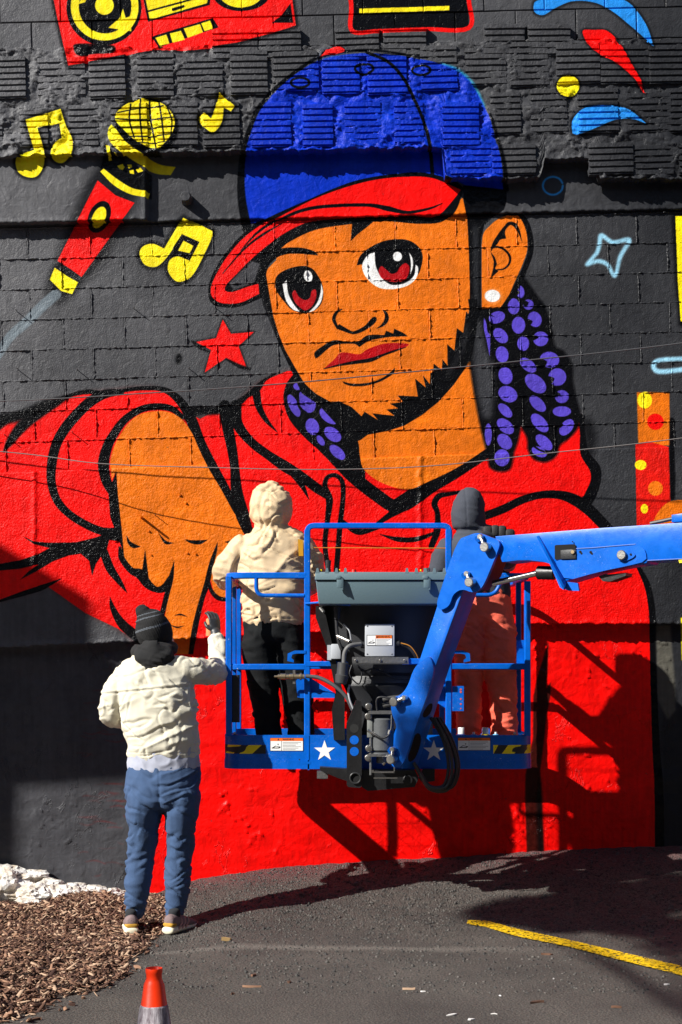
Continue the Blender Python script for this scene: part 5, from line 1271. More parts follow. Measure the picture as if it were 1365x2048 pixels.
# main boom section running off to the right
bm_ = jplate('boom', [(105,245),(400,222),(800,190),(1365,152),(1700,128),(2600,62),(2600,330),(1700,375),(1365,400),(1130,412),(1122,425),(1000,440),(800,480),(570,548),(545,520),(505,440),(470,430),(430,418),(380,412),(330,406),(260,406),(200,414),(150,418),(120,330)], 0, .19, conv=J3, bev=.002)
ck = jplate('boom_cheek', [(640,330),(760,326),(1050,300),(1090,315),(1118,345),(1125,412),(1000,443),(800,484),(572,548),(520,450),(510,402),(640,402)], .008, .008, bm_, J3, rnd=1)
b = MB(); p = [onp(*J3(*q), .002) for q in ((388,246),(400,244),(505,430),(575,552),(565,600),(548,596))]
e = nb*.09; vs = p+[v+e for v in p]
q_ = [onp(*J3(*q), .0) for q in ((388,246),(402,262),(505,425),(578,548),(570,606),(545,590),(480,440),(410,320))]
b.slab([v for v in q_], nb*.012); b.build('boom_rib', M_blue, bm_)
b = MB(); a = onp(*J3(392,246), 0); c = onp(*J3(572,548), 0); d = onp(*J3(565,600), 0)
n_ = (c-a).normalized(); b.slab([a, c, c+nb*.02+Vector((.0,0,-.035)), c+nb*.08+Vector((.02,0,-.04)), c+nb*.085, a+nb*.02], Vector((.012,.004,.004))); b.build('boom_rib', M_blue, bm_)
b = MB(); b.slab([onp(*J3(x, y), .0) for x, y in ((545,590),(570,548),(660,560),(668,612),(600,612))], -nb*.02); b.build('boom_rib', M_blue, bm_)
# access window with the sensor behind it
jplate('access_window', [(505,308),(515,303),(640,297),(645,303),(648,396),(643,402),(512,402),(505,396)], .0095, .001, bm_, J3, mat('bore', (.002,.002,.002), .9))
b = MB(); b.slab([onp(*J3(x, y), .018) for x, y in ((545,338),(620,333),(645,338),(647,395),(545,398))], -nb*.008, bev=.001); sn = b.build('angle_sensor', M_plas, bm_)
b = MB(); c = onp(*J3(628,351), .020); b.cyl(c, c+nb*.008, .012, n=12, bev=.002); b.build('bolt', M_brass, sn)
for (x, y, r_) in ((626,281,5),(678,350,9),(686,360,7),(748,352,9),(756,362,7)):
    c = onp(*J3(x, y), .0085); b = MB(); b.cyl(c, c+nb*.0012, r_/3.37/360, n=12); b.build('hole', mat('bore', (.002,.002,.002), .9), bm_)
lug = jplate('pin_lug', [(918,370),(925,340),(960,324),(1000,335),(1040,358),(1048,372),(1035,388),(1000,405),(965,418),(930,405)], .017, .009, bm_, J3, rnd=1)
c = onp(*J3(960,371), .017); b = MB(); b.cyl(c, c+nb*.02, .026, n=20, bev=.004); b.build('pivot_pin', M_steel, lug, 40)
c = onp(*J3(1018,367), .018); b = MB(); b.cyl(c, c+nb*.002, .006, n=10); b.build('hole', mat('bore', (.002,.002,.002), .9), lug)
# weld beads
def bead(pts, conv, off, r, parent, n=6):
    b = MB(); b.tube([onp(*conv(*p), off) for p in pts], r, n=n); return b.build('weld_bead', mat('weld_blue', (.10,.18,.50), .4), parent)
bead([(650,328),(760,322),(900,310),(1050,298)], J3, .010, .003, bm_); bead([(1130,408),(1250,402),(1365,396)], J3, .003, .003, bm_)
# cylinder under the boom
p1 = onp(*J3(90,562), -.09); p2 = onp(*J3(400,490), -.09); p3 = onp(*J3(520,492), -.09)
b = MB(); b.cyl(p1, p2, .017, n=20); b.build('piston_rod', M_chrome, lift)
b = MB(); b.cyl(p2-(p3-p2)*.08, p2+(p3-p2)*.9, .038, n=24, bev=.004); b.build('cylinder_barrel', M_blk, lift)
b = MB(); b.slab([onp(*J3(x, y), -.03) for x, y in ((800,515),(840,500),(880,500),(985,490),(985,510),(880,548),(830,548))], -nb*.10); b.build('under_bracket', M_blk, bm_)
b = MB(); b.slab([onp(*J3(x, y), -.0) for x, y in ((1292,100),(1365,90),(1600,75),(1600,130),(1292,150))], -nb*.16, bev=.003); b.build('cable_cover', M_blue, bm_)
b = MB(); b.tube([onp(*J3(x, y), -.07) for x, y in ((1150,158),(1230,142),(1300,126))], .010, n=8); b.build('cable', M_rub_, bm_)
b = MB(); b.slab([onp(*J3(x, y), .0012) for x, y in ((1340,404),(1430,398),(1430,418),(1345,424))], -nb*.0008); b.build('yellow_mark', M_yl, bm_, False)
# coiled hoses beside the jib foot
for i, (dx, dr) in enumerate(((0,0),(7,6),(-6,-4),(3,12),(12,3))):
    y = -1.34+.02*i
    hose('looped_hose', [(868+dx,1435,y),(893+dx,1480,y-.02),(905+dx+dr*.4,1530,y-.02),(897+dx,1568+dr*.5,y-.02),(880+dx*.5,1577+dr*.5,y-.02),(858,1572+dr*.4,y),(842,1548+dr*.4,y),(828,1525,y)], .0095)
plate('mount_plate', [(846,1538),(870,1538),(870,1562),(846,1566),(838,1556)], -1.12, .06, M_blk)

# --- the machine the boom belongs to, beyond the right edge of the picture
Bx0 = onp(1700, 1100); bd = side
E1 = P0+bd*5.2; E1.z = 2.45
chs = MB(); C0 = Vector((5.6, -4.6, 0))
chs.box((C0.x-1.2, C0.y-.75, .42), (C0.x+1.2, C0.y+.75, .85), bev=.04); chs.build('chassis', M_blk, lift)
tt = MB(); tt.box((C0.x-1.1, C0.y-.7, .95), (C0.x+1.3, C0.y+.7, 1.55), bev=.08); tt.build('turntable', M_blue, lift)
b = MB(); b.cyl((C0.x, C0.y, .84), (C0.x, C0.y, .96), .45, n=32); b.build('slew_ring', M_blk, lift)
for sx_ in (-1, 1):
    for sy_ in (-1, 1):
        wx, wy = C0.x+sx_*.95, C0.y+sy_*.86; b = MB(); b.cyl((wx, wy-.15, ground_z(wx, wy)+.42), (wx, wy+.15, ground_z(wx, wy)+.42), .42, n=30, bev=.06); w_ = b.build('wheel', M_rub_, lift, 40)
        b = MB(); b.cyl((wx, wy+sy_*.10, ground_z(wx, wy)+.42), (wx, wy+sy_*.156, ground_z(wx, wy)+.42), .22, n=24, bev=.01); b.build('rim', M_wht, w_, 40)
b = MB(); q0 = onp(*J3(2500,200), -.09); b.tube([q0, Vector((C0.x+.2, C0.y, 1.75)), Vector((C0.x+.4, C0.y, 1.5))], .12, square=True); b.build('main_boom', M_blue, lift)
# ------------------------------------------------------------------ people
def vn3(p, seed=0):
    p = np.asarray(p, float); i = np.floor(p).astype(np.int64); f = p-i; u = f*f*(3-2*f)
    def h(a, b, c):
        n = (a*374761393+b*668265263+c*1274126177+seed*974634777) & 0x7fffffff
        n = ((n ^ (n >> 13))*1103515245) & 0x7fffffff
        return ((n ^ (n >> 16)) & 0xffff)/65535.
    r = 0
    for dx in (0,1):
        for dy in (0,1):
            for dz in (0,1):
                r = r+h(i[:,0]+dx, i[:,1]+dy, i[:,2]+dz)*(u[:,0] if dx else 1-u[:,0])*(u[:,1] if dy else 1-u[:,1])*(u[:,2] if dz else 1-u[:,2])
    return r
def ellring(c, t, a, b, n=16, ref=Vector((1,0,0))):
    t = t.normalized(); x = (ref-t*ref.dot(t))
    if x.length < .05: x = (Vector((0,0,1))-t*t.z)
    x.normalize(); y = t.cross(x)
    return [c+x*a*math.cos(2*math.pi*i/n)+y*b*math.sin(2*math.pi*i/n) for i in range(n)]
def limb(mb, rings, ref=Vector((1,0,0)), n=18, dens=4):
    """rings: (centre, a, b); Catmull-Rom between them, rounded ends"""
    C_ = [Vector(r[0]) for r in rings]; A = [r[1] for r in rings]; B = [r[2] for r in rings]; out = []
    m = len(rings)
    for i in range(m-1):
        p1, p2 = C_[i], C_[i+1]; p0 = C_[i-1] if i else 2*p1-p2; p3 = C_[i+2] if i+2 < m else 2*p2-p1
        a0 = A[max(i-1,0)]; a3 = A[min(i+2,m-1)]; b0 = B[max(i-1,0)]; b3 = B[min(i+2,m-1)]
        for j in range(dens):
            t = j/dens; f = lambda q0,q1,q2,q3: .5*((2*q1)+(q2-q0)*t+(2*q0-5*q1+4*q2-q3)*t*t+(3*q1-q0-3*q2+q3)*t**3)
            out.append((f(p0,p1,p2,p3), max(.002, f(a0,A[i],A[i+1],a3)), max(.002, f(b0,B[i],B[i+1],b3))))
    out.append((C_[-1], A[-1], B[-1]))
    t0 = (out[1][0]-out[0][0]).normalized(); t1 = (out[-1][0]-out[-2][0]).normalized()
    a, b = out[0][1], out[0][2]; pre = [(out[0][0]-t0*min(a,b)*s*.5, a*math.sqrt(max(0,1-s*s)), b*math.sqrt(max(0,1-s*s))) for s in (.98,.8,.5)]
    a, b = out[-1][1], out[-1][2]; post = [(out[-1][0]+t1*min(a,b)*s*.5, a*math.sqrt(max(0,1-s*s)), b*math.sqrt(max(0,1-s*s))) for s in (.5,.8,.98)]
    out = pre+out+post; vs = []; fs = []
    for i, (c, a, b) in enumerate(out):
        t = out[min(i+1,len(out)-1)][0]-out[max(i-1,0)][0]; vs += ellring(c, t, a, b, n, ref)
    for i in range(len(out)-1):
        for j in range(n): k = (j+1) % n; fs.append((i*n+j, i*n+k, (i+1)*n+k, (i+1)*n+j))
    fs.append(tuple(range(n))[::-1]); fs.append(tuple((len(out)-1)*n+j for j in range(n)))
    mb.add(vs, fs)
def ball(mb, c, r, seg=16):
    r = (r,r,r) if not hasattr(r, '__len__') else r
    bm = bmesh.new(); bmesh.ops.create_uvsphere(bm, u_segments=seg, v_segments=seg//2+2, radius=1)
    for v in bm.verts: v.co = Vector((v.co.x*r[0], v.co.y*r[1], v.co.z*r[2]))+Vector(c)
    bm.verts.index_update(); mb.add([v.co.copy() for v in bm.verts], [[v.index for v in f.verts] for f in bm.faces]); bm.free()
def remesh(mb, name, voxel=.010, smooth=4, fn=None, post=1):
    me = mesh(name, mb.v, mb.f); fixn(me)
    o = bpy.data.objects.new('tmp', me); COL.objects.link(o)
    md = o.modifiers.new('r', 'REMESH'); md.mode = 'VOXEL'; md.voxel_size = voxel
    s = o.modifiers.new('s', 'SMOOTH'); s.iterations = smooth; s.factor = .5
    dg = bpy.context.evaluated_depsgraph_get(); out = bpy.data.meshes.new_from_object(o.evaluated_get(dg))
    bpy.data.objects.remove(o); bpy.data.meshes.remove(me)
    if fn is not None:
        n = len(out.vertices); co = np.empty(n*3); out.vertices.foreach_get('co', co); co = co.reshape(-1,3)
        no = np.empty(n*3); out.vertices.foreach_get('normal', no); no = no.reshape(-1,3)
        d = fn(co, no)
        if d.ndim == 1: co = co+no*d[:,None]
        else: co = co+d
        out.vertices.foreach_set('co', co.ravel()); out.update()
    out.name = name; out.materials.clear()
    return out
def gn(p): return np.array([mnoise.noise(v) for v in p.tolist()])
def rotm(seed):
    r = random.Random(seed); a = r.uniform(-.45, .45); b = r.uniform(-.45, .45); ca, sa, cb, sb = math.cos(a), math.sin(a), math.cos(b), math.sin(b)
    return np.array([[ca,0,-sa],[0,1,0],[sa,0,ca]])@np.array([[1,0,0],[0,cb,-sb],[0,sb,cb]])
def crumple(co, freq, seed):
    q = (co@rotm(seed))*np.array(freq)+seed*3.7; w = np.stack([gn(co*9+s*5+seed) for s in range(3)], 1)*.35
    r = np.array([mnoise.voronoi(v)[0][:2] for v in (q+w).tolist()]); return r[:,0]-.45
def crease(co, freq, seed, rot=0., w=.10, thr=-.05):
    """sharp valley lines that start and die out, with a raised lip beside each"""
    c, s = math.cos(rot), math.sin(rot); q = (co@np.array([[c,0,s],[0,1,0],[-s,0,c]]))*np.array(freq)+seed*2.9
    n = gn(q+np.stack([gn(co*7+seed+k*4) for k in range(3)], 1)*.35); m = sm((gn(co*5.5+seed*1.7)-thr)*5)
    return .74*m*(-np.exp(-(n/w)**2)+.65*np.exp(-((n-w*2.0)/(w*1.3))**2))
def ridge(p, freq, seed, sharp=1.0, warp=.35):
    q = (p@rotm(seed))*np.array(freq); w = np.stack([gn(p*5+s*7.3+seed) for s in range(3)], 1)
    a = np.clip(1-np.abs(gn(q+w*warp+seed*1.3))*2.2, 0, 1); return a**(sharp*.8)
def ridge_old(p, freq, seed, sharp=1.0, warp=.35):
    q = p*np.array(freq); w = np.stack([vn3(p*5+s*7.3, seed+s) for s in range(3)], 1)-.5
    q = q+w*warp*np.array(freq)*.18
    a = 1-np.abs(2*vn3(q, seed+5)-1); return a**sharp
def folds(co, k, freqs, amp, seed, mask=None):
    d = np.zeros(len(co))
    for i, (f, a) in enumerate(freqs): d += a*(ridge(co, f, seed+i*11, 2.0)-.35)*.9
    if mask is not None: d *= mask(co)
    return d*amp*1.0
def gauss(co, c, s): return np.exp(-(((co-np.array(c))/np.array(s))**2).sum(1))
def px_ring(L):
    """(px, py, depth, half width in px, half thickness in m)"""
    return [(W(p[0], p[1], p[2]), p[3]/kk(p[2]), p[4]) for p in L]
M_skin = mat('skin', rgb(196,140,112), .5, bump=.1, bscale=80)

def hand(mb, palm, fwd, up, s=1.0, curl=.6, thumb=1, spread=.0):
    """palm centre, finger direction, back-of-hand normal; five unequal fingers, bent at the knuckles"""
    f = Vector(fwd).normalized(); u = Vector(up); u = (u-f*u.dot(f)).normalized(); r = f.cross(u)*thumb
    P_ = Vector(palm)
    limb(mb, [(P_-f*.050*s, .024*s, .016*s), (P_-f*.02*s, .034*s, .016*s), (P_+f*.03*s, .040*s, .014*s), (P_+f*.045*s, .036*s, .011*s)], ref=r, n=14, dens=3)
    for i, (off, L) in enumerate(((.030,.070), (.010,.080), (-.011,.074), (-.030,.058))):
        b = P_+f*.040*s+r*off*s; a = 0; pts = [(b-f*.02*s, .0095*s, .0095*s)]; cur = b; d = f+r*off*spread*8
        d.normalize(); segs = (.45, .30, .25)
        for q, sg in enumerate(segs):
            a = curl*(.55+.5*q*.6); d = (d*math.cos(a*.9)-u*math.sin(a*.9)).normalized() if q else (d*math.cos(curl*.5)-u*math.sin(curl*.5)).normalized()
            pts.append((cur.copy(), .0092*s, .0092*s)); cur = cur+d*L*sg*s
        pts.append((cur, .0078*s, .0078*s)); limb(mb, pts, ref=r, n=10, dens=2)
    b = P_+r*.030*s-f*.02*s; limb(mb, [(b, .013*s, .012*s), (b+(r*.7+f*.6-u*.3).normalized()*.032*s, .0115*s, .011*s), (b+(r*.55+f*1.3-u*.75).normalized()*.062*s, .0095*s, .009*s)], ref=u, n=10, dens=3)

def finish(me, name, parent, m, smooth=True):
    return link(name, me, parent, m, smooth)

# ======== man on the pavement
yM = -1.28
mA = MB()
limb(mA, px_ring([(308,1312,-1.26,17,.05),(300,1340,-1.27,50,.08),(318,1400,-1.29,56,.10),(325,1490,-1.29,52,.10),(328,1570,-1.29,54,.11),(328,1600,-1.29,50,.10)]))
head = W(318,1268,-1.23); ball(mA, head, (.075,.092,.105)); limb(mA, px_ring([(318,1285,-1.24,17,.055),(310,1318,-1.26,18,.06)]))
ball(mA, head+Vector((.045,.055,-.045)), (.04,.045,.05)); ball(mA, head+Vector((.052,.095,-.02)), (.012,.018,.02)); ball(mA, head+Vector((.072,-.012,-.012)), (.012,.022,.032))
LA = [(250,1348,-1.27,18,.05),(226,1388,-1.28,16,.045),(224,1428,-1.25,15,.043),(250,1432,-1.08,12,.035),(272,1420,-0.95,10,.03)]
RA = [(374,1343,-1.28,18,.05),(405,1346,-1.19,17,.047),(428,1346,-1.05,15,.043),(436,1325,-0.97,13,.038),(433,1290,-0.9,11,.03),(431,1262,-0.86,9,.026)]
LL = [(292,1600,-1.29,28,.09),(288,1660,-1.29,22,.07),(280,1730,-1.29,16,.055),(272,1790,-1.29,13,.045),(268,1838,-1.29,11,.04)]
RL = [(360,1600,-1.29,28,.09),(362,1660,-1.29,22,.07),(358,1730,-1.28,16,.055),(351,1790,-1.27,13,.045),(349,1836,-1.27,11,.04)]
for L_ in (LA, RA, LL, RL): limb(mA, px_ring(L_))
for (a, rz) in ((W(266,1850,-1.23), .0), (W(352,1848,-1.21), .0)): ball(mA, a, (.035,.10,.03))
me = remesh(mA, 'person', .011, 4)
manA = finish(me, 'person', None, M_skin)
tag(manA, 'man in a cream jacket, blue sweatpants and black beanie standing on the mulch', 'person')
# jacket
J = MB()
limb(J, px_ring([(306,1316,-1.26,34,.07),(304,1326,-1.27,54,.09),(303,1340,-1.28,70,.115),(307,1368,-1.29,77,.13),(316,1405,-1.3,77,.14),(322,1455,-1.3,75,.14),(325,1490,-1.3,74,.14),(326,1508,-1.29,73,.135)]), n=24)
limb(J, px_ring([(262,1342,-1.27,26,.07),(236,1372,-1.28,25,.068),(225,1405,-1.29,25,.068),(226,1432,-1.25,22,.06),(250,1436,-1.09,18,.05),(272,1424,-0.96,16,.045)]))
limb(J, px_ring([(345,1338,-1.29,26,.07),(378,1342,-1.27,30,.080),(405,1344,-1.19,29,.077),(430,1345,-1.07,26,.068),(437,1328,-0.98,21,.056),(436,1300,-0.92,18,.046),(433,1276,-0.88,15,.038)]))
k_ = kk(yM)
def jA(co, no):
    d = folds(co, 0, [((4,4,5),.006),((9,9,7),.003)], 1.5, 3)
    # long drag folds from the right shoulder down to the left hip
    u = co[:,0]*.42-co[:,2]*.90; w = co[:,0]*.90+co[:,2]*.42
    s = vn3(np.stack([u*19, w*2.2, co[:,1]*3], 1), 51); m_ = sm((W(0,1385,yM).z-co[:,2])/.1)
    d += (np.abs(2*s-1)**.7-.5)*-.020*m_*sm((co[:,2]-W(0,1500,yM).z)/.06)*(co[:,1] < -1.13)
    for c in ((W(240,1420,-1.28), (.07,.12,.09)), (W(425,1345,-1.13), (.09,.15,.08))):
        r2 = ridge(co, (16,16,10), 77, 1.6); d += .014*(r2-.4)*gauss(co, c[0], c[1])
    q_ = co@np.array([[.8,0,.6],[0,1,0],[-.6,0,.8]]); d += .010*crumple(q_, (6,6,10), 5)+.011*crease(co, (4,4,15), 71, .55)+.008*crease(co, (5,5,17), 72, -.35)+.006*crease(co, (12,10,8), 73, .2)
    # yoke seam across the back, hem seam
    zs = W(0,1378,yM).z+(co[:,0]-W(310,0,yM).x)*.10; d -= .007*np.exp(-((co[:,2]-zs)/.0045)**2)*(co[:,1] < -1.28)*(co[:,0] < W(388,0,yM).x)
    d += .004*np.exp(-((co[:,2]-zs-.012)/.008)**2)*(co[:,1] < -1.28)
    zh = W(0,1503,yM).z; d -= .004*np.exp(-((co[:,2]-zh)/.003)**2)
    return d
M_cream = mat('cream_cotton', rgb(214,208,188), .85, bump=.25, bscale=240, var=.06, vscale=5)
finish(remesh(J, 'jacket', .0065, 4, jA), 'jacket', manA, M_cream)
H = MB(); limb(H, px_ring([(328,1490,-1.29,70,.135),(328,1520,-1.29,73,.14),(329,1538,-1.29,72,.137)]), n=24)
finish(remesh(H, 'sweater_hem', .008, 3, lambda c, n: folds(c, 0, [((8,8,14),.005),((30,30,30),.001)], 1.5, 8)), 'sweater_hem', manA, mat('grey_sweater', rgb(172,176,192), .95, bump=.3, bscale=300))
# hood lying round the neck
H = MB(); pts = []
for i in range(17):
    a = 2*math.pi*i/16; c = W(309,1300,-1.26); pts.append((c+Vector((.105*math.cos(a), .085*math.sin(a), -.012*math.sin(a)+.012*math.cos(a))), .028, .034))
limb(H, pts, n=12, dens=2); limb(H, px_ring([(283,1300,-1.33,20,.03),(300,1312,-1.36,34,.035),(318,1316,-1.36,36,.035),(340,1306,-1.33,18,.03)]), ref=Vector((0,0,1)))
limb(H, px_ring([(305,1296,-1.33,34,.03),(308,1312,-1.365,38,.035),(310,1326,-1.375,22,.03)]))
def hoodf(co, no):
    u = co[:,0]*.3+co[:,2]; return (np.abs(2*vn3(np.stack([co[:,0]*5, co[:,1]*6, u*34], 1), 9)-1)-.5)*-.016+folds(co, 0, [((20,20,20),.002)], 1, 4)
M_hood = mat('black_fleece', (.014,.014,.015), .95, bump=.3, bscale=200)
finish(remesh(H, 'hood', .006, 3, hoodf), 'hood', manA, M_hood)
# beanie
H = MB(); limb(H, px_ring([(316,1284,-1.24,31,.095),(312,1272,-1.25,35,.108),(305,1255,-1.27,35,.108),(297,1240,-1.285,30,.092),(291,1231,-1.295,21,.065),(287,1225,-1.3,14,.042),(284,1221,-1.3,13.5,.038),(281,1216,-1.3,10,.028)]), n=26)
def bean(co, no):
    ax = np.array([-.42,-.06,.90]); c = np.array(W(305,1255,-1.27)); p = co-c; t = p@ax; q = p-t[:,None]*ax; a = np.arctan2(q[:,0], q[:,1])
    return .0016*np.sin(a*52)+folds(co, 0, [((6,6,18),.004)], 1.2, 14)
me = remesh(H, 'beanie', .005, 3, bean); M_bean = [mat('beanie_black', (.012,.012,.013), .95, bump=.4, bscale=300), mat('beanie_grey', rgb(86,91,98), .95, bump=.4, bscale=300)]
cap_ = finish(me, 'beanie', manA, M_bean)
ax = Vector((-.40,-.05,.915)).normalized(); c_ = W(305,1255,-1.27)
for p in me.polygons:
    t = (p.center-c_).dot(ax)+.010*math.sin((p.center.x-c_.x)*18); p.material_index = 1 if (-.004 < t < .007 or .056 < t < .062 or .078 < t < .083) else 0
# trousers
Tm = MB()
limb(Tm, px_ring([(328,1528,-1.29,70,.132),(328,1545,-1.29,73,.14),(326,1575,-1.3,74,.145),(325,1600,-1.3,73,.145)]), n=24)
limb(Tm, px_ring([(289,1585,-1.3,37,.13),(289,1620,-1.3,36,.125),(287,1660,-1.29,33,.11),(282,1710,-1.28,28,.09),(276,1760,-1.29,26,.083),(272,1800,-1.29,23,.075),(270,1826,-1.29,19,.065)]))
limb(Tm, px_ring([(365,1585,-1.3,37,.13),(364,1620,-1.3,35,.125),(362,1660,-1.29,31,.11),(359,1710,-1.28,27,.09),(356,1760,-1.28,25,.083),(352,1800,-1.27,22,.075),(350,1826,-1.27,18,.065)]))
def tA(co, no):
    z = co[:,2]; low = sm((W(0,1700,yM).z-z)/.25); top = 1-low
    d = folds(co, 0, [((4,4,9),.007),((6,6,18),.003)], 1.0, 23)*(.5+1.1*low)+folds(co, 0, [((4,4,6),.009),((9,9,9),.003)], 1.4, 29)*top
    d += .008*(ridge(co, (3,3,26), 31, 1.4)-.4)*sm((W(0,1785,yM).z-z)/.08)
    x0 = W(325,0,yM).x; d -= .02*np.exp(-((co[:,0]-x0)/.02)**2)*np.exp(-((z-W(0,1600,yM).z)/.12)**2)*(co[:,1] < -1.29)
    q_ = co@np.array([[.85,0,.5],[0,1,0],[-.5,0,.85]]); d = d*.6+.010*crumple(q_, (6,6,9), 25)+.010*crease(co, (4,4,14), 81, .5)+.010*crease(co, (4,4,16), 82, -.6)+.008*crease(co, (4,4,26), 83, .1)*low
    d -= .004*np.exp(-((co[:,0]-W(325,0,yM).x)/.004)**2)*(z > W(0,1615,yM).z)
    kn = np.exp(-((z-W(0,1655,yM).z)/.05)**2); d -= .012*kn*(vn3(np.stack([co[:,0]*9, co[:,1]*3, z*22+co[:,0]*12], 1), 37) > .5)
    return d
M_blu = mat('blue_sweatpants', rgb(60,84,120), .95, bump=.3, bscale=260, var=.12, vscale=9)
finish(remesh(Tm, 'trousers', .0075, 4, tA), 'trousers', manA, M_blu)
# shoes
M_sole = mat('cream_sole', rgb(228,222,196), .6); M_mus = mat('mustard_suede', rgb(186,140,44), .8); M_mauve = mat('mauve_mesh', rgb(128,108,108), .85, bump=.4, bscale=200); M_sock = mat('black_sock', (.02,.022,.026), .95)
def shoe(cx, cy, y, rz, parent, cols, s=1.0, z0=None):
    base = W(cx, cy, y); 
    if z0 is not None: base.z = z0
    cs, sn_ = math.cos(rz), math.sin(rz)
    f = Vector((sn_, cs, 0)); r = Vector((cs, -sn_, 0))
    def at(u, v, z): return base+f*u*s+r*v*s+Vector((0,0,z*s))
    b = MB(); limb(b, [(at(-.082,0,.026),.042*s,.024*s),(at(-.03,0,.026),.044*s,.024*s),(at(.06,0,.024),.044*s,.022*s),(at(.14,.005,.022),.046*s,.020*s),(at(.195,.005,.022),.034*s,.018*s)], ref=r)
    so_ = finish(remesh(b, 'sole', .006, 2), 'sole', parent, cols[0])
    b = MB(); limb(b, [(at(-.068,0,.075),.035*s,.040*s),(at(-.02,0,.075),.039*s,.044*s),(at(.04,0,.060),.039*s,.040*s),(at(.12,.004,.045),.040*s,.028*s),(at(.175,.004,.036),.032*s,.020*s)], ref=r)
    up_ = finish(remesh(b, 'shoe', .006, 2), 'shoe', parent, cols[1])
    b = MB(); limb(b, [(at(-.080,0,.058),.036*s,.016*s),(at(-.045,0,.058),.042*s,.017*s)], ref=r); finish(remesh(b, 'heel_counter', .005, 2), 'heel_counter', up_, cols[2])
    b = MB(); limb(b, [(at(-.01,0,.075),.034*s,.038*s),(at(-.015,0,.13),.033*s,.037*s)], ref=r); finish(remesh(b, 'sock', .006, 2), 'sock', parent, M_sock)
    for q in (.0, .035, .07):
        b = MB(); b.tube([at(q-.03,.039,.028), at(q+.005,.040,.060), at(q+.01,.030,.085)], .006*s, n=6); b.build('shoe_stripe', cols[3], up_)
g1 = W(263,1853,-1.3); g1z = stand_z(g1.x, g1.y+.05)
shoe(262,1862,-1.33,-.22,manA,(M_sole,M_mauve,M_mus,M_sock),1.0,-.062); shoe(352,1858,-1.32,.50,manA,(M_sole,M_mauve,M_mus,mat('pink_trim', rgb(190,140,130), .7)),1.0,-.060)
# gloved hands
M_glove = mat('black_glove', (.035,.037,.04), .42, bump=.15, bscale=90)
g = MB(); hand(g, W(431,1252,-0.85), (-.15,.10,1), (.6,-.8,0), 1.0, .75, -1); limb(g, px_ring([(433,1272,-0.875,11,.03),(431,1262,-0.86,10,.027)]))
finish(remesh(g, 'glove', .0035, 2), 'glove', manA, M_glove)
g = MB(); hand(g, W(280,1412,-0.89), (.3,1,.2), (0,0,1), 1.0, .6, 1); finish(remesh(g, 'glove', .0035, 2), 'glove', manA, M_glove)
can_in_hand = tag(empty('spray_can', W(418,1252,-0.82)), 'orange capped spray can held up in the black glove of the man', 'spray can')
def spray(root, base, r, h, body, capc, tilt=None, clear=False):
    b = MB(); b.tube([base, base+Vector((0,0,.004)), base+Vector((0,0,h*.80)), base+Vector((0,0,h*.83)), base+Vector((0,0,h*.88)), base+Vector((0,0,h*.90))], [r*.94, r, r, r*.98, r*.55, r*.5], n=20); b.build('can_body', body, root, 40)
    if clear: b = MB(); b.tube([base+Vector((0,0,h*.86)), base+Vector((0,0,h*1.06)), base+Vector((0,0,h*1.07))], [r*.62, r*.60, r*.55], n=18); b.build('clear_cap', capc, root, 40)
    b = MB(); b.cyl(base+Vector((0,0,h*.90)), base+Vector((0,0,h*.97)), r*.22, n=12, bev=.001); b.build('nozzle', mat('nozzle_white', (.7,.7,.68), .4), root, 40)
b_ = W(421,1272,-0.815); spray(can_in_hand, b_, .026, .125, mat('can_peach', rgb(226,150,104), .35), None)

# ======== painter in the basket, left
DY = -.41
def W2(px, py, y): return W(px, py, y+DY)
def pr2(L): return px_ring([(p[0], p[1], p[2]+DY, p[3], p[4]) for p in L])

yP = -0.36
def person_body(name, rings, balls, vox=.012):
    b = MB()
    for L_ in rings: limb(b, pr2(L_))
    for c, r_ in balls: ball(b, c, r_)
    return remesh(b, name, vox, 4)
hB = W2(543,1012,-0.36)
me = person_body('person', [[(543,1048,yP,14,.05),(544,1085,yP,60,.09),(546,1140,yP,58,.10),(548,1210,yP,50,.10),(548,1260,yP,50,.10)],
    [(490,1090,yP,18,.055),(452,1140,-0.31,15,.045),(462,1165,-0.14,12,.035)],[(600,1092,yP,18,.055),(630,1155,-0.28,15,.045),(610,1175,-0.12,12,.035)],
    [(524,1250,yP,28,.09),(526,1350,yP,20,.07),(536,1440,yP,15,.05),(541,1510,yP,12,.045)],[(574,1250,yP,28,.09),(588,1350,yP,20,.07),(600,1440,yP,15,.05),(605,1510,yP,12,.045)]],
    [(hB, (.08,.095,.12)), (hB+Vector((0,.095,-.02)), (.016,.02,.024)), (W2(541,1518,-0.3), (.035,.11,.03)), (W2(605,1518,-0.3), (.035,.11,.03)), (W2(465,1166,-0.06), (.035,.05,.03)), (W2(606,1176,-0.04), (.035,.05,.03))])
manB = finish(me, 'person', None, M_skin)
tag(manB, 'painter in a beige hooded rain jacket and black trousers standing in the blue basket', 'person')
J = MB()
limb(J, pr2([(543,1046,yP,40,.115),(543,1020,yP+.0,43,.13),(542,1000,yP,42,.128),(543,983,yP+.01,34,.105),(545,972,yP+.02,20,.06)]), n=24)
limb(J, pr2([(543,1050,yP,34,.09),(544,1060,yP,46,.10),(545,1072,yP,62,.115),(546,1092,yP,76,.135),(547,1120,yP,78,.145),(548,1160,yP,70,.148),(548,1200,yP,65,.15),(548,1232,yP,63,.148),(548,1243,yP,62,.145)]), n=28)
limb(J, pr2([(492,1090,yP,26,.085),(470,1114,yP+.01,28,.085),(453,1142,-0.32,27,.08),(452,1158,-0.24,22,.065),(464,1166,-0.12,17,.05)]))
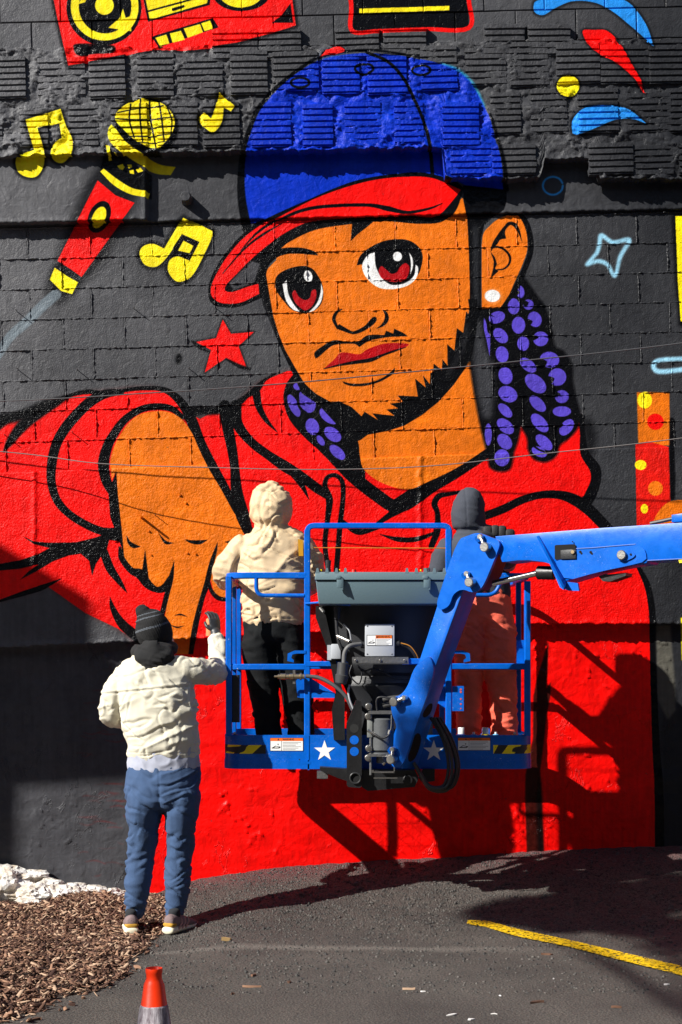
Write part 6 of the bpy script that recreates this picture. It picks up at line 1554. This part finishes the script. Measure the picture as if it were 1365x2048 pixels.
limb(J, pr2([(598,1092,yP,26,.085),(618,1118,yP+.01,27,.085),(626,1150,-0.32,25,.08),(622,1170,-0.22,20,.06),(612,1176,-0.1,16,.05)]))
def jB(co, no):
    d = folds(co, 0, [((4,4,7),.008),((3,3,12),.005)], 1.5, 103)
    d += .010*crumple(co, (7,7,10), 15)+.011*crease(co, (5,5,14), 91, .5)+.010*crease(co, (12,8,5), 92, .3)+.008*crease(co, (6,6,18), 93, -.4)
    # creased hood: seam down the middle, gathered neck
    zn = W2(0,1048,yP).z; d -= .008*np.exp(-((co[:,2]-zn)/.018)**2)
    d += .010*(ridge(co, (6,6,40), 121, 1.4)-.4)*np.exp(-((co[:,2]-zn+.03)/.05)**2)
    zb = W2(0,1165,yP).z; d += (np.abs(2*vn3(np.stack([co[:,0]*3, co[:,1]*3, co[:,2]*24+co[:,0]*5], 1), 61)-1)-.5)*-.02*np.exp(-((co[:,2]-zb)/.09)**2)
    x0 = W2(541,0,yP).x; d -= .004*np.exp(-((co[:,0]-x0)/.004)**2)*(co[:,2] > zn)
    d -= .004*np.exp(-((co[:,2]-W2(0,1237,yP).z)/.003)**2)
    return d
M_beige = mat('beige_shell', rgb(214,188,150), .62, bump=.15, bscale=160, var=.10, vscale=4)
jb_ = finish(remesh(J, 'jacket', .0075, 4, jB), 'jacket', manB, M_beige)
b = MB(); b.slab([W2(596,1078,yP-.135), W2(606,1080,yP-.13), W2(607,1112,yP-.14), W2(598,1112,yP-.145)], Vector((0,.02,0))); b.build('sleeve_patch', mat('ochre_patch', rgb(210,150,20), .6), jb_)
Tm = MB()
limb(Tm, pr2([(547,1230,yP,58,.135),(547,1250,yP,60,.14),(548,1275,yP,60,.14)]), n=24)
limb(Tm, pr2([(520,1262,yP,32,.125),(519,1300,yP,34,.12),(523,1350,yP,31,.10),(530,1400,yP,28,.09),(536,1450,yP,26,.083),(541,1500,yP,24,.08),(542,1515,yP,22,.075)]))
limb(Tm, pr2([(576,1262,yP,31,.125),(582,1300,yP,33,.12),(588,1350,yP,31,.10),(596,1400,yP,29,.09),(602,1450,yP,27,.083),(606,1500,yP,25,.08),(607,1515,yP,23,.075)]))
finish(remesh(Tm, 'trousers', .009, 4, lambda c, n: folds(c, 0, [((3,3,14),.006),((5,5,7),.004)], 1.2, 203)+.007*crumple(c, (6,6,12), 35)+.010*crease(c, (4,4,15), 97, .5)+.003*crumple(c, (16,16,30), 36)), 'trousers', manB, mat('black_shell_trousers', (.010,.011,.012), .9, bump=.2, bscale=120, spec=.15))
for (x, rz) in ((541,-.1),(606,.15)): shoe(x, 1524, -.38+DY, rz, manB, (M_blk,M_hood,M_hood,M_hood), 1.0, FLOOR)
for (p, f_) in ((W2(468,1166,-0.06),(.3,1,.1)), (W2(606,1176,-0.04),(-.2,1,.1))):
    g = MB(); hand(g, p, f_, (0,0,1), 1., .6, 1); finish(remesh(g, 'glove', .004, 2), 'glove', manB, M_glove)

# ======== painter in the basket, right
hC = W2(937,1024,-0.36)
me = person_body('person', [[(940,1060,yP,14,.05),(948,1095,yP,56,.09),(955,1150,yP,52,.10),(966,1210,yP,46,.10),(968,1240,yP,46,.10)],
    [(896,1098,yP,17,.055),(880,1150,-0.31,15,.045),(890,1185,-0.16,12,.035)],[(1000,1095,yP,17,.055),(1018,1130,-0.44,15,.045),(1000,1110,-.85,12,.035)],
    [(944,1230,yP,28,.09),(940,1330,yP,20,.07),(938,1430,yP,15,.05),(938,1510,yP,12,.045)],[(996,1230,yP,28,.09),(1002,1330,yP,20,.07),(1008,1430,yP,15,.05),(1010,1510,yP,12,.045)]],
    [(hC, (.078,.095,.12)), (hC+Vector((0,.095,-.02)), (.016,.02,.024)), (W2(938,1518,-0.3), (.035,.11,.03)), (W2(1010,1518,-0.3), (.035,.11,.03)), (W2(892,1190,-0.09), (.035,.05,.03))])
manC = finish(me, 'person', None, M_skin)
tag(manC, 'painter in a dark grey hoodie with the hood up and coral trousers behind the jib', 'person')
J = MB()
limb(J, pr2([(939,1058,yP,32,.10),(938,1042,yP,34,.12),(937,1022,yP,33.5,.125),(937,1005,yP,31,.115),(936,992,yP+.01,24,.09),(935,986,yP+.02,14,.05)]), n=24)
limb(J, pr2([(940,1062,yP,36,.095),(944,1072,yP,52,.105),(948,1088,yP,66,.12),(952,1115,yP,68,.13),(958,1150,yP,62,.132),(964,1180,yP,58,.135),(966,1196,yP,56,.135)]), n=26)
limb(J, pr2([(902,1092,yP,24,.08),(887,1118,yP+.01,24,.08),(880,1150,-0.32,22,.07),(884,1178,-0.22,18,.055),(892,1188,-0.12,15,.045)]))
limb(J, pr2([(988,1090,yP,24,.08),(1008,1110,-0.4,24,.07),(1012,1118,-.74,20,.058),(1000,1100,-.88,16,.045)]))
def jC(co, no):
    d = folds(co, 0, [((5,5,7),.006),((4,4,16),.004),((18,18,18),.001)], 1.5, 303)
    d = d*.6+.006*crumple(co, (7,7,11), 55)
    zn = W2(0,1062,yP).z; d += .010*(ridge(co, (4,4,30), 321, 1.4)-.45)*np.exp(-((co[:,2]-zn)/.035)**2); d -= .010*np.exp(-((co[:,2]-zn)/.012)**2)
    x0 = W2(929,0,yP).x+(W2(0,1000,yP).z-co[:,2])*.05; d -= .005*np.exp(-((co[:,0]-x0)/.004)**2)*(co[:,2] > zn+.02)
    return d
M_ghood = mat('grey_fleece', rgb(62,66,76), .95, bump=.25, bscale=260, var=.1, vscale=12)
finish(remesh(J, 'hoodie', .0075, 4, jC), 'hoodie', manC, M_ghood)
Tm = MB()
limb(Tm, pr2([(966,1178,yP,52,.13),(967,1200,yP,56,.14),(968,1230,yP,58,.14)]), n=24)
limb(Tm, pr2([(942,1225,yP,32,.125),(940,1275,yP,34,.12),(938,1330,yP,30,.10),(938,1390,yP,27,.09),(938,1450,yP,25,.083),(938,1500,yP,23,.08),(938,1515,yP,22,.075)]))
limb(Tm, pr2([(992,1225,yP,33,.13),(996,1275,yP,35,.125),(1000,1330,yP,33,.11),(1005,1390,yP,29,.09),(1009,1450,yP,27,.083),(1012,1500,yP,26,.08),(1012,1515,yP,24,.075)]))
def tC(co, no):
    d = folds(co, 0, [((4,4,15),.009),((8,8,26),.004),((6,6,8),.006)], 1.5, 403)
    d = d*.5+.008*crumple(co, (6,6,11), 45)+.011*crease(co, (4,4,15), 95, .6)+.009*crease(co, (4,4,17), 96, -.4)+.003*crumple(co, (16,16,30), 46)
    u = co[:,2]*.8+co[:,0]*.6; zk = W2(0,1270,yP).z
    return d+(np.abs(2*vn3(np.stack([co[:,0]*4, co[:,1]*3, u*34], 1), 65)-1)-.5)*-.016*np.exp(-((co[:,2]-zk)/.12)**2)
M_coral = mat('coral_canvas', rgb(250,108,82), .8, bump=.3, bscale=200, var=.18, vscale=10)
finish(remesh(Tm, 'trousers', .0085, 4, tC), 'trousers', manC, M_coral)
for (x, rz) in ((938,-.15),(1011,.15)): shoe(x, 1524, -.38+DY, rz, manC, (M_blk,M_hood,M_hood,M_hood), 1.0, FLOOR)
g = MB(); hand(g, W2(892,1190,-0.06), (.1,1,.1), (0,0,1), 1., .6, 1); finish(remesh(g, 'glove', .004, 2), 'glove', manC, M_glove)
# padded black glove laid over the shoulder line, fingers in a row
for i, (x, y, w, h) in enumerate(((975,1066,11,12),(990,1063,9,11),(1004,1064,9,11),(1019,1069,11,9))):
    b = MB(); b.box(W2(x-w*.8, y+h, -.80), W2(x+w*.8, y-h, -.72), bev=.016); o = b.build('glove_pad', mat('pad_black', (.014,.014,.015), .7, bump=.2, bscale=120), manC, True)
g = MB(); limb(g, pr2([(962,1074,-.80,10,.03),(985,1070,-.76,14,.035),(1010,1074,-.76,14,.035),(1026,1082,-.78,9,.025)]), ref=Vector((0,0,1))); finish(remesh(g, 'glove', .005, 2), 'glove', manC, M_glove)
# ------------------------------------------------------------------ small things
M_can = lambda n, c: mat('can_'+n, c, .35)
for (x, dy, nm, c, clr, lab) in ((923,-.93,'dark_blue',rgb(30,50,110),True,'dark blue spray can with a clear cap, first from the jib'),(948,-.95,'mid_blue',rgb(40,120,190),False,'bright blue spray can between the dark blue and yellow cans'),
    (971,-.93,'yellow',rgb(250,215,20),True,'yellow spray can with a tall clear cap'),(992,-.95,'light_blue',rgb(90,170,220),False,'light blue spray can just right of the yellow can'),
    (1030,-.94,'orange',rgb(236,140,50),False,'orange spray can beside the right corner post of the basket'),(1051,-.95,'white',rgb(235,232,225),False,'white spray can at the right end of the basket'),
    (470,-.93,'black',(.02,.02,.02),False,'black spray can alone at the left end of the basket')):
    p = W(x, 1500, dy); p.z = FLOOR; root = tag(empty('spray_can', p), lab, 'spray can', 'spray cans standing in the basket')
    ztop = W(x, 1464 if not clr else 1466, dy).z; h = (ztop-FLOOR)/.97 if not clr else (ztop-FLOOR)/.90
    spray(root, p, .033, h, M_can(nm, c), mat('clear_plastic', (.75,.75,.72), .2), clear=clr)
# traffic cone near the camera
cone_d = 3.95; cy_ = cone_d-10; cx_ = (308.5-682.5)/FOC*cone_d
ztop = EYE+(HOR-1936)/FOC*cone_d
cone = tag(empty('traffic_cone', (cx_, cy_, 0)), 'orange traffic cone with a dirty white collar, standing in the foreground', 'traffic cone')
M_cone = mat('cone_orange', rgb(255,58,8), .42, bump=.08, bscale=30, spec=.4); M_slv = mat('cone_collar', rgb(196,190,196), .5, bump=.25, bscale=30, var=.55, vscale=14, col2=rgb(110,96,104), stretch=(6,6,1))
def lathe(mb, cx, cy, prof, n=40):
    vs = []; fs = []
    for (r, z) in prof:
        for i in range(n): a = 2*math.pi*i/n; vs.append((cx+r*math.cos(a), cy+r*math.sin(a), z))
    for k in range(len(prof)-1):
        for i in range(n): j = (i+1) % n; fs.append((k*n+i, k*n+j, (k+1)*n+j, (k+1)*n+i))
    mb.add(vs, fs)
Kc = FOC/cone_d; Zc = lambda py: EYE+(HOR-py)/Kc
b = MB(); Rr = lambda w: w/Kc
lathe(b, cx_, cy_, [(Rr(13.5),ztop-.012),(Rr(14.5),ztop-.002),(Rr(16.5),ztop),(Rr(17.2),ztop-.003),(Rr(16.8),Zc(1945)),(Rr(15.8),Zc(1948)),(Rr(15.6),Zc(1956)),(Rr(17.5),Zc(1962)),(Rr(20.5),Zc(1968)),(Rr(26.5),Zc(2011)),(Rr(27.4),Zc(2012.5)),(Rr(33),Zc(2050)),(Rr(33)+.018,Zc(2050)-.16),(Rr(33)+.07,.045),(Rr(33)+.07,.040)])
b.build('cone_body', M_cone, cone, 50)
b = MB(); lathe(b, cx_, cy_, [(Rr(26.2),Zc(2009)),(Rr(28.2),Zc(2011)),(Rr(28.6),Zc(2013)),(Rr(34.4),Zc(2050)),(Rr(34)+.010,Zc(2050)-.07),(Rr(34)+.006,Zc(2050)-.072)]); b.build('reflective_collar', M_slv, cone, 50)
b = MB(); b.box((cx_-.18, cy_-.18, .0), (cx_+.18, cy_+.18, .045), bev=.012); b.build('cone_base', mat('cone_rubber', (.02,.02,.02), .8), cone)
# overhead cables sagging past the wall
def cable(pts, r, m, lab, nm='cable'):
    P_ = [W(*p) for p in pts]; q = []
    for i in range(len(P_)-1):
        p0 = P_[i-1] if i else 2*P_[0]-P_[1]; p1, p2 = P_[i], P_[i+1]; p3 = P_[i+2] if i+2 < len(P_) else 2*p2-p1
        for j in range(8):
            t = j/8; q.append(.5*((2*p1)+(-p0+p2)*t+(2*p0-5*p1+4*p2-p3)*t*t+(-p0+3*p1-3*p2+p3)*t**3))
    q.append(P_[-1]); b = MB(); b.tube(q, r, n=8); return tag(b.build(nm, m, None, 60), lab, 'cable')
cable([(-500,812,-.12),(0,802,-.33),(300,786,-.42),(560,768,-.5),(800,746,-.57),(1060,720,-.66),(1365,686,-.75),(1900,610,-.95)], .0038, mat('cable_grey', (.075,.075,.08), .4), 'upper grey cable rising to the right across the painted face')
cable([(-500,870,-.05),(0,903,-.16),(200,927,-.26),(420,935,-.34),(640,939,-.40),(860,932,-.46),(1100,906,-.52),(1365,876,-.60),(1900,800,-.8)], .0032, mat('cable_pale', (.16,.15,.145), .4), 'lower thin cable crossing below the painted chin')
# yellow spray on the basket side etc. is left to the paint

# ------------------------------------------------------------------ guessed objects added beyond the frame to cast shadows
# made-up raised panel on posts, outline shaped to the shadow it throws
sgx = lambda px, d: (px-682.5)/300.-1.5*d
sgz = lambda py, d: EYE+(HOR-py)/300.+1.25*d
dS = 3.3
board = tag(empty('shadow_panel', (-7.3, -dS, 0)), 'made-up board panel on two posts, unseen beyond the left edge, added to shadow the wall', 'shadow_caster')
outl = [(-300,900),(0,1088),(176,1195),(176,1300),(232,1312),(244,1420),(247,1522),(0,1535),(-300,1552)]
b = MB(); b.slab([Vector((sgx(x, dS), -dS, sgz(y, dS))) for x, y in outl], Vector((0,-.04,0))); b.build('panel', mat('grey_board', (.25,.24,.22), .8, bump=.3, var=.3), board)
for x in (-250, -60):
    b = MB(); X_0 = sgx(x, dS); b.box((X_0-.05, -dS-.10, -.2), (X_0+.05, -dS-.041, sgz(1300, dS))); b.build('post', mat('timber_post', (.16,.12,.08), .85), board)
# a shrub added past the left edge so its tip shadows the wall foot
rl = random.Random(5)
def leafy(root, blobs, nleaf, size, m, name='crown'):
    vs = []; fs = []
    for (c, r) in blobs:
        for _ in range(nleaf):
            d = Vector((rl.gauss(0,1), rl.gauss(0,1), rl.gauss(0,1))).normalized()*r*rl.random()**.45; p = Vector(c)+Vector((d.x, d.y, d.z*.7)); s = size*rl.uniform(.6, 1.3)
            a = Vector((rl.gauss(0,1), rl.gauss(0,1), rl.gauss(0,1))).normalized(); b_ = a.orthogonal().normalized(); o = len(vs)
            vs += [p-a*s, p+b_*s*.45, p+a*s, p-b_*s*.45]; fs.append((o, o+1, o+2, o+3))
    return link(name, mesh(name, vs, fs), root, m)
M_leaf = mat('dark_leaf', (.05,.085,.03), .6)
sh = tag(empty('shrub', (-3.4, -.7, 0)), 'unseen dark shrub beyond the left edge, added to shadow the foot of the wall', 'shrub')
leafy(sh, [((-3.28,-.75,.45),.34),((-3.4,-.8,.75),.22)], 700, .035, M_leaf)
b = MB(); b.tube([(-3.4,-.7,-.1),(-3.38,-.72,.3),(-3.35,-.74,.6)], [.03,.022,.01], n=8); b.build('trunk', mat('bark_grey', (.09,.07,.05), .9), sh)
# made-up tree left of the camera, crown shaped to shadow the right pavement
tr = tag(empty('shadow_tree', (-6.5,-9.9,0)), 'made-up leafy tree, unseen left of the camera, added to shadow the pavement', 'tree')
M_bark = mat('bark_brown', (.10,.075,.055), .9, bump=.8, bscale=14)
b = MB(); b.tube([(-6.5,-9.9,-.1),(-6.45,-9.88,2.5),(-6.25,-9.8,4.6),(-5.8,-9.5,5.9),(-5.5,-9.3,6.8)], [.17,.13,.10,.07,.04], n=12); b.build('trunk', M_bark, tr)
def to_sun(x, y, z): return Vector((x-1.5/1.25*z, y-1.0/1.25*z, z))
SH = [(1.0,-1.22),(1.35,-1.38),(1.38,-1.02),(1.7,-1.5),(1.72,-1.1),(2.0,-.92),(2.05,-1.6),(2.4,-1.2),(1.75,-.72),(2.25,-.55),(1.15,-1.05),(1.95,-1.9)]
bl = []
for i, (x, y) in enumerate(SH):
    z = 7.2+rl.uniform(-.4,.5); c = to_sun(x, y, z); bl.append((c, .22+.09*rl.random()))
    lm = MB(); lm.tube([(-5.7,-9.4,6.1),((-5.7+c.x)/2,(-9.4+c.y)/2,6.7), tuple(c)], [.035,.022,.008], n=6); lm.build('limb', M_bark, tr)
leafy(tr, bl, 520, .055, M_leaf)

# made-up buildings behind and beside the camera, added to block low sky light
M_brick = mat('dark_brick', (.10,.055,.042), .9, bump=.5, bscale=20, var=.4, vscale=2); M_win = mat('dark_window', (.02,.025,.03), .12)
def building(nm_lab, a, b, h, face, nw, nf):
    root = tag(empty('added_building', ((a[0]+b[0])/2, (a[1]+b[1])/2, 0)), nm_lab, 'building', None)
    q = MB(); q.box((a[0], a[1], -.3), (b[0], b[1], h)); q.build('wall', M_brick, root)
    q = MB(); q.box((a[0]-.15, a[1]-.15, h+.003), (b[0]+.15, b[1]+.15, h+.35)); q.build('parapet', mat('pale_coping', (.3,.28,.25), .8), root)
    for f in range(nf):
        for k in range(nw):
            z = 1.2+f*3.3; t = (k+.5)/nw
            w = MB(); g = MB()
            if face == 'y+': x = a[0]+(b[0]-a[0])*t; w.box((x-.75, b[1]+.002, z), (x+.75, b[1]+.08, z+1.7)); g.box((x-.66, b[1]+.081, z+.09), (x+.66, b[1]+.09, z+1.61))
            else:
                y = a[1]+(b[1]-a[1])*t; X = b[0] if face == 'x+' else a[0]; s_ = 1 if face == 'x+' else -1
                w.box((X+s_*.002, y-.75, z), (X+s_*.08, y+.75, z+1.7)); g.box((X+s_*.081, y-.66, z+.09), (X+s_*.09, y+.66, z+1.61))
            wo = w.build('window', mat('pale_coping', (.3,.28,.25), .8), root); g.build('pane', M_win, wo)
building('made-up three storey brick building behind the camera, added to block low sky light', (-20,-40,0), (24,-27,0), 13.5, 'y+', 9, 3)
building('made-up two storey brick building out of view on the right, added to block sky light', (15,-25,0), (24,-1,0), 9.5, 'x-', 6, 2)
building('made-up low brick building out of view on the far left, added to block sky light', (-30,-25,0), (-20,-1,0), 8.0, 'x+', 6, 2)
